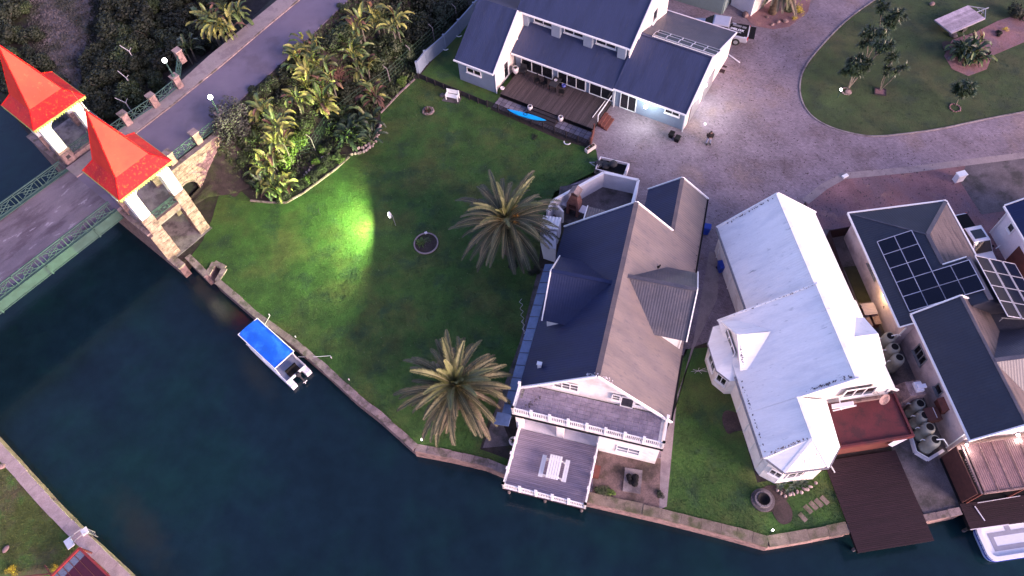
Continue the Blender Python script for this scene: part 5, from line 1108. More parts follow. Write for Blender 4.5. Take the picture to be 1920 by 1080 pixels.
# water tanks
tk = MB(); tk.lathe((0, 0, 0), [(.40, 0), (.44, .06), (.43, .3), (.45, .34), (.43, .4), (.43, 1.15), (.45, 1.2), (.43, 1.26), (.43, 1.5), (.40, 1.62), (.33, 1.71), (.28, 1.76), (.27, 1.74)], 22); tkm = tk.mesh('tank_body', M['tank'], True)
tr = MB(); tr.lathe((0, 0, 0), [(.285, 1.74), (.285, 1.80), (.255, 1.80), (.255, 1.755)], 22); trm = tr.mesh('lid_rim', M['tank'])
tl_ = MB(); tl_.lathe((0, 0, 0), [(.25, 1.765), (.25, 1.785), (.03, 1.79)], 22); tlm = tl_.mesh('lid', M['black'])
tp = MB(); tp.path([V3(-.43, .1, 1.3), V3(-.6, .15, 1.3), V3(-.62, .15, 1.05)], .035); tpm = tp.mesh('overflow_pipe', M['whitemetal'])
tpx = [(1669, 631), (1677.5, 651), (1686, 671), (1725, 757), (1734, 779), (1743, 801), (1753, 825)]
tlab = ['uppermost grey green water tank, beside the small brown roofed store in the alley', 'second water tank of the upper three in the alley', 'third water tank of the upper group, above the pink barbecue', 'water tank directly below the pink barbecue', 'water tank partly under the brown canvas cover', 'second lowest water tank in the alley', 'lowest water tank in the alley with a long white pipe']
for k, ((x, y), lb) in enumerate(zip(tpx, tlab)):
    c = P(x, y, 1.75*1.05); t = T('water_tank', lb, 'water tank', (c.x, c.y, .05), random.uniform(-.3, .3), 'water tanks in the alley'); t.scale = (1.05,)*3
    for m_, nm in ((tkm, 'tank_body'), (trm, 'lid_rim'), (tlm, 'lid'), (tpm, 'overflow_pipe')): place(m_, nm, t)
    if k in (0, 6): mb = MB(); mb.path([V3(.05, 0, 1.82), V3(.45, 0, 1.95), V3(.85, -.25 if k else .1, 1.5)], .04); mb.build('inlet_pipe', M['whitemetal'], t)
t = T('kerb_wall', 'low concrete kerb with white pipe around the lowest tanks', 'kerb', (0, 0, 0)); mb = MB(); q = PL([(1704, 806), (1716, 848), (1740, 862), (1768, 845)], .15)
for i in range(3): mb.bar(q[i]-V3(0, 0, .02), q[i+1]-V3(0, 0, .02), .2, .3)
mb.build('kerb_body', M['wall_lilac'], t); mb = MB(); q = [x+V3(0, 0, .25) for x in q]; mb.path(q[:3], .035); mb.build('pipe', M['whitemetal'], t)
# pink barbecue with chimney
c = FR.w(-1.0, 4.35); t = T('pink_barbecue', 'pale pink plastered barbecue with a flat hood and chimney between the tanks', 'barbecue', c, R_(FR.az+0))
mb = MB(); mb.b2((-1.05, -.65, 0), (.55, .65, 1.1)); mb.b2((-1.15, -.75, 1.1), (-.15, .75, 1.22)); mb.build('counter', M['stone_pink'], t)
mb = MB(); mb.loft([[V3(-1.1, -.7, 1.15), V3(.5, -.7, 1.15), V3(.5, .7, 1.15), V3(-1.1, .7, 1.15)], [V3(-.55, -.55, 2.35), V3(.55, -.55, 2.35), V3(.55, .55, 2.35), V3(-.55, .55, 2.35)]]); mb.build('hood', M['stone_pink'], t)
mb = MB(); mb.b2((-.1, -.35, 2.35), (.42, .35, 2.62)); mb.b2((-.02, -.2, 2.62), (.6, .1, 2.75)); mb.build('chimney_cap', M['wall_lilac'], t)
# covers mounted on the wall
for (x, y, z, w, l, lb, m_) in ((1751, 775, 2.1, 1.0, .95, 'dark brown canvas covered box hanging out over the tanks', 'cover'), (1775, 757, 2.3, .85, 1.0, 'orange brown box cover high on the pink wall', 'maroon_wood')):
    c = P(x, y, z); t = T('canvas_box', lb, 'cover', (c.x, c.y, z), R_(FR.az))
    mb = MB(); mb.poly3([(-w/2, -l/2, -.12), (0, -l/2, .12), (0, l/2, .12), (-w/2, l/2, -.12)], .04); mb.poly3([(0, -l/2, .12), (w/2, -l/2, -.12), (w/2, l/2, -.12), (0, l/2, .12)], .04); mb.build('top', M[m_], t)
    mb = MB(); mb.b2((-w/2+.02, -l/2+.02, -.7), (w/2-.02, l/2-.02, -.14)); mb.build('side', M[m_], t); mb = MB(); mb.bar((.02, -l/2+.1, .14), (.02, l/2-.1, .14), .03, .03); mb.build('seam', M['wall_lilac'], t)
# alley clutter: wooden boxes, green mat, cupboard with lit top
def boxthing(name, label, cat, px, py, z, d, m, rz, extra=None):
    c = P(px, py, z); t = T(name, label, cat, (c.x, c.y, 0), rz); mb = MB(); mb.b2((-d[0]/2, -d[1]/2, 0), (d[0]/2, d[1]/2, d[2])); mb.build('body', M[m], t)
    mb = MB(); mb.b2((-d[0]/2-.04, -d[1]/2-.04, d[2]), (d[0]/2+.04, d[1]/2+.04, d[2]+.05)); mb.build('top', M[extra or m], t); return t
boxthing('storage_chest', 'grey brown metal chest lit by the warm lamp in the alley', 'chest', 1630, 579, .9, (.95, .95, .85), 'cover', R_(2), 'wood_grey')
boxthing('wooden_crate', 'left pale pink wooden locker below the lit chest', 'locker', 1627, 601, .7, (.45, .9, .65), 'maroon_wood', R_(2), 'stone_pink'); boxthing('wooden_crate', 'right pale pink wooden locker below the lit chest', 'locker', 1643, 597, .7, (.45, .9, .65), 'maroon_wood', R_(2), 'stone_pink')
t = T('clothes_rack', 'folding rack with pale striped cloths beside the lit chest', 'rack', P(1660, 592, 0), R_(30)); mb = MB()
for k in range(7): mb.bar((-.5, -.36+.12*k, 1.2+.03*k), (.5, -.36+.12*k, 1.2+.03*k), .06, .02)
mb.build('cloth_strip', M['wall_lilac'], t); mb = MB()
for sx in (-.5, .5): mb.bar((sx, -.45, 0), (sx, .42, 1.45), .05); mb.bar((sx, .4, 0), (sx, -.42, 1.18), .05)
mb.build('frame', M['black'], t)
t = T('timber_fence', 'dark maroon board fence at the top end of the alley', 'fence', (0, 0, 0)); q = PL([(1551, 440), (1590, 433)], .6); mb = MB(); mb.bar(q[0]*1, q[1]*1, .06, 1.2); mb.build('panel', M['wood_maroon'], t)
q = PL([(1551, 441), (1575, 510), (1600, 575), (1640, 640)], .6)
for i in range(3): mb = MB(); mb.bar(q[i], q[i+1], .06, 1.2); mb.build('panel', M['wood_maroon'], t)
mb = MB(); mb.b2((-.5, -1.7, 0), (.5, 1.7, .04)); c = P(1607, 533); t = mb.build('green_mat', mat('dark_olive_mat', (.035, .035, .015), .9, .3), None, loc=(c.x, c.y, .02), rot=(0, 0, R_(2))); tag(t, 'dark olive mat lying along the alley floor', 'mat')
# pergola and lower deck of the right house
PG = TF('pergola', 'pinkish translucent ribbed patio roof with red timber frame', 'pergola', FR)
mb = MB(); mb.corr([(.45, -.15, 2.55), (8, -.15, 2.55), (8, -3.3, 2.35), (.45, -3.3, 2.35)], (0, 1, .06), .14, .007); mb.build('roof_sheet', M['pergola'], PG)
for k in range(9): mb = MB(); mb.bar((.5+.9*k, -.15, 2.60), (.5+.9*k, -3.3, 2.40), .05, .03); mb.build('rafter', M['stone_pink'], PG)
mb = MB(); mb.bar((.4, -3.38, 2.3), (8, -3.38, 2.3), .1, .2); mb.bar((.3, -.1, 2.45), (.3, -3.4, 2.25), .12, .14); mb.build('beam', M['stone_pink'], PG)
mb = MB()
for u in (.3, 3.2, 6.2): mb.box((u, -3.36, 1.15), (.12, .12, 2.3))
mb.build('post', M['maroon_wood'], PG)
mb = MB(); mb.b2((-.02, -3.35, 0), (.05, -.1, 2.3)); mb.build('side_screen', M['cover'], PG)
for k in range(10): mb = MB(); mb.b2((.16, -.03, -.05), (.26, .03, .05)); mb.build('bracket', M['stone_pink'], PG, loc=(0, -1.1-.16*k, 2.32))
wall_lamp(.35, -.15, 2.95, FR, (0, -1), 'white lamp at the left corner of the patio roof', 16, 'bulb', (1, .9, .8), .09)
wall_lamp(4.1, .1, 2.75, FR, (0, -1), 'white lamp above the middle of the patio roof', 16, 'bulb', (1, .9, .8), .11)
LD = TF('lower_deck', 'dark maroon timber deck over the water below the patio roof', 'deck', FR)
nb = 14; v0, v1 = -5.1, -3.4; bw = (v1-v0)/nb; bm_ = MB(); bm_.b2((-.2, -bw/2+.005, -.04), (9, bw/2-.005, 0)); bmm = bm_.mesh('board', M['wood_maroon'])
for k in range(nb): place(bmm, 'board', LD, loc=(0, v0+bw*(k+.5), .16))
mb = MB(); mb.b2((-.15, v0+.03, -.3), (9, v1+3.2, .115)); mb.build('joists', M['black'], LD)
mb = MB(); mb.bar((.7, -3.7, .20), (.95, -4.7, .16), .06, .05); mb.bar((1.0, -3.5, .16), (4.0, -3.42, .16), .04, .04); mb.bar((-.2, v0, .12), (2.4, v0-.02, .12), .07, .05); mb.build('white_trim', M['wall_lilac'], LD)
mb = MB()
for u in (.1, 4, 8): mb.tube((u, -4.9, -3), (u, -4.9, -.2), .12)
mb.build('pile', M['conc_dark'], LD)
# ================================================================== FAR RIGHT HOUSE
FD = Frame(P(1895, 470, 0), 2.0)
Dh = TF('blue_roofed_cottage', 'corner of a cottage with dark blue roof and pale wall at the right edge', 'house', FD)
o1 = FD.px(1884, 386, 3.2); 
mb = MB(); slope(Dh, [(o1.x, o1.y, 3.2), (o1.x, o1.y-7, 3.2), (o1.x+4, o1.y-7, 5.2), (o1.x+4, o1.y, 5.2)], (1, 0, .5), M['roofblue'])
slope(Dh, [(o1.x+4, o1.y, 5.2), (o1.x+4, o1.y-7, 5.2), (o1.x+8, o1.y-7, 3.2), (o1.x+8, o1.y, 3.2)], (1, 0, -.5), M['roofblue'])
mb = MB(); mb.bar((o1.x-.06, o1.y, 3.15), (o1.x-.06, o1.y-7, 3.15), .12, .14); edge(mb, (o1.x, o1.y+.04, 3.2), (o1.x+4, o1.y+.04, 5.24), .1, .16); mb.build('fascia', M['whitemetal'], Dh)
mb = MB(); wallbox(mb, (o1.x+.35, o1.y-.4), (o1.x+.35, o1.y-7), 0, 3.1); wallbox(mb, (o1.x+.35, o1.y-.4), (o1.x+8, o1.y-.4), 0, 3.1); mb.build('wall', M['wall_lilac'], Dh)
window(Dh, (o1.x+.23, o1.y-1.3, 2.0), (0, -1), (-1, 0), .6, .7, 1); mb = MB(); mb.tube((o1.x+.15, o1.y-.45, .1), (o1.x+.15, o1.y-.45, 3.0), .05); mb.bar((o1.x+.1, o1.y-2.0, .5), (o1.x-.3, o1.y-2.2, .4), .08); mb.build('downpipe', M['whitemetal'], Dh)
mb = MB(); mb.b2((o1.x+.2, o1.y-6, .02), (o1.x+.26, o1.y-3.2, 2.1)); mb.build('garage_door', M['cover'], Dh)
# ================================================================== TOP RIGHT: teal building and white shed
FT = Frame(P(1353, 26, 0), -34)
Th = TF('teal_walled_house', 'corner of a teal grey walled house cut by the top edge', 'house', FT)
mb = MB(); wallbox(mb, (-7, 0), (0, 0), 0, 3.0); wallbox(mb, (0, 0), (0, 7), 0, 3.0); mb.build('wall', M['wall_teal'], Th)
slope(Th, [(-7, -.4, 3), (.4, -.4, 3), (.4, 3.5, 5), (-7, 3.5, 5)], (0, 1, .5), M['roofgrey']); slope(Th, [(-7, 3.5, 5), (.4, 3.5, 5), (.4, 7.4, 3), (-7, 7.4, 3)], (0, 1, -.5), M['roofgrey'])
FS = Frame(P(1407, 30, 0), -52)
Sh = T('white_shed', 'white boarded shed corner beside the palm bed at the top edge', 'shed', FS.o, R_(FS.az))
for k in range(10):
    mb = MB(); mb.b2((-2.6, -.03, 0), (-.03, .03, .24)); mb.build('plank', M['wall_lilac'], Sh, loc=(0, 0, .25*k)); 
    mb = MB(); mb.b2((-.03, .03, 0), (.03, 4.0, .24)); mb.build('plank', M['wall_cream'], Sh, loc=(0, 0, .25*k))
mb = MB(); mb.box((0, 0, 1.3), (.12, .12, 2.6)); mb.build('corner_post', M['whitemetal'], Sh)
mb = MB(); mb.b2((-2.5, .06, 0), (-.1, 3.9, 2.3)); mb.build('core', M['black'], Sh)
mb = MB(); mb.poly3([(-2.9, .5, 2.55), (-.4, .5, 2.55), (-.4, 4.2, 2.7), (-2.9, 4.2, 2.7)], .06); mb.build('roof', M['roofgrey'], Sh)

def litter(parent, a, b, n, w, name='leaf_debris', col='conc_dark'):
    rnd = random.Random(n); a = Vector(a); b = Vector(b); mb = MB(); d = (b-a).normalized(); q = Vector((-d.y, d.x, 0))
    for k in range(n//2):
        t_ = min(1, max(0, rnd.choice((.15, .35, .6, .8))+rnd.gauss(0, .13))); p = a+(b-a)*t_+q*rnd.gauss(0, w)+V3(0, 0, .03); s_ = rnd.uniform(.03, .1); an = rnd.uniform(0, 3); e = V3(math.cos(an), math.sin(an), 0)*s_; f = V3(-math.sin(an), math.cos(an), 0)*s_*.6
        mb.add([p-e, p-f, p+e+V3(0, 0, .03), p+f], [(0, 1, 2, 3)])
    return mb.build(name, M[col], parent, kind='stuff')
litter(Wh, (ur-.3, 4.1, 6.42), (3.2, 4.1, zL(3.2)+.04), 90, .05); litter(Wh, (ur-.3, 11.25, 6.45), (.8, 11.3, zL(.8)+.04), 110, .05); litter(Wh, (ur-.4, 19.45, 6.1), (2.6, 19.45, 3.45), 60, .05); litter(Wh, (2.4, 1.05, zL(2.4)), (.1, .8, 3.3), 60, .06); litter(Wh, (-.1, 1, 3.15), (-.1, 6.5, 3.15), 60, .05); litter(Wh, (.2, 7.2, 3.75), (.2, 8.6, 4.6), 40, .06)
litter(A, (-5.6, 2.35, 7.3), (-4.9, 2.3, 7.95), 30, .05, col='pot'); litter(A, (-4.6, 2.35, 7.6), (-3.9, 2.4, 7.0), 26, .08, col='pot'); litter(A, (L_+.6, .6, 3.07), (L_+1.6, 1.9, 3.07), 50, .12); litter(A, (.35, 7.5, 3.2), (.35, 21, 3.2), 120, .06)
def bankz(p):
    q = BF.l(p); u, v = q.x, q.y
    if 13 < u < 90:
        top = np.interp(u, [13, 18, 21, 24, 30, 36, 45, 60, 90], [51.5, 51.7, 52.8, 53.3, 53.9, 54.8, 56.1, 58.4, 63.9]); bot = np.interp(u, [13, 15.5, 18, 21, 30, 36, 45, 60, 90], [50.3, 48.6, 47.6, 47, 47.5, 48, 49, 51, 56]); f = np.interp(u, [13, 13.8, 15.5, 18], [.02, .1, .45, 1])
        if bot < v < top: return 3.94*f*((v-bot)/(top-bot))**1.2
        t2_, b2_ = top+7.2, top+12.5
        if t2_ < v < b2_: return 3.94*(1-(v-t2_)/(b2_-t2_))**1.2
    return 0.
# ================================================================== VEHICLES
def pickup(label, c, rz, paint, name='pickup_truck', tarp=False, tonneau=True):
    t = T(name, label, 'pickup truck', (c.x, c.y, .012), rz)
    def ring(x, w, z0, z1, ins=0.): # closed ring in y-z
        return [V3(x, -w+.05, z0), V3(x, -w, z0+.15), V3(x, -w, z1-.12), V3(x, -w+.10+ins, z1), V3(x, w-.10-ins, z1), V3(x, w, z1-.12), V3(x, w, z0+.15), V3(x, w-.05, z0)]
    mb = MB(); mb.loft([ring(-2.62, .80, .45, .95), ring(-2.55, .88, .35, 1.0), ring(-.95, .91, .32, 1.04), ring(.75, .91, .32, 1.06), ring(1.5, .90, .32, 1.04), ring(2.35, .86, .35, .92), ring(2.62, .70, .45, .75)]); mb.build('body', M[paint], t)
    def cab(x, w, z): return [V3(x, -w, 1.0), V3(x, -w+.02, 1.0), V3(x, w-.02, 1.0), V3(x, w, 1.0)]
    lo = [(-.95, .84), (1.45, .84)]; hi = [(-.75, .68), (.70, .68)]
    mb = MB(); mb.loft([[V3(-.98, -.86, 1.02), V3(1.42, -.84, 1.02), V3(1.42, .84, 1.02), V3(-.98, .86, 1.02)], [V3(-.78, -.70, 1.72), V3(.66, -.68, 1.72), V3(.66, .68, 1.72), V3(-.78, .70, 1.72)], [V3(-.70, -.60, 1.77), V3(.58, -.58, 1.77), V3(.58, .58, 1.77), V3(-.70, .60, 1.77)]]); mb.build('cabin', M[paint], t)
    # glass: windscreen, rear, sides
    def g(a, b, c_, d): mb = MB(); mb.poly3([a, b, c_, d], .02, n=(Vector(b)-Vector(a)).cross(Vector(c_)-Vector(a))); return mb
    mb = MB(); mb.poly3([(1.38, -.76, 1.08), (1.38, .76, 1.08), (.72, .62, 1.70), (.72, -.62, 1.70)], .03, n=(1, 0, 1)); mb.build('windscreen', M['glass'], t, loc=(.03, 0, .02))
    mb = MB(); mb.poly3([(-.98, -.74, 1.12), (-.98, .74, 1.12), (-.80, .62, 1.66), (-.80, -.62, 1.66)], .02, n=(-1, 0, .3)); mb.build('rear_window', M['glass'], t, loc=(-.02, 0, 0))
    for s in (-1, 1): mb = MB(); mb.poly3([(-.85, s*.85, 1.1), (1.2, s*.83, 1.1), (.62, s*.705, 1.66), (-.72, s*.715, 1.66)], .02, n=(0, s, .3)); mb.build('side_window', M['glass'], t, loc=(0, s*.012, .01))
    for x in (-1.65, 1.7):
        for s in (-1, 1):
            mb = MB(); mb.tube((x, s*.74, .36), (x, s*.93, .36), .36, n=18); w = mb.build('wheel', M['tyre'], t); mb = MB(); mb.tube((x, s*.935, .36), (x, s*.945, .36), .2, n=12); mb.build('rim', M['steel'], w)
    for s in (-1, 1):
        mb = MB(); mb.b2((2.42, s*.55-.16, .72), (2.58, s*.55+.16, .86)); mb.build('headlight', M['glass_b'], t); mb = MB(); mb.b2((-2.64, s*.78-.08, .7), (-2.56, s*.78+.08, .98)); mb.build('tail_light', M['red_roof'], t)
        mb = MB(); mb.b2((.95, s*.98-.09, 1.05), (1.1, s*.98+.09, 1.2)); mb.build('mirror', M['black'], t)
    if tonneau: mb = MB(); mb.b2((-2.48, -.78, 1.0), (-1.02, .78, 1.06)); mb.build('tonneau_cover', M['black'], t)
    return t
c = P(1826, 445, 1.0)
p1 = pickup('white double cab pickup with black load cover parked between the two right hand houses', V3(c.x-.1, c.y-.2, 0), R_(-83), 'carwhite')
mb = MB(); mb.b2((-.42, -.48, 1.775), (.42, .48, 1.785)); mb.build('sunroof', M['glass'], p1)
c = P(1352, 48, 1.0)
p2 = pickup('silver double cab pickup with open tailgate and black load behind the garage wing', V3(c.x-.2, c.y-.3, 0), R_(158), 'carsilver', tonneau=False)
p2.scale = (1.12, 1.12, 1.1)
mb = MB(); mb.b2((-3.15, -.8, .88), (-2.6, .8, .93)); mb.build('open_tailgate', M['black'], p2)
mb = MB(); mb.b2((-2.5, -.8, 1.0), (-1.02, .8, 1.03)); mb.build('load_bed', M['black'], p2)
# the loaded black board with white lettering and two grey trays
lc = p2.matrix_world if False else None
ld = T('black_sign_board', 'black board with white MELOX lettering lying on the bed of the silver pickup', 'sign board', (0, 0, 0), 0)
q = [P(x, y, 1.5) for x, y in ((1371, 40), (1402, 46), (1396, 69), (1364, 58))]; ce = sum(q, Vector((0, 0, 0)))/4; ex = ((q[1]-q[0])+(q[2]-q[3])).normalized(); aw = math.atan2(ex.y, ex.x)
ld.location = (ce.x, ce.y, 1.28); ld.rotation_euler = (0, 0, aw)
mb = MB(); mb.b2((-.85, -.75, 0), (.9, .75, .05)); mb.build('board', M['black'], ld)
def text3d(s, size, parent, loc, rot, m, name='lettering', align='CENTER', bold=0.):
    cu = bpy.data.curves.new('txt', 'FONT'); cu.body = s; cu.size = size; cu.extrude = .004; cu.align_x = align; cu.align_y = 'CENTER'; cu.offset = bold
    o = bpy.data.objects.new('txt', cu); COL.objects.link(o); bpy.context.view_layer.update()
    me = bpy.data.meshes.new_from_object(o.evaluated_get(bpy.context.evaluated_depsgraph_get())); bpy.data.objects.remove(o); me.materials.clear(); me.materials.append(m)
    return place(me, name, parent, loc=loc, rot=rot)
text3d('MELOX', .40, ld, (0, .02, .056), (0, 0, 0), M['text'], bold=.012); text3d('082 566 2309'.replace('082 566 2309', 'MELOX SOLAR') if False else '', .1, ld, (0, -.3, .056), (0, 0, 0), M['text']) if False else None
for k in range(9):
    mb = MB(); mb.b2((0, -.03, 0), (.06+.02*(k % 3), .03, .006)); mb.build('small_print', M['text'], ld, loc=(-.5+.11*k, -.32, .051))
for x0, x1 in ((-.62, .25), (.35, .75)): mb = MB(); mb.b2((x0, .42, .05), (x1, .66, .12)); mb.build('grey_tray', M['grey'], ld)
# ================================================================== BOATS
c = P(503, 648, 1.0); bt = T('pontoon_boat', 'small pontoon boat with blue canvas roof moored at the big lawn', 'boat', (0, 0, 0))
q = [P(x, y, 1.05) for x, y in ((483, 597), (550, 658), (516, 692), (446, 627))]; ce = sum(q, Vector((0, 0, 0)))/4; dx = ((q[1]-q[0])+(q[2]-q[3]))/2; L2 = dx.length/2; W2 = (((q[3]-q[0])+(q[2]-q[1]))/2).length/2; az = math.atan2(dx.y, dx.x)
bt.location = (ce.x, ce.y, 0); bt.rotation_euler = (0, 0, az)
mb = MB(); n = 8; m_ = 5; vs = []; 
for i in range(n+1):
    for j in range(m_+1): x = -L2+2*L2*i/n; y = -W2+2*W2*j/m_; vs.append((x, y, 1.05+.10*math.cos(math.pi*(j/m_-.5))+.02*math.sin(i*2.4+j)))
fs = [(i*(m_+1)+j, (i+1)*(m_+1)+j, (i+1)*(m_+1)+j+1, i*(m_+1)+j+1) for i in range(n) for j in range(m_)]; mb.add(vs, fs); mb.add([(a, b, c_-.03) for a, b, c_ in vs], [f[::-1] for f in fs]); mb.build('canopy', M['blue_canvas'], bt, smooth=True)
mb = MB()
for a, b in (((-L2, -W2), (L2, -W2)), ((L2, -W2), (L2, W2)), ((L2, W2), (-L2, W2)), ((-L2, W2), (-L2, -W2))): mb.tube((*a, 1.05), (*b, 1.05), .04)
for x in (-L2+.3, 0, L2-.3):
    for s in (-1, 1): mb.tube((x, s*(W2-.1), -.7), (x, s*(W2-.05), 1.05), .025)
mb.build('canopy_frame', M['whitemetal'], bt)
LB = L2+.75
mb = MB(); mb.b2((-L2+.1, -W2+.1, -.75), (LB, W2-.1, -.68)); mb.build('deck_floor', M['boatgrey'], bt)
for s in (-1, 1):
    mb = MB(); y = s*(W2-.22); secs = []
    for x, w, z0 in ((-L2-.1, .05, -.9), (-L2+.4, .22, -1.2), (0, .25, -1.4), (LB+.1, .25, -1.4), (LB+.45, .24, -1.35)): secs.append([V3(x, y-w, z0), V3(x, y+w, z0), V3(x, y+w, -.74), V3(x, y-w, -.74)])
    mb.loft(secs); mb.build('pontoon', M['boatwhite'], bt); mb = MB(); mb.bar((-L2+.2, s*(W2-.02), -.35), (LB, s*(W2-.02), -.35), .05, .06); mb.bar((LB, s*(W2-.02), -.7), (LB, s*(W2-.02), -.35), .05); mb.build('side_rail', M['whitemetal'], bt)
mb = MB(); mb.b2((LB-.06, -W2+.1, -.7), (LB, W2-.1, -.4)); mb.build('transom_rail', M['whitemetal'], bt)
mb = MB(); mb.b2((L2+.15, -.5, -.66), (L2+.65, .5, -.3)); mb.b2((L2+.12, -.5, -.3), (L2+.25, .5, .0)); mb.build('seat', M['black'], bt)
mb = MB(); mb.ball((LB+.28, .05, -.25), .26, 12, (1, .8, .8)); mo = mb.build('outboard_motor', M['darkgrey'], bt, smooth=True); mb = MB(); mb.tube((LB+.3, .05, -.4), (LB+.75, .05, -.95), .07); mb.build('shaft', M['darkgrey'], mo)
mb = MB(); mb.ball((LB+.8, .05, -.98), .07, 8)
for k in range(3): a = 2.1*k; mb.poly3([(LB+.82, .05, -.98), (LB+.84, .05+.2*math.cos(a), -.98+.2*math.sin(a)), (LB+.80, .05+.2*math.cos(a+.6), -.98+.2*math.sin(a+.6))], .02, n=(1, 0, 0))
mb.build('propeller', M['whitemetal'], mo)
def rope(pts, label, r=.018):
    mb = MB(); mb.path(pts, r, 5); o = mb.build('mooring_rope', M['whitemetal']); tag(o, label, 'rope', 'mooring ropes')
rope([P(559, 669, -.3), P(590, 669, .15), P(619, 667, .1), P(622, 672, .05)], 'long white rope from the stern of the blue roofed boat to the lawn'); rope([P(497, 608, .2), P(506, 592, .1)], 'short white rope at the bow of the blue roofed boat')
for i, (x, y, lb) in enumerate(((506, 592, 'small white mooring knob on the grass near the bow of the blue roofed boat'), (555, 633, 'small white mooring knob behind the middle of the blue roofed boat'), (622, 672, 'white mooring stake where the long rope ends'), (655, 713, 'small pale mooring stake further along the seawall'))):
    c = P(x, y); t = T('mooring_stake', lb, 'stake', (c.x, c.y, 0), 0, 'mooring stakes'); mb = MB(); mb.tube((0, 0, 0), (0, 0, .2), .03); mb.ball((0, 0, .22), .06, 8); mb.build('stake', M['pot'], t)
# white boat lower right
c = P(1880, 1015, -.6); wb = T('white_deck_boat', 'white flat deck boat with pale blue hull at the lower right corner', 'boat', (c.x, c.y, 0), R_(3))
def rrect(x0, x1, y0, y1, r, z, n=5):
    out = []
    for cx, cy, a0 in ((x1-r, y1-r, 0), (x0+r, y1-r, 90), (x0+r, y0+r, 180), (x1-r, y0+r, 270)):
        for k in range(n+1): a = R_(a0+90*k/n); out.append(V3(cx+r*math.cos(a), cy+r*math.sin(a), z))
    return out
x0, x1, y0, y1 = -1.45, 4.5, -1.15, 1.3
mb = MB(); mb.loft([rrect(x0+.25, x1, y0+.2, y1-.2, .4, -1.5), rrect(x0+.05, x1, y0+.05, y1-.05, .5, -1.1), rrect(x0, x1, y0, y1, .55, -.75)]); mb.build('hull', M['boathull'], wb, smooth=False)
mb = MB(); mb.loft([rrect(x0-.04, x1, y0-.04, y1+.04, .55, -.75), rrect(x0-.04, x1, y0-.04, y1+.04, .55, -.68)]); mb.build('rubbing_strip', M['bin'], wb)
# gunwale ring and sunken floor
o_ = rrect(x0, x1, y0, y1, .55, -.45); i_ = rrect(x0+.28, x1-.2, y0+.25, y1-.25, .4, -.45); n = len(o_)
mb = MB(); mb.add(o_+i_, [(k, (k+1) % n, (k+1) % n+n, k+n) for k in range(n)]); mb.add([p-V3(0, 0, .24) for p in o_]+o_, [(k, (k+1) % n, (k+1) % n+n, k+n) for k in range(n)]); mb.add([p-V3(0, 0, .24) for p in i_]+i_, [(k+n, (k+1) % n+n, (k+1) % n, k) for k in range(n)]); mb.build('gunwale', M['boatwhite'], wb)
mb = MB(); mb.add([p-V3(0, 0, .2) for p in i_], [tuple(range(n))]); mb.build('cockpit_floor', M['boatwhite'], wb)
mb = MB(); mb.prism([(-.75, -.55), (4, -.55), (4, -.25), (-.45, -.25), (-.45, .35), (4, .35), (4, .62), (.9, .62), (.9, 1.0), (.55, 1.0), (.55, .62), (-.75, .62)], -.645, -.635); mb.build('non_slip_pad', M['boatgrey'], wb)
for k in range(5): mb = MB(); mb.tube((x0-.03, y0+.45+.33*k, -.6), (x0+.0, y0+.45+.33*k, -.6), .035, n=8); mb.build('cleat', M['grey'], wb)
# ================================================================== PERSON
def skin_fig(pts, edges, name, m, parent):
    """pts: {i: (x,y,z,r)}; returns mesh object grown by the skin modifier"""
    me = bpy.data.meshes.new(name); me.from_pydata([p[:3] for p in pts], edges, []); o = bpy.data.objects.new(name, me); COL.objects.link(o)
    sk = o.modifiers.new('skin', 'SKIN'); ss = o.modifiers.new('sub', 'SUBSURF'); ss.levels = 2; ss.render_levels = 2
    for i, v in enumerate(me.skin_vertices[0].data): v.radius = (pts[i][3], pts[i][3]); v.use_root = (i == 0)
    bpy.context.view_layer.update(); dg = bpy.context.evaluated_depsgraph_get(); m2 = bpy.data.meshes.new_from_object(o.evaluated_get(dg)); bpy.data.objects.remove(o)
    m2.materials.clear(); m2.materials.append(m); m2.polygons.foreach_set('use_smooth', [True]*len(m2.polygons)); return place(m2, name, parent)
c = P(1327.5, 270); pe = T('person', 'person in dark jacket and pale trousers standing on the paving looking down at their hands', 'person', (c.x, c.y, .012), R_(-95))
H_ = M['jacket']
# faces local +x
skin_fig([(0, 0, .95, .13), (.02, 0, 1.15, .14), (.03, 0, 1.36, .15), (.05, 0, 1.47, .08), (.08, 0, 1.56, .055), (.03, .17, 1.42, .075), (.02, .27, 1.2, .058), (.2, .2, 1.08, .048), (.33, .08, 1.10, .036), (.03, -.17, 1.42, .075), (.02, -.27, 1.2, .058), (.2, -.2, 1.08, .048), (.33, -.08, 1.10, .036),
          (0, .1, .86, .10), (.02, .13, .48, .07), (0, .16, .12, .055), (0, -.1, .86, .10), (-.01, -.15, .48, .07), (-.03, -.2, .12, .055)],
         [(0, 1), (1, 2), (2, 3), (3, 4), (2, 5), (5, 6), (6, 7), (7, 8), (2, 9), (9, 10), (10, 11), (11, 12), (0, 13), (13, 14), (14, 15), (0, 16), (16, 17), (17, 18)], 'body', M['skin'], pe)
skin_fig([(0, 0, .98, .20), (.02, 0, 1.15, .21), (.03, 0, 1.36, .22), (.06, 0, 1.48, .09), (.03, .18, 1.42, .12), (.02, .28, 1.2, .10), (.22, .19, 1.08, .085), (.03, -.18, 1.42, .12), (.02, -.28, 1.2, .10), (.22, -.19, 1.08, .085), (.32, .10, 1.095, .06), (.32, -.10, 1.095, .06)], [(0, 1), (1, 2), (2, 3), (2, 4), (4, 5), (5, 6), (2, 7), (7, 8), (8, 9), (6, 10), (9, 11)], 'jacket', M['jacket'], pe)
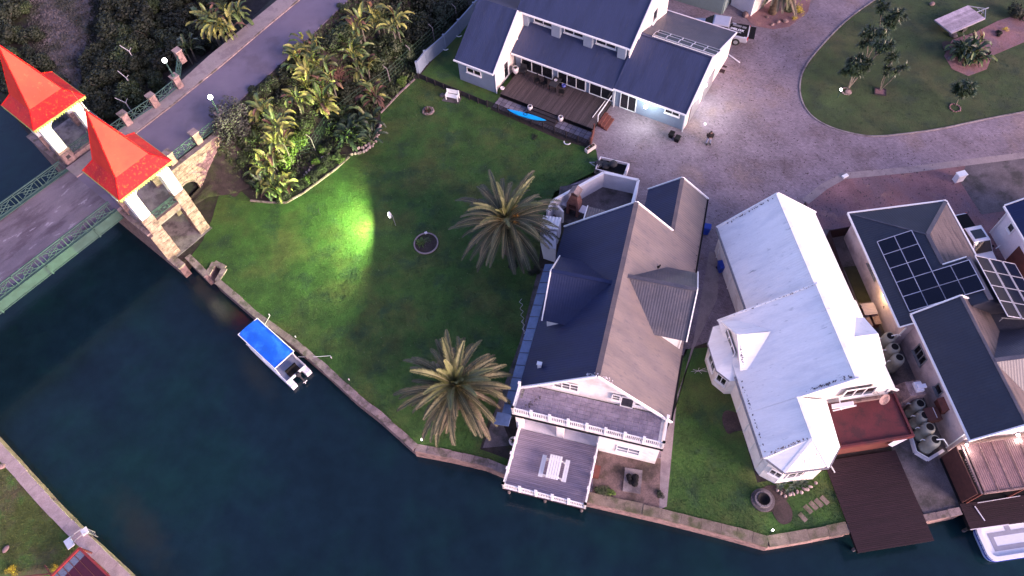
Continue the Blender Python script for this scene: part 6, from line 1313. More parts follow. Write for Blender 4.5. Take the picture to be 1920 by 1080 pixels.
skin_fig([(0, 0, .96, .14), (0, .1, .86, .115), (.02, .13, .48, .085), (0, .16, .10, .075), (0, -.1, .86, .115), (-.01, -.15, .48, .085), (-.03, -.2, .10, .075)], [(0, 1), (1, 2), (2, 3), (0, 4), (4, 5), (5, 6)], 'trousers', M['jeans'], pe)
mb = MB(); mb.ball((.13, 0, 1.64), .1, 14, (1.02, .86, 1.15)); mb.ball((.235, 0, 1.61), .02, 6); mb.ball((.13, .09, 1.63), .025, 6); mb.ball((.13, -.09, 1.63), .025, 6); mb.build('head', M['skin'], pe, smooth=True)
mb = MB(); mb.ball((.10, 0, 1.675), .112, 14, (1.02, .92, 1.05)); mb.build('hair', M['hair'], pe, smooth=True)
for s in (-1, 1):
    mb = MB(); mb.loft([[V3(-.10, s*.17-.045, 0), V3(-.10, s*.17+.045, 0), V3(-.10, s*.17+.045, .10), V3(-.10, s*.17-.045, .10)], [V3(.05, s*.17-.055, 0), V3(.05, s*.17+.055, 0), V3(.05, s*.17+.05, .10), V3(.05, s*.17-.05, .10)], [V3(.19, s*.17-.04, 0), V3(.19, s*.17+.04, 0), V3(.19, s*.17+.035, .045), V3(.19, s*.17-.035, .045)]]); mb.build('shoe', M['black'], pe)
    mb = MB(); mb.ball((.36, s*.06, 1.10), .04, 8, (1.2, .8, .55))
    for k in range(4): mb.tube((.39, s*(.035+.018*k), 1.10), (.43, s*(.03+.016*k), 1.085), .009); mb.tube((.43, s*(.03+.016*k), 1.085), (.43, s*(.02+.012*k), 1.06), .008)
    mb.tube((.36, s*.03, 1.12), (.40, s*.012, 1.125), .011); mb.build('hand', M['skin'], pe)
ph = T('phone', 'small pale device held in the hands of the person', 'phone', pe.location, R_(-95)); mb = MB(); mb.b2((-.04, -.07, 0), (.04, .07, .012)); mb.build('case', M['pot'], ph, loc=(.40, 0, 1.10))
# ================================================================== LAWN THINGS
# floodlight
c = P(742, 423); fl = T('garden_floodlight', 'white floodlight on a thin stake lighting the lawn to its left', 'floodlight', (c.x, c.y, .01), 0)
mb = MB(); mb.tube((0, 0, 0), (-.02, 0, 1.45), .025); mb.build('stake', M['steel'], fl)
mb = MB(); mb.box((-.22, 0, 1.57), (.12, .46, .36), tilt=Matrix.Rotation(R_(-14), 3, 'Y')); hd = mb.build('head', M['whitemetal'], fl)
mb = MB(); mb.box((-.298, 0, 1.56), (.02, .40, .30), tilt=Matrix.Rotation(R_(-14), 3, 'Y')); mb.build('lens', M['bulb'], hd); mb = MB(); mb.bar((-.02, 0, 1.42), (-.2, 0, 1.5), .05); mb.build('bracket', M['steel'], hd)
sp = bpy.data.lights.new('flood_beam', 'SPOT'); sp.energy = 1; sp.spot_size = R_(174); sp.spot_blend = .34; sp.color = (.80, 1.0, .36); sp.shadow_soft_size = .08
spo = bpy.data.objects.new('flood_beam', sp); COL.objects.link(spo); sp.use_nodes = True; ln_ = sp.node_tree.nodes; em_ = ln_['Emission']; lf_ = ln_.new('ShaderNodeLightFalloff'); lf_.inputs['Strength'].default_value = 1.0; lf_.inputs['Smooth'].default_value = .6; ma_ = ln_.new('ShaderNodeMath'); ma_.operation = 'MULTIPLY_ADD'; ma_.inputs[1].default_value = 640; sp.node_tree.links.new(lf_.outputs['Linear'], ma_.inputs[0]); mq_ = ln_.new('ShaderNodeMath'); mq_.operation = 'MULTIPLY'; mq_.inputs[1].default_value = 2700; sp.node_tree.links.new(lf_.outputs['Quadratic'], mq_.inputs[0]); sp.node_tree.links.new(mq_.outputs[0], ma_.inputs[2]); sp.node_tree.links.new(ma_.outputs[0], em_.inputs['Strength']); spo.parent = fl; spo.location = (-.36, 0, 1.6); spo.rotation_euler = Vector((-1, -.03, .78)).to_track_quat('-Z', 'Y').to_euler()
c = P(601, 404); t = T('lawn_stake', 'thin dark stake with a bracket on the lit part of the lawn', 'stake', (c.x, c.y, 0), 0); mb = MB(); mb.tube((0, 0, 0), (0, 0, .85), .02); mb.bar((0, 0, .8), (.1, .12, .9), .03); mb.build('stake', M['darkgrey'], t)
c = P(799, 457); t = T('round_flower_bed', 'round bed with pale concrete edging, soil and sparse weeds on the lawn', 'flower bed', (c.x, c.y, 0), 0)
rr = 1.02; n = 40; ring = [V3(rr*math.cos(2*math.pi*k/n), rr*math.sin(2*math.pi*k/n)*1.05, 0) for k in range(n)]
strip(ring, .11, 0, .12, True).build('edging', M['side'], t); mb = MB(); mb.prism([(p.x, p.y) for p in ring], .02, .05); mb.build('soil', M['soil'], t)
def tuftmesh(n, r, h, w=.03, flat=.5):
    mb = MB()
    for k in range(n):
        a = random.uniform(0, 6.28); e = random.uniform(flat*.3, 1.3); l = random.uniform(.5, 1)*r; d = V3(math.cos(a)*math.cos(e), math.sin(a)*math.cos(e), math.sin(e)*h/r); q = V3(-math.sin(a), math.cos(a), 0)*w; b = V3(random.uniform(-.3, .3)*r, random.uniform(-.3, .3)*r, 0)
        m = b+d*l*.6+V3(0, 0, .02); mb.add([b-q*.5, b+q*.5, m+q, m-q, b+d*l], [(0, 1, 2, 3), (3, 2, 4)])
    return mb
tuftmesh(60, .6, .3, .05).build('weeds', M['leaf_lime'], t, loc=(-.45, .1, .05)); tuftmesh(30, .5, .2, .03).build('weeds', M['leaf'], t, loc=(.2, .3, .05))
mb = MB(); mb.b2((-.12, -.1, .1), (.12, .1, .2)); mb.build('edge_stone', M['pot'], t, loc=(.02, 1.05, 0), rot=(0, 0, .4))
mb = MB()
for k in range(6): a = 1.1*k; mb.path([V3(0, 0, .06), V3(.2*math.cos(a), .2*math.sin(a), .14), V3(.45*math.cos(a+.2), .45*math.sin(a+.2), .1)], .012, 4)
mb.build('dry_stem', M['bark'], t, loc=(0, .15, .02))
def stonering(t, c, r0, n, m='coping', sz=(.2, .14, .14), jit=.03, start=0):
    for k in range(n):
        a = 2*math.pi*k/n+start; mb = MB(); s = random.uniform(.8, 1.2); mb.ball((0, 0, 0), .5, 6, (sz[0]*s, sz[1]*s, sz[2]*s)); mb.build('stone', M[m], t, loc=(c[0]+(r0+random.uniform(-jit, jit))*math.cos(a), c[1]+(r0+random.uniform(-jit, jit))*math.sin(a), sz[2]*.35), rot=(0, 0, a+math.pi/2+random.uniform(-.3, .3)))
c = P(803, 209); t = T('stone_ringed_plant', 'reddish plant in a small ring of pale stones on the lawn near the bench', 'plant bed', (c.x, c.y, 0), 0)
stonering(t, (0, 0), .50, 20, sz=(.26, .22, .22)); stonering(t, (0, 0), .36, 14, sz=(.22, .2, .2)); tuftmesh(60, .45, .5, .05).build('foliage', M['twig'], t, loc=(0, 0, .05)); tuftmesh(30, .35, .5, .05).build('foliage', M['leaf'], t, loc=(0, 0, .05)); mb = MB(); mb.tube((0, 0, 0), (0, .05, .7), .03); mb.build('stem', M['bark'], t)
c = P(849, 186); t = T('garden_bench', 'white wooden garden bench standing at the dark fence', 'bench', (c.x, c.y, 0), R_(-22))
for k in range(4): mb = MB(); mb.b2((-.66, -.25+.13*k, .42), (.66, -.15+.13*k, .46)); mb.build('seat_slat', M['whitemetal'], t)
for k in range(4): mb = MB(); mb.b2((-.66, .26, .52+.13*k), (.66, .30, .62+.13*k)); mb.build('back_slat', M['whitemetal'], t)
for s in (-.6, .6): mb = MB(); mb.b2((s-.04, -.26, 0), (s+.04, -.18, .62)); mb.b2((s-.04, .22, 0), (s+.04, .3, 1.02)); mb.b2((s-.05, -.28, .6), (s+.05, .28, .66)); mb.build('end_frame', M['whitemetal'], t)
mb = MB(); mb.b2((-.95, -.5, 0), (.8, .45, .03)); mb.build('base_slab', M['conc_dark'], t)
c = P(830, 180); t = T('boulder', 'grey boulder left of the white garden bench', 'rock', (c.x, c.y, 0), .5); mb = MB(); mb.ball((0, 0, .12), .3, 8, (1.1, .9, .6)); mb.build('rock', M['conc_dark'], t)
# small garden globe lights
def globe(px, py, label, h=.5, e=10, r=.07, m='bulb', col=(1, .95, .9), z=None):
    c = P(px, py, h); t = T('garden_light', label, 'garden light', (c.x, c.y, 0), 0, 'small lit garden lights'); mb = MB(); mb.tube((0, 0, 0), (0, 0, h-.05), .03); mb.build('stem', M['green_steel'], t)
    mb = MB(); mb.ball((0, 0, h), r, 10); mb.build('globe', M[m], t, smooth=True); l = bpy.data.lights.new('lamp_light', 'POINT'); l.energy = e; l.color = col; l.shadow_soft_size = .1; lo = bpy.data.objects.new('lamp_light', l); COL.objects.link(lo); lo.parent = t; lo.location = (0, 0, h+.25)
globe(791, 824, 'small lit garden light on the lawn edge below the lower palm', .45, 5); globe(1449, 994, 'small lit garden light near the bend of the seawall below the white house', .7, 8)
globe(1577, 168, 'lit garden light on a green stem beside the paired trees on the island', 1.0, 9, .12)
globe(1322, 232, 'tiny lit ground light on the paving above the person', .06, 1.2, .07)
M['stone_lt'] = mat('pale_pink_boulder', (.40, .31, .29), .9, .3, 4, 14, rnd=.3)
def edging(name, label, px, step, m, sz, cat='edging', grp=None):
    t = T(name, label, cat, (0, 0, 0)); pts = PL(px)
    for i in range(len(pts)-1):
        a, b = pts[i], pts[i+1]; L_ = (b-a).length; n = max(1, round(L_/step)); d = (b-a).normalized(); an = math.atan2(d.y, d.x)
        for k in range(n):
            c = a+d*L_*(k+.5)/n; mb = MB()
            if m == 'rock': mb.ball((0, 0, 0), .5, 7, (sz[0]*random.uniform(.7, 1.2), sz[1]*random.uniform(.7, 1.2), sz[2])); c = c+V3(random.uniform(-.1, .1), random.uniform(-.1, .1), 0); mb.build('stone', M['stone_lt'], t, loc=(c.x, c.y, sz[2]*.3+bankz(c)), rot=(0, 0, random.uniform(0, 3)))
            else: mb.b2((-L_/n/2+.015, -sz[1]/2, 0), (L_/n/2-.015, sz[1]/2, sz[2])); mb.build('edging_block', M['coping'], t, loc=(c.x, c.y, random.uniform(-.01, .01)), rot=(0, 0, an))
    return t
edging('bed_edging', 'pale concrete block edging of the large planted bed along the bright lawn', [(470, 377), (500, 380), (537, 381), (570, 362), (600, 340), (630, 318), (655, 295)], .55, 'b', (0, .16, .14))
edging('stone_edging', 'curved border of heaped pale pink stones around the broad leaved clump', [(655, 290), (680, 287), (700, 272), (712, 250), (714, 235)], .24, 'rock', (.34, .3, .3)); edging('stone_edging', 'inner row of heaped pale stones around the broad leaved clump', [(662, 281), (685, 277), (702, 260), (710, 240)], .26, 'rock', (.34, .3, .34))
edging('bed_edging', 'straight concrete edging running up to the boundary wall', [(714, 213), (747, 178), (778, 149)], .8, 'b', (0, .14, .14))
edging('stone_row', 'loose row of white stones inside the bed', [(552, 352), (575, 325), (592, 305), (622, 283)], .2, 'rock', (.26, .22, .2))
edging('stone_edging', 'row of pale stones in front of the succulent bed at the white house', [(1453, 920), (1470, 930), (1490, 925), (1512, 918), (1530, 905)], .3, 'rock', (.34, .26, .24))
for k, (x, y) in enumerate(((1505, 970), (1515, 955), (1525, 948), (1535, 943), (1546, 938))):
    c = P(x, y); mb = MB(); mb.b2((-.17, -.32, 0), (.17, .32, .05)); o = mb.build('stepping_slab', M['coping_br'], None, loc=(c.x, c.y, -.018), rot=(0, 0, R_(32))); tag(o, ['lowest, slightly apart stepping slab on the small lawn', 'second stepping slab from the low end', 'middle stepping slab of the row', 'fourth stepping slab towards the maroon deck', 'uppermost stepping slab next to the maroon deck'][k], 'paving slab', 'stepping slabs on the small lawn')
# fire pits
c = P(1430, 938); t = T('fire_pit', 'round grey brick fire pit with a black bowl on the small lawn', 'fire pit', (c.x, c.y, 0), 0)
mb = MB(); mb.lathe((0, 0, 0), [(.82, .0), (.80, .13), (.45, .14), (.44, .02)], 28); mb.build('base_ring', M['conc_dark'], t)
for k in range(16):
    a = 2*math.pi*k/16; mb = MB(); mb.b2((-.11, -.07, 0), (.11, .07, .2)); mb.build('brick', M['concrete'], t, loc=(.5*math.cos(a), .5*math.sin(a), .14), rot=(0, 0, a+math.pi/2))
mb = MB(); mb.lathe((0, 0, 0), [(.25, .14), (.42, .38), (.40, .38), (.2, .2), (.02, .18)], 20); mb.build('bowl', M['black'], t)
c = P(1186, 902); t = T('fire_pit', 'dark scorched fire pot on a square pale slab on the brick terrace', 'fire pit', (c.x, c.y, 0), R_(-15)); mb = MB(); mb.b2((-.62, -.85, .02), (.62, .85, .14)); mb.build('slab', M['concrete'], t)
mb = MB()
for _ in range(9): mb.ball((random.uniform(-.3, .3), random.uniform(-.3, .3), .3), random.uniform(.16, .26), 8, (1, 1, .7))
mb.build('ash_heap', M['black'], t)
small('step_box', 'small maroon box against the right railing of the grey deck', 'box', 1118, 885, .25, lambda mb: (mb.box((0, 0, 0), (.45, .8, .4)), mb.box((0, 0, .22), (.5, .85, .04))), 'maroon_wood', R_(-20))
# kiosk, jetty fitting, trailer, drain covers
c = P(1795, 338); t = T('meter_cabinet', 'pale grey utility cabinet standing on the paving', 'cabinet', (c.x, c.y, 0), R_(12)); mb = MB(); mb.b2((-.38, -.24, 0), (.38, .24, .85)); mb.build('cabinet', M['wall_lilac'], t); mb = MB(); mb.b2((-.42, -.28, .85), (.42, .28, .92)); mb.build('lid', M['whitemetal'], t); mb = MB(); mb.b2((-.34, -.26, .06), (.34, -.245, .8)); mb.build('door', M['wall_lilac'], t)
c = P(1584, 331); mb = MB(); mb.b2((-.28, -.15, 0), (.28, .15, .12)); o = mb.build('kerb_stone', M['whitemetal'], None, loc=(c.x, c.y, .02), rot=(0, 0, .4)); tag(o, 'small white painted kerb stone at the corner of the reddish paving', 'kerb stone')
t = T('drain_cover', 'larger dark iron drain cover beside the garage wing', 'drain cover', P(1353, 133, .0), R_(-34)); mb = MB(); mb.b2((-.32, -.25, .014), (.32, .25, .035)); mb.build('cover', M['wood_maroon'], t); mb = MB(); mb.b2((-.38, -.31, .012), (.38, .31, .026)); mb.build('rim', M['coping'], t)
t = T('drain_cover', 'smaller dark iron drain cover beside the garage wing', 'drain cover', P(1359, 125, .0), R_(-34)); mb = MB(); mb.b2((-.2, -.14, .014), (.2, .14, .035)); mb.build('cover', M['wood_maroon'], t)
t = T('ramp_bar', 'pale low bar lying on the paving behind the garage', 'bar', P(1376, 110, .02), R_(-58)); mb = MB(); mb.b2((-.8, -.05, 0), (.8, .05, .08)); mb.build('bar', M['wall_lilac'], t)
q = [P(x, y, .8) for x, y in ((1754, 37), (1817, 9), (1845, 36), (1782, 63))]; ce = sum(q, Vector((0, 0, 0)))/4; dx = (q[1]-q[0]+q[2]-q[3])/2; dy = (q[3]-q[0]+q[2]-q[1])/2; az = math.atan2(dx.y, dx.x)
t = T('flatbed_trailer', 'flat trailer with weathered pale boards and an A frame hitch on the island lawn', 'trailer', (ce.x, ce.y, 0), az); n = 8; l2 = dx.length/2; sk_ = dy.length
tb_ = M['coping']; wb_ = mat('pale_trailer_boards', (.36, .30, .36), .85, .25, 2, 12, rnd=.22)
for k in range(n): mb = MB(); mb.b2((-l2, -sk_/2/n+.006, 0), (l2, sk_/2/n-.006, .04)); mb.build('board', wb_, t, loc=(0, -sk_/2+sk_*(k+.5)/n, .78))
mb = MB(); mb.bar((-l2, -sk_/2, .74), (l2, -sk_/2, .74), .06); mb.bar((-l2, sk_/2, .74), (l2, sk_/2, .74), .06); mb.bar((-l2, -sk_/2, .74), (-l2, sk_/2, .74), .06); mb.bar((l2, -sk_/2, .74), (l2, sk_/2, .74), .06)
mb.bar((l2, -sk_/2, .74), (l2+1.3, 0, .66), .07); mb.bar((l2, sk_/2, .74), (l2+1.3, 0, .66), .07); mb.bar((l2, 0, .74), (l2+1.7, 0, .64), .08); mb.bar((l2+.6, -.45, .7), (l2+.6, .45, .7), .05); mb.build('frame', M['steel'], t)
for s in (-1, 1): mb = MB(); mb.tube((-.1, s*(sk_/2-.25), .3), (-.1, s*(sk_/2-.05), .3), .3, n=14); mb.build('wheel', M['tyre'], t)
mb = MB(); mb.tube((l2+1.1, 0, .0), (l2+1.1, 0, .7), .04); mb.build('jockey_stand', M['steel'], t)
# ladder / jetty fitting lower left
c = P(147, 1008); t = T('boat_ladder', 'white bracket with ladder rails over the lower left seawall', 'ladder', (c.x, c.y, 0), R_(38)); mb = MB(); mb.b2((-.85, -.38, .13), (-.35, .38, .2)); mb.build('base_plate', M['whitemetal'], t)
mb = MB()
for s in (-.22, .22): mb.path([V3(-.4, s, .2), V3(0, s, .4), V3(.55, s, .35), V3(.7, s, -.2), V3(.7, s, -1.2)], .03)
for k in range(4): mb.tube((.7, -.22, -.1-.3*k), (.7, .22, -.1-.3*k), .025)
mb.build('rail', M['steel'], t); mb = MB(); mb.b2((.35, -.25, .14), (.8, .25, .2)); mb.build('tread', M['whitemetal'], t)
# glossy maroon roofed structure lower left
fr = Frame(P(150, 1032, 0), 47); t = TF('boathouse_roof', 'glossy dark red glazed roof with red timber frame at the lower left edge', 'pavilion', fr)
gm = mat('glossy_maroon_sheet', (.075, .012, .022), .22, .1, spec=.6); q = [fr.px(x, y, 1.6) for x, y in ((150, 1028), (206, 1082), (150, 1150), (96, 1082))]
mb = MB(); mb.poly3([(p.x, p.y, 1.6) for p in q], .06); mb.build('roof_panel', gm, t)
mb = MB()
for i in range(4): a, b = q[i], q[(i+1) % 4]; mb.bar((a.x, a.y, 1.64), (b.x, b.y, 1.64), .14, .16)
mb.build('red_frame', mat('red_timber', (.28, .03, .03), .6, .2), t)
mb = MB()
for p in q: mb.box((p.x, p.y, .8), (.1, .1, 1.6))
mb.build('post', M['maroon_wood'], t)
m3 = V3(*(q[0]*.75+q[3]*.25)); mb = MB(); a = q[0]*.8+q[1]*.2; b = q[3]*.8+q[2]*.2; mb.poly3([(q[0].x*.97+q[2].x*.03, q[0].y*.97+q[2].y*.03, 1.612), (a.x, a.y, 1.612), (b.x, b.y, 1.612), (q[3].x*.97+q[1].x*.03, q[3].y*.97+q[1].y*.03, 1.612)], .01); mb.build('clear_panel', M['glass_b'], t)
for i in range(5): mb = MB(); f_ = i/5+.02; a = q[0]*(1-f_)+q[3]*f_; b = q[1]*(1-f_)+q[2]*f_; mb.bar((a.x, a.y, 1.63), (b.x, b.y, 1.63), .04, .03); mb.build('glazing_bar', M['maroon_wood'], t)
t = T('garden_rail', 'low red brown timber rail beside the glossy red roof', 'fence', (0, 0, 0)); a, b = P(20, 1083, .5), P(92, 1076, .5); mb = MB(); mb.bar(a, b, .08, .12); mb.bar(P(84, 1060, .6), P(99, 1082, .6), .1, .1); mb.bar(a-V3(0, 0, .5), a, .08); mb.bar(b-V3(0, 0, .5), b, .08); mb.build('rail', M['maroon_wood'], t)
# boundary wire fence with angled posts
t = T('wire_boundary_fence', 'wire fence on pale angled posts climbing behind the planted bed', 'fence', (0, 0, 0)); fp = [(540, 300), (592, 283), (622, 236), (690, 183), (732, 155), (773, 117), (815, 78), (857, 40), (900, 0)]
for i, (x, y) in enumerate(fp): c = P(x, y); mb = MB(); mb.tube((0, 0, 0), (0, 0, 1.8), .045); mb.tube((0, 0, 1.8), (-.35, .15, 2.15), .035); mb.build('post', M['concrete'], t, loc=(c.x, c.y, bankz(c)))
mb = MB()
for i in range(len(fp)-1):
    a, b = P(*fp[i]), P(*fp[i+1]); a.z = bankz(a); b.z = bankz(b)
    for z in (.1, .5, .9, 1.3, 1.75): mb.tube(a+V3(0, 0, z), b+V3(0, 0, z), .012, n=4)
    L_ = (b-a).length
    for k in range(int(L_/.35)): p = a+(b-a)*(k*.35/L_); mb.tube(p, p+V3(0, 0, 1.75), .006, n=3)
mb.build('wire_mesh', mat('green_fence_wire', (.05, .12, .07), .5, .1), t)
c = P(613, 222); t = T('round_slab', 'round grey concrete slab among the bushes beside the wire fence', 'slab', (c.x, c.y, .05), 0); mb = MB(); mb.lathe((0, 0, 0), [(.62, 0), (.62, .12), (.02, .13)], 28); mb.build('slab', M['conc_dark'], t)
# forked poles on the far side of the road
for i, (x, y, lb) in enumerate(((252, 112, 'topmost pale forked pole among the dark bushes'), (247, 162, 'middle pale forked pole among the dark bushes'), (246, 208, 'lowest pale forked pole among the dark bushes'))):
    c = P(x, y, 1.2); t = T('forked_pole', lb, 'pole', (c.x, c.y, 0), random.uniform(-.3, .3), 'forked poles of the old fence'); mb = MB(); mb.tube((0, 0, 0), (0, 0, 2.3), .05); mb.tube((0, 0, 2.3), (-.75, .25, 2.9), .035); mb.tube((0, 0, 2.3), (.3, .15, 2.6), .03); mb.build('pole', M['pot'], t)
c = P(455, 330); t = T('dead_branch', 'pale bare forked branch leaning at the edge of the dark bushes near the arch', 'branch', (c.x, c.y, 0), 0); mb = MB(); mb.path([V3(0, 0, 0), V3(-.2, .4, .7), V3(-.55, 1.1, 1.1)], [.08, .06, .04]); mb.path([V3(-.2, .4, .7), V3(.4, .4, 1.0)], [.05, .03]); mb.path([V3(-.2, .4, .7), V3(-.6, .2, .9)], [.05, .03]); mb.build('wood', M['pot'], t)
for i, (x, y, lb) in enumerate(((1358, 0, 0),)): pass
def arc_thing(px, py, label):
    c = P(px, py); t = T('white_arc', label, 'garden edging', (c.x, c.y, 0), R_(-30), 'white plastic arcs by the house'); mb = MB(); mb.path([V3(.32*math.cos(math.pi*(1.05+.9*k/8)), .32*math.sin(math.pi*(1.05+.9*k/8)), .15) for k in range(9)], .05); mb.build('arc', M['whitemetal'], t)
arc_thing(836, 92, 'white curved pipe on the grass beside the boundary wall, lower one'); arc_thing(861, 67, 'white curved pipe on the grass beside the boundary wall, upper one'); arc_thing(1064, 268, 'white curved rim lying at the lawn side of the dark fence')
# twiggy tangle by house path
t = T('dry_creeper', 'pale dry creeper stems on the ground left of the gabled house', 'plant', P(980, 600), 0); mb = MB(); p = V3(0, 0, .05)
for k in range(26): p2_ = V3(.12*math.sin(k*1.3), -1.3+.13*k, .06+.03*math.sin(k)); mb.path([p, p2_], .014, 4); p = p2_
mb.build('stems', M['pot'], t)
t = T('dry_creeper', 'pale twig tangle on the dark ground left of the white house bay', 'plant', P(1310, 696), 0); mb = MB()
for k in range(8): a = .8*k; mb.path([V3(0, 0, .05), V3(.35*math.cos(a), .1*math.sin(a), .12), V3(.7*math.cos(a)+.1, .25*math.sin(a), .08)], .012, 4)
mb.build('stems', M['pot'], t)
# ================================================================== VEGETATION
def inpoly(x, y, poly):
    c = False; n = len(poly)
    for i in range(n):
        a, b = poly[i], poly[(i+1) % n]
        if (a[1] > y) != (b[1] > y) and x < (b[0]-a[0])*(y-a[1])/(b[1]-a[1])+a[0]: c = not c
    return c
M['frond_g'] = mat('grey_green_palm_frond', (.055, .065, .032), .6, .2, 1.5, 9, rnd=.4, col2=(.09, .085, .045), c2scale=.9)
def frond_mesh(name, L0, e0, droop, m, seed, w=.46, npair=52):
    rnd = random.Random(seed); mb = MB(); pts = []; p = V3(0, 0, 0); e = R_(e0); n = 14; bend = rnd.uniform(-.25, .25); a = 0
    for k in range(n+1):
        pts.append((p.copy(), V3(math.cos(e)*math.cos(a), math.cos(e)*math.sin(a), math.sin(e)))); p = p+pts[-1][1]*(L0/n); e -= R_(droop)/n*(.5+1.0*k/n); a += bend/n
    for k in range(n): r0 = .045*(1-k/n)+.008; r1 = .045*(1-(k+1)/n)+.008; mb.tube(pts[k][0], pts[k+1][0], r0, r1, 4, cap=False)
    nr = len(mb.f); mb.m = [1]*nr; mb.cur = 0
    for i in range(npair):
        s = .12+.88*i/npair; f = s*n; k = min(n-1, int(f)); q = pts[k][0].lerp(pts[k+1][0], f-k); t = pts[k][1]; side = V3(-math.sin(a), math.cos(a), 0); upv = side.cross(t)*-1
        if upv.z < 0: upv = -upv
        ll = w*(math.sin(math.pi*min(1, .12+s*.86))**.6)*rnd.uniform(.85, 1.1)
        for sg in (-1, 1):
            d = (t*rnd.uniform(.75, 1.0)+side*sg*.85+upv*rnd.uniform(.15, .5)).normalized(); wd = t*.032; tip = q+d*ll+V3(0, 0, -.12*ll)
            mid = q+d*ll*.55+V3(0, 0, .02); mb.add([q-wd, q+wd, mid+wd*1.1, mid-wd*1.1, tip], [(0, 1, 2, 3), (3, 2, 4)])
    return mb.mesh(name, [m, M['rachis']], False)
def palm(px, py, h, label, lower, seed, scale=1., group='canary palms on the lawn', nf=104):
    mid_ = M['frond_g'] if lower is M['frond_g'] else M['frond']; rnd = random.Random(seed); c = P(px, py, h); t = T('palm_tree', label, 'palm tree', (c.x, c.y, 0), 0, group)
    mb = MB(); prof = []
    for k in range(16): z = (h-.3)*k/15; prof.append((.42-.06*k/15+.05*(k % 2)+(.12 if k > 12 else 0), z))
    mb.lathe((0, 0, 0), prof, 16); mb.build('trunk', M['trunk'], t)
    mb = MB()
    for k in range(70): a = rnd.uniform(0, 6.28); z = rnd.uniform(h-1.0, h-.1); mb.bar((.38*math.cos(a), .38*math.sin(a), z), (.62*math.cos(a), .62*math.sin(a), z+.22), .12, .05)
    mb.build('leaf_stubs', M['trunk'], t, kind='stuff')
    cl = [(82, 35, 2.2, M['frond_new']), (64, 62, 3.2, M['frond_new']), (46, 78, 3.7, mid_), (28, 78, 3.9, mid_), (10, 66, 3.9, mid_), (-8, 50, 3.7, lower), (-24, 36, 3.4, lower)]
    ms = [[frond_mesh('palm_frond', l*scale, e, dr, m, seed*31+i*7+j) for j in range(3)] for i, (e, dr, l, m) in enumerate(cl)]
    cnt = [5, 9, 15, 19, 20, 16, 10]; g = 0
    for i, n in enumerate(cnt):
        for k in range(n):
            a = g*2.39996+rnd.uniform(-.3, .3); g += 1
            if i > 1 and rnd.random() < .08: continue
            me = ms[i][k % 3]; s = rnd.uniform(.76, 1.12)
            place(me, 'frond', t, loc=(.12*math.cos(a)*i*.3, .12*math.sin(a)*i*.3, h-.05*i), rot=(rnd.uniform(-.25, .25), rnd.uniform(-.12, .12), a), sc=(s, s, s))
    return t
pA = palm(948, 412, 4.6, 'big palm with orange date sprays next to the courtyard wall', M['frond_g'], 3, 1.22)
for (dx, dy, dz) in ((.7, .5, .35), (-.55, -.1, .3), (.9, -.35, .25)):
    mb = MB()
    for k in range(46): a = random.uniform(0, 6.28); e = random.uniform(-.2, 1.2); d = V3(math.cos(a)*math.cos(e), math.sin(a)*math.cos(e), math.sin(e)); mb.tube((0, 0, 0), d*random.uniform(.3, .6), .022, .012, 4)
    mb.build('date_spray', M['dates'], pA, loc=(dx, dy, 4.6+dz))
pB = palm(853, 722, 3.7, 'big palm with pinkish drying lower fronds near the canal bend', M['frond_old'], 5, 1.1)
# broad leaved plants
def leaf_mesh(name, L_, w, rise, droop, pet, m, seed, torn=.25):
    rnd = random.Random(seed); mb = MB(); n = 9; p = V3(0, 0, 0); e = R_(rise); c = [p.copy()]
    for k in range(3): p = p+V3(math.cos(e), 0, math.sin(e))*pet/3; e -= R_(droop)*.1; c.append(p.copy())
    mb.path(c, [.035, .03, .025, .02], 4)
    pts = []
    for k in range(n+1): pts.append((p.copy(), e)); p = p+V3(math.cos(e), 0, math.sin(e))*L_/n; e -= R_(droop)/n
    vs = []; tw = rnd.uniform(-.5, .5)
    for k, (q, e_) in enumerate(pts):
        s = k/n; ww = w*(math.sin(math.pi*min(.97, .10+s*.88))**.55)*rnd.uniform(1-torn, 1); up = V3(-math.sin(e_), 0, math.cos(e_)); a = tw*s; sd = V3(0, math.cos(a), 0)+up*math.sin(a)
        j = rnd.uniform(-.03, .03)
        vs += [q-sd*ww/2+up*(.22*ww+j), q, q+sd*ww/2+up*(.22*ww-j)]
    fs = []
    for k in range(n): a = 3*k; fs += [(a, a+1, a+4, a+3), (a+1, a+2, a+5, a+4)]
    mb.add(vs, fs); return mb.mesh(name, m)
LM = {}
for key in ('strel', 'strel_y', 'strel_d', 'strel_dead'):
    LM[key] = [leaf_mesh('broad_leaf', random.uniform(1.0, 1.5), random.uniform(.36, .5), r, d, pt, M[key], i*13+hash(key) % 1 + len(key)*7, .35) for i, (r, d, pt) in enumerate(((82, 60, 1.1), (74, 90, 1.0), (66, 100, .9), (55, 105, .9), (78, 120, 1.2), (62, 70, .8), (48, 90, .7), (85, 40, 1.3)))]
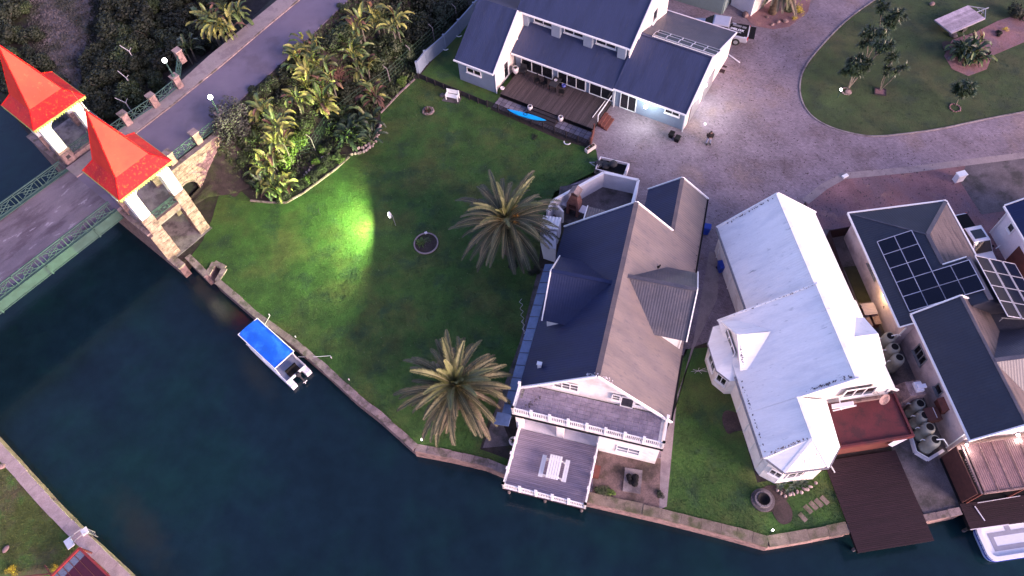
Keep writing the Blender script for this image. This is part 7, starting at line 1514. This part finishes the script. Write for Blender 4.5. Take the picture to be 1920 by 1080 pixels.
def clump(px, py, z, n, rad, keys, label, sc=1., group='broad leaved plants along the road bank', base=None, stem=True):
    c = P(px, py, z); gz = bankz(c) if base is None else base; t = T('broad_leaved_plant', label, 'plant', (c.x, c.y, gz), 0, group)
    top = max(.3, z-gz-.9*sc)
    n = int(n*1.15); ns = max(2, n//9); stems = [(random.uniform(-rad, rad)*.7, random.uniform(-rad, rad)*.7, top*random.uniform(.55, 1.0)) for _ in range(ns)]
    if stem:
        mb = MB()
        for x, y, h in stems: mb.tube((x*.8, y*.8, 0), (x, y, h), .1*sc, .07*sc, 6)
        mb.build('stem', M['bark'], t)
    for k in range(n):
        x, y, h = stems[k % ns]; key = random.choices([a for a, b in keys], [b for a, b in keys])[0]; me = random.choice(LM[key]); s = random.uniform(.72, 1.15)*sc
        place(me, 'leaf', t, loc=(x, y, h-random.uniform(0, .35)), rot=(random.uniform(-.15, .15), random.uniform(-.2, .25), random.uniform(0, 6.28)), sc=(s, s*random.uniform(.8, 1.15), s))
    return t
Yl, Gl, Dl = [('strel_y', 6), ('strel', 3), ('strel_dead', .6)], [('strel', 6), ('strel_y', 2), ('strel_dead', .5)], [('strel_d', 7), ('strel', 1.2)]
clumps = [
 (488, 192, 4.6, 26, .8, Yl, 'tall yellow green broad leaved plant near the road, beside the grey bush'),
 (505, 222, 4.8, 34, .9, Yl, 'brightest yellow green broad leaved plant in the middle of the near group'),
 (520, 252, 4.0, 28, .9, Yl, 'yellow green broad leaved plant with brown leaves above the wire fence'),
 (508, 292, 2.8, 22, .7, Yl, 'narrow lime broad leaved plant hanging down towards the fence'),
 (468, 235, 3.6, 14, .6, Gl, 'small broad leaved plant with fanned leaves left of the bright one'),
 (492, 318, 2.0, 26, .9, Gl, 'broad leaved plant with pale leaves above the bed corner'),
 (515, 340, 1.6, 26, .9, Gl, 'broad leaved plant in the lowest corner of the bed'),
 (490, 352, 1.2, 18, .7, Dl+[('strel', 3)], 'low broad leaved plant hanging over the bed edge by the lawn'),
 (535, 338, 1.2, 14, .6, Gl, 'small pale broad leaved plant beside the white stones'),
 (545, 175, 4.2, 16, .7, Gl, 'broad leaved plant with large pale leaf left of the brown group'),
 (575, 75, 5.2, 24, .9, Gl, 'broad leaved plant nearest the road in the upper group'),
 (560, 100, 5.0, 30, 1.0, Yl, 'olive broad leaved plant leaning over the road edge'),
 (590, 105, 4.8, 34, 1.0, Gl, 'dense broad leaved plant in the centre of the upper group'),
 (578, 140, 4.4, 34, 1.1, Yl, 'brownish yellow broad leaved plant above the round slab'),
 (600, 170, 3.8, 36, 1.1, Yl, 'wide broad leaved plant with drooping brown tips above the round slab'),
 (615, 150, 3.8, 22, .9, Gl, 'broad leaved plant beside the reddish twigs'),
 (655, 82, 4.2, 24, .9, Gl, 'broad leaved plant between the reddish twigs and the round green bush'),
 (672, 112, 3.2, 22, .9, Gl, 'broad leaved plant below the round green bush'),
 (668, 28, 5.2, 24, .8, Gl, 'broad leaved plant with tall trunk near the top edge'),
 (706, 12, 5.0, 30, 1.0, Yl, 'broad leaved plant cut by the top edge right of the road'),
 (740, 30, 4.6, 20, .9, Gl, 'broad leaved plant at the top edge left of the fence posts'),
 (690, 165, 1.9, 26, .8, [('strel', 4), ('strel_y', 2), ('strel_dead', 3)], 'broad leaved plant with reddish centre beside the wire fence'),
 (392, 18, 6.2, 34, 1.0, Yl, 'tall yellow green broad leaved plant across the road at the top edge'),
 (412, 40, 5.8, 34, 1.0, Yl, 'full green broad leaved plant across the road'),
 (432, 14, 5.8, 24, .9, Gl, 'broad leaved plant across the road nearest the pavement'),
 (372, -5, 6.0, 20, .9, Yl, 'broad leaved plant across the road cut by the top edge'),
 (338, 72, 3.4, 12, .8, Dl, 'dark broad leaved plant behind the curved railing end'),
]
for a in clumps: clump(*a)
clump(672, 238, 1.5, 110, 1.9, Dl, 'wide dark green broad leaved clump inside the curved stone border', .95, base=0, stem=False)
clump(645, 205, 1.6, 36, .9, Dl, 'dark green broad leaved clump behind the wide one beside the wire fence', .95, base=0, stem=False)
clump(1820, 96, 1.0, 110, 1.3, Dl+[('strel', 1)], 'dark broad leaved plant in the island bed beside the flat trailer', .95, 'plants on the island', 0, False)
clump(1845, 72, 1.0, 18, .6, [('strel_dead', 2), ('strel', 2)], 'pale dried broad leaved plant at the right of the island bed clump', .6, 'plants on the island', 0, False)
# leafy shrubs
def crown_mesh(name, m, seed, n=1900, leaf=.11, blobs=9, r=1.):
    rnd = random.Random(seed); mb = MB(); bl = [(V3(rnd.uniform(-.6, .6), rnd.uniform(-.6, .6), rnd.uniform(.15, .8))*r, rnd.uniform(.3, .55)*r) for _ in range(blobs)]
    for k in range(n):
        c, rad = bl[k % blobs]; d = V3(rnd.gauss(0, 1), rnd.gauss(0, 1), rnd.gauss(0, 1)+.25).normalized(); p = c+d*rad*rnd.uniform(.65, 1.08)
        if p.z < .02: p.z = abs(p.z)
        q = V3(rnd.gauss(0, 1), rnd.gauss(0, 1), rnd.gauss(0, 1)).normalized(); nrm = (d+q*.8).normalized(); a = nrm.cross(V3(0, 0, 1) if abs(nrm.z) < .9 else V3(1, 0, 0)).normalized(); b = nrm.cross(a); s = leaf*rnd.uniform(.6, 1.3)
        mb.add([p-a*s*.5, p+b*s*.32, p+a*s*.7, p-b*s*.32], [(0, 1, 2, 3)])
    return mb.mesh(name, m)
CM = {k: [crown_mesh('crown', M[m], s+hash(m) % 1, n, lf, bl) for s in range(v)] for k, m, v, n, lf, bl in (('g', 'leaf', 3, 2200, .12, 9), ('grey', 'leaf_grey', 2, 2600, .10, 10), ('lime', 'leaf_lime', 2, 1600, .12, 8), ('dark', 'leaf_dark', 3, 1700, .15, 9), ('yel', 'leaf_yellow', 1, 900, .08, 7))}
sh_tr = MB()
for k in range(6): a = k*1.05; sh_tr.path([V3(0, 0, 0), V3(.15*math.cos(a), .15*math.sin(a), .35), V3(.45*math.cos(a), .45*math.sin(a), .7)], [.05, .035, .02], 5)
shm = sh_tr.mesh('stem', M['bark'])
def shrub(px, py, z, r, key, label, group, name='shrub', cat='bush', hs=1., pos=None, gz=None):
    c = P(px, py, z) if pos is None else pos; g = bankz(c) if gz is None else gz; t = T(name, label, cat, (c.x, c.y, g-.05), random.uniform(0, 6.28), group)
    t.scale = (r*random.uniform(.9, 1.1), r*random.uniform(.9, 1.1), r*hs*random.uniform(.9, 1.1)); place(random.choice(CM[key]), 'crown', t); place(shm, 'stem', t); return t
sl = [
 (424, 222, 4.4, 2.0, 'grey', 'grey green bush hiding the end of the road railing'), (446, 238, 3.6, 2.0, 'grey', 'larger grey green bush below the lamp on the near side of the road'), (425, 250, 2.0, 1.2, 'grey', 'small grey green bush above the stone arch wall'), (462, 200, 4.4, 1.1, 'grey', 'grey green bush between lamp and yellow green plant'),
 (446, 275, 1.6, 1.2, 'dark', 'dark bush at the foot of the grey green bushes'), (470, 280, 1.8, 1.3, 'g', 'green bush left of the lime plant near the fence'), (535, 280, 2.0, 1.3, 'lime', 'lime green bush between yellow plant and wire fence'), (545, 235, 2.8, 1.3, 'lime', 'bright green bush right of the tallest yellow plant'), (560, 210, 3.0, 1.2, 'g', 'green bush left of the round slab'),
 (520, 165, 4.2, 1.4, 'dark', 'dark bush at the road edge between the two plant groups'), (505, 150, 4.4, 1.2, 'g', 'dark green bush on the road edge'), (540, 130, 4.2, 1.3, 'dark', 'dark bush beside the road below the upper group'), (630, 45, 4.8, 1.7, 'g', 'round bright green bush on the road edge'), (610, 70, 4.4, 1.2, 'dark', 'dark bush between olive plant and round bush'),
 (715, 60, 3.6, 1.9, 'g', 'large green bush below the top edge group'), (745, 75, 2.8, 1.7, 'g', 'green bush beside the wire fence posts'), (700, 92, 2.8, 1.6, 'g', 'wide green bush above the dead leaved plant'), (722, 110, 1.9, 1.2, 'dark', 'dark bush below the large green bush at the fence'), (645, 140, 2.6, 1.2, 'dark', 'dark bush right of the reddish twigs'), (640, 165, 2.0, 1.2, 'dark', 'dark bush above the wide dark clump'),
 (785, 20, 3.0, 1.8, 'dark', 'dark bush at the top edge beside the wire fence'), (825, 5, 2.6, 1.8, 'dark', 'dark bush cut by the top edge left of the blue roof'), (855, -8, 2.4, 1.6, 'dark', 'dark bush at the top edge close to the blue roof'), (765, 50, 2.0, 1.2, 'dark', 'small dark bush behind the upper fence posts'),
 (575, 335, .5, .55, 'lime', 'small lime plant among the white stones'), (606, 278, .7, .6, 'lime', 'bright lime plant by the pale fence post'), (590, 300, .4, .45, 'lime', 'tiny lime plant beside the white stone row'), (628, 295, .4, .6, 'g', 'low green plant between stone row and edging'), (600, 318, .4, .6, 'g', 'low green plant in the middle of the narrow bed'), (640, 300, .3, .45, 'lime', 'small lime tuft at the end of the concrete edging'),
 (735, 168, .4, .6, 'g', 'low plant at the foot of the straight edging'), (757, 150, .5, .6, 'lime', 'low bright plant close to the boundary wall corner'), (720, 190, .4, .5, 'g', 'low plant beside the reddish centred plant'),
]
for x, y, z, r, k, lb in sl: shrub(x, y, z, r, k, lb, 'bushes on the planted bank')
# reddish twigs
c = P(625, 128, 3.2); t = T('dry_shrub', 'reddish leafless twig tangle in the middle of the bank', 'bush', (c.x, c.y, bankz(c)), 0); mb = MB()
for k in range(150):
    a = random.uniform(0, 6.28); e = random.uniform(.25, 1.5); r = random.uniform(.6, 1.5); d = V3(math.cos(a)*math.cos(e), math.sin(a)*math.cos(e), math.sin(e)); b = V3(random.uniform(-.5, .5), random.uniform(-.5, .5), random.uniform(0, .9)); m_ = b+d*r*.6; mb.path([b, m_, m_+d*r*.4+V3(random.uniform(-.3, .3), random.uniform(-.3, .3), .1)], .014, 3)
mb.build('twigs', M['twig'], t)
# dark bush belt on the far side of the road
def belt(poly, n, rmin, rmax, key, label, group, zoff=1.4, seed=1, hs=1.1):
    rnd = random.Random(seed); pts = PL(poly, zoff); xs = [p.x for p in pts]; ys = [p.y for p in pts]; got = []; tries = 0
    while len(got) < n and tries < 6000:
        tries += 1; x = rnd.uniform(min(xs), max(xs)); y = rnd.uniform(min(ys), max(ys)); r = rnd.uniform(rmin, rmax)
        if not inpoly(x, y, [(p.x, p.y) for p in pts]): continue
        if any((x-a)**2+(y-b)**2 < ((r+s)*.48)**2 for a, b, s in got): continue
        got.append((x, y, r)); shrub(0, 0, 0, r, key if rnd.random() < .8 else 'g', label, group, pos=V3(x, y, 0), hs=hs)
belt([(205, -30), (345, -30), (330, 60), (325, 90), (300, 130), (270, 165), (215, 200), (165, 225), (150, 190), (160, 110), (185, 50)], 62, .9, 1.9, 'dark', 'dark bush of the dense belt between far tower and railing', 'dark bushes between tower and railing', seed=3)
belt([(345, -40), (440, -40), (400, 60), (372, 85), (345, 60)], 16, .8, 1.5, 'dark', 'dark undergrowth bush below the yellow green plants across the road', 'dark bushes under the tall plants across the road', 2.0, seed=4)
belt([(-60, -60), (50, -60), (40, 20), (60, 80), (90, 150), (100, 200), (60, 200), (0, 120), (-60, 80)], 30, 1.0, 2.0, 'dark', 'dark brown green bush behind the far spire at the upper left corner', 'dark bushes at the upper left corner', seed=5)
belt([(400, 270), (440, 300), (475, 345), (520, 365), (600, 300), (640, 270), (700, 180), (760, 130), (720, 60), (650, 20), (560, 70), (480, 150), (420, 200)], 60, .5, 1.0, 'dark', 'low dark undergrowth bush among the broad leaved plants', 'undergrowth of the planted bank', 1.6, seed=6, hs=.8)
belt([(760, 60), (850, -20), (900, -60), (700, -60), (720, 0)], 14, 1.0, 1.8, 'dark', 'dark bush behind the wire fence near the top edge', 'dark bushes behind the wire fence', 1.4, seed=8)
# loose ground cover (nobody could count it)
def cover(name, poly, n, s, m, seed, z0=.0, hgt=.2, kind='stuff', lab='', cat='', useb=True):
    rnd = random.Random(seed); pts = PL(poly); xs = [p.x for p in pts]; ys = [p.y for p in pts]; pp = [(p.x, p.y) for p in pts]; mb = MB(); k = 0
    while k < n:
        x = rnd.uniform(min(xs), max(xs)); y = rnd.uniform(min(ys), max(ys))
        if not inpoly(x, y, pp): continue
        k += 1; z = (bankz(V3(x, y, 0)) if useb else 0)+z0
        a = rnd.uniform(0, 6.28); l = s*rnd.uniform(.5, 1.4); d = V3(math.cos(a), math.sin(a), 0); q = V3(-d.y, d.x, 0)*l*.22; b = V3(x, y, z)
        mb.add([b-q, b+q, b+d*l*.5+V3(0, 0, hgt*rnd.uniform(.4, 1.2))+q*.6, b+d*l+V3(0, 0, hgt*.5*rnd.uniform(0, 1))], [(0, 1, 2), (0, 2, 3)])
    o = mb.build(name, m, kind=kind); tag(o, lab, cat); return o
cover('undergrowth', [(400, 318), (430, 320), (470, 350), (500, 370), (530, 355), (555, 335), (580, 310), (610, 280), (650, 270), (700, 262), (712, 208), (778, 147), (880, 20), (850, -60), (690, -60), (560, 50), (410, 240)], 16000, .28, M['leaf'], 11, 0, .25, lab='leafy undergrowth covering the bank between road and lawn', cat='undergrowth')
cover('low_weeds', [(535, 372), (570, 345), (592, 318), (625, 290), (650, 292), (627, 315), (593, 338), (552, 368)], 1500, .16, M['leaf'], 17, 0, .12, lab='sparse low weeds in the narrow bed between stone row and edging', cat='weeds')
cover('dry_grass', [(60, -60), (260, -60), (215, 60), (165, 200), (120, 270), (90, 150), (50, 60)], 9000, .24, M['scrub'], 12, 0, .14, lab='dry purplish grass between the dark bushes at the upper left', cat='grass')
cover('dark_undergrowth', [(180, -60), (360, -60), (330, 110), (240, 190), (160, 230), (150, 180)], 9000, .3, M['leaf_dark'], 13, 0, .25, lab='dark leaf litter and undergrowth beneath the dark bush belt', cat='undergrowth')
def lawn_tufts(name, poly, n, seed, m, lab, s=.055):
    return cover(name, poly, n, s, m, seed, .012, .045, lab=lab, cat='grass', useb=False)
lawn_tufts('grass', lawn, 100000, 21, M['lawn'], 'mown grass blades of the big lawn')
lawn_tufts('grass', [(1270, 700), (1420, 905), (1550, 890), (1590, 985), (1440, 1010), (1255, 960)], 9000, 22, M['lawn'], 'mown grass blades beside the white house')
cover('grass', isl, 16000, .06, M['lawn_olive'], 23, .026, .05, lab='mown grass blades of the island lawn', cat='grass', useb=False)
# island trees with candelabra branches
tuft = MB(); rnd_ = random.Random(9)
for k in range(44):
    a = rnd_.uniform(0, 6.28); e = rnd_.uniform(-.3, 1.3); l = rnd_.uniform(.35, .75); d = V3(math.cos(a)*math.cos(e), math.sin(a)*math.cos(e), math.sin(e)); q = V3(-math.sin(a), math.cos(a), 0)*.055; m_ = d*l*.55+V3(0, 0, .04)
    tuft.add([-q*.3, q*.3, m_+q, m_-q, d*l-V3(0, 0, .08)], [(0, 1, 2, 3), (3, 2, 4)])
tuftm = tuft.mesh('leaf_rosette', M['strel_d'])
def forktree(base, tips, label, r=.09):
    b = P(*base); t = T('small_tree', label, 'tree', (b.x, b.y, .02), 0, 'small trees on the island lawn'); mb = MB(); rs = []
    for (x, y, h, n, sp_) in tips:
        e = P(x, y, h)-b; m1 = e*.5+V3(random.uniform(-.1, .1), 0, -.0); mb.path([V3(0, 0, 0), m1, e*.85], [r*.75, r*.55, r*.4], 7)
        for k in range(n):
            a = 2*math.pi*k/n+random.uniform(-.4, .4); q = e+V3(sp_*random.uniform(.3, 1)*math.cos(a), sp_*random.uniform(.3, 1)*math.sin(a), random.uniform(-.3, .5)); mb.path([e*.8, q], [r*.4, r*.25], 5); rs.append(q)
    mb.build('trunk', M['bark'], t)
    for q in rs: s = random.uniform(.75, 1.15); place(tuftm, 'leaf_rosette', t, loc=q, rot=(random.uniform(-.3, .3), random.uniform(-.3, .3), random.uniform(0, 6.28)), sc=(s, s, s))
forktree((1590, 166), [(1600, 132, 2.4, 20, 1.0), (1612, 122, 2.8, 12, .8), (1655, 88, 4.0, 15, .8)], 'leaning island tree with the largest crown beside the lit garden light', .12)
forktree((1622, 118), [(1628, 72, 3.0, 20, 1.0), (1648, 66, 3.0, 11, .8)], 'island tree with two crowns in the middle of the row', .08)
forktree((1650, 170), [(1672, 110, 3.2, 4, .35), (1660, 135, 2.0, 3, .3), (1686, 133, 2.4, 4, .4)], 'thin island tree standing in the square stone bed', .06)
forktree((1649, 58), [(1654, 16, 3.0, 10, .6), (1683, 30, 3.0, 13, .7), (1668, 42, 2.4, 9, .7)], 'topmost island tree next to the paving edge', .07)
forktree((1792, 198), [(1806, 168, 2.0, 22, .9)], 'small bushy island tree at the right, in its own round bed', .07)
c = P(1650, 173); t = T('tree_bed', 'square dark edged bed with pale stones around the thin island tree', 'flower bed', (c.x, c.y, .024), R_(-20)); mb = MB()
for a, b in (((-.5, -.42), (.5, -.42)), ((.5, -.42), (.5, .42)), ((.5, .42), (-.5, .42)), ((-.5, .42), (-.5, -.42))): mb.bar((*a, .05), (*b, .05), .09, .1)
mb.build('edging', M['fence_dark'], t); mb = MB(); mb.b2((-.46, -.38, 0), (.46, .38, .04)); mb.build('gravel', M['redgravel'], t)
c = P(1586, 172); t = T('tree_bed', 'small round stone bed at the foot of the leaning island tree', 'flower bed', (c.x, c.y, .024), 0); stonering(t, (0, 0), .45, 14, sz=(.24, .18, .16)); mb = MB(); mb.lathe((.15, -.1, 0), [(.3, 0), (.26, .12), (.02, .16)], 10); mb.build('flat_stone', M['stone_pink'], t)
c = P(1790, 203); t = T('tree_bed', 'round bed of dark soil under the small bushy island tree', 'flower bed', (c.x, c.y, .024), 0); stonering(t, (0, 0), .48, 14, m='redgravel', sz=(.22, .16, .12))
# boulders, corner bed plants
for i, (x, y, s, lb) in enumerate(((1786, 68, .42, 'large grey boulder behind the dark island plant'), (1774, 92, .34, 'grey boulder at the left of the island bed'), (1783, 112, .38, 'dark boulder at the lower left of the island bed'), (1856, 108, .3, 'pale boulder at the right of the island bed'), (1747, 9, .3, 'pinkish boulder near the top edge of the island lawn'), (1397, 30, .42, 'pale boulder at the corner of the white shed'), (1459, 42, .25, 'flat pink rock in the corner bed below the palm'), (1472, 41, .3, 'largest flat pink rock in the corner bed'), (1448, 47, .22, 'small flat rock at the rim of the corner bed'), (1438, 33, .2, 'small pink rock left of the dark hollow in the corner bed'))):
    c = P(x, y); t = T('boulder', lb, 'rock', (c.x, c.y, 0), random.uniform(0, 3)); mb = MB(); mb.ball((0, 0, s*.4), s, 9, (1.1, .85, .6)); mb.build('rock', M['stone_pink'] if i > 3 else M['conc_dark'], t)
shrub(1500, 18, .5, .75, 'yel', 'bright yellow leaved shrub at the edge of the corner bed', 'yellow shrubs of the corner bed', gz=0); shrub(1490, 32, .3, .38, 'yel', 'small yellow tuft left of the bright yellow shrub', 'yellow shrubs of the corner bed', gz=0); shrub(1480, 12, .5, .8, 'g', 'olive shrub between the palm and the yellow shrub', 'yellow shrubs of the corner bed', gz=0)
shrub(1886, 52, .3, .35, 'yel', 'small yellowish plant in the right part of the island bed', 'small plants of the island bed', gz=0); shrub(1875, 60, .3, .4, 'dark', 'small dark plant beside the yellowish one in the island bed', 'small plants of the island bed', gz=0); shrub(1915, 22, .8, 1.1, 'dark', 'dark shrub at the right edge of the island bed', 'small plants of the island bed', gz=0)
palm(1468, -42, 4.2, 'palm above the corner bed with only its lowest fronds in the picture', M['frond_old'], 9, .95, None, 60)
# succulents at the white house
ag = MB(); rnd_ = random.Random(4)
for k in range(26): a = k*2.4; e = rnd_.uniform(.1, 1.2); l = rnd_.uniform(.4, .6); d = V3(math.cos(a)*math.cos(e), math.sin(a)*math.cos(e), math.sin(e)); q = V3(-math.sin(a), math.cos(a), 0)*.05; ag.add([-q*.6, q*.6, d*l*.5+q, d*l*.5-q, d*l], [(0, 1, 2, 3), (3, 2, 4)])
agm = ag.mesh('leaf_rosette', M['agave'])
for i, (x, y, s) in enumerate(((1462, 913, .8), (1476, 922, .6), (1491, 908, 1.0), (1507, 905, .9), (1484, 916, .6), (1470, 905, .6))):
    c = P(x, y, .1); t = T('agave', ['leftmost spiky grey green succulent below the white bay', 'small low succulent at the stones of the succulent bed', 'largest spiky grey green succulent below the white bay', 'rightmost spiky grey green succulent below the white bay', 'small succulent between the two largest ones', 'small succulent close to the white wall'][i], 'succulent', (c.x, c.y, 0), i, 'succulents below the white bay'); place(agm, 'leaf_rosette', t, sc=(s, s, s))
# weeds by terrace, leaf tufts by house path
for i, (x, y, r, k, lb) in enumerate(((1128, 915, .5, 'g', 'low green weed patch at the terrace edge near the grey deck'), (1145, 925, .4, 'lime', 'low yellowish weed patch at the terrace edge'), (1005, 505, .6, 'dark', 'low dark plants under the upper palm'), (960, 495, .5, 'dark', 'dark litter plant left of the upper palm base'), (1240, 925, .35, 'dark', 'low dark weed on the terrace corner'), (1000, 255, .4, 'g', 'small round bush at the lawn side of the slat fence'))): shrub(x, y, .2, r, k, lb, 'low weeds and plants', gz=0, hs=.5)
shrub(18, 1068, .4, .5, 'yel', 'bright yellow shrub at the lower left corner', 'yellow shrubs at the lower left', gz=0); shrub(101, 1066, .4, .4, 'yel', 'small yellow shrub beside the glossy red roof', 'yellow shrubs at the lower left', gz=0); shrub(5, 1040, .3, .6, 'dark', 'dark low plant at the lower left edge', None, gz=0) if False else None
cover('grass', [(0, 860), (80, 955), (140, 1015), (150, 1060), (0, 1078)], 9000, .07, M['lawn_dry'], 31, .002, .05, lab='patchy grass of the lower left garden', cat='grass', useb=False)
for i, (x, y, s) in enumerate(((4, 875, .3), (12, 1030, .25))):
    c = P(x, y); t = T('boulder', ['pale rock at the left edge beside the lower left seawall', 'small pale rock in the grass at the lower left edge'][i], 'rock', (c.x, c.y, 0), i); mb = MB(); mb.ball((0, 0, s*.3), s, 9, (1.2, .8, .5)); mb.build('rock', M['stone_pink'], t)

def fallen(name, poly, n, m, seed, lab, s0=.04, s1=.11, z=.02):
    rnd = random.Random(seed); pts = PL(poly); xs = [p.x for p in pts]; ys = [p.y for p in pts]; pp = [(p.x, p.y) for p in pts]; mb = MB(); k = 0
    while k < n:
        x = rnd.uniform(min(xs), max(xs)); y = rnd.uniform(min(ys), max(ys)); k += 1
        if not inpoly(x, y, pp): continue
        an = rnd.uniform(0, 3); s_ = rnd.uniform(s0, s1); e = V3(math.cos(an), math.sin(an), 0)*s_; f = V3(-math.sin(an), math.cos(an), 0)*s_*rnd.uniform(.3, .7); p = V3(x, y, z)
        mb.add([p-e, p-f+V3(0, 0, .01), p+e+V3(0, 0, .015), p+f], [(0, 1, 2, 3)])
    o = mb.build(name, m, kind='stuff'); tag(o, lab, 'leaves')
dl = mat('dead_leaf', (.085, .06, .065), .9, .3)
fallen('fallen_leaves', [(1118, 290), (1150, 250), (1300, 255), (1400, 60), (1640, 0), (1500, 160), (1520, 240), (1640, 275), (1960, 230), (1960, 285), (1700, 316), (1580, 328), (1510, 375), (1330, 470), (1200, 330)], 2900, dl, 41, 'dead leaves and dirt specks scattered over the grey pink paving')
fallen('fallen_leaves', [(1510, 385), (1580, 335), (1810, 310), (1840, 400), (1960, 390), (1960, 500), (1860, 480), (1780, 370), (1590, 395), (1540, 440)], 900, dl, 42, 'dead leaves scattered over the reddish paving behind the solar roofed house')
fallen('fallen_leaves', [(400, 330), (640, 370), (800, 160), (1110, 290), (1010, 480), (960, 720), (900, 840), (780, 820), (410, 500)], 1500, mat('clover_fleck', (.16, .19, .10), .9, .3), 43, 'pale flecks and small leaves scattered on the big lawn', .02, .06, .05)
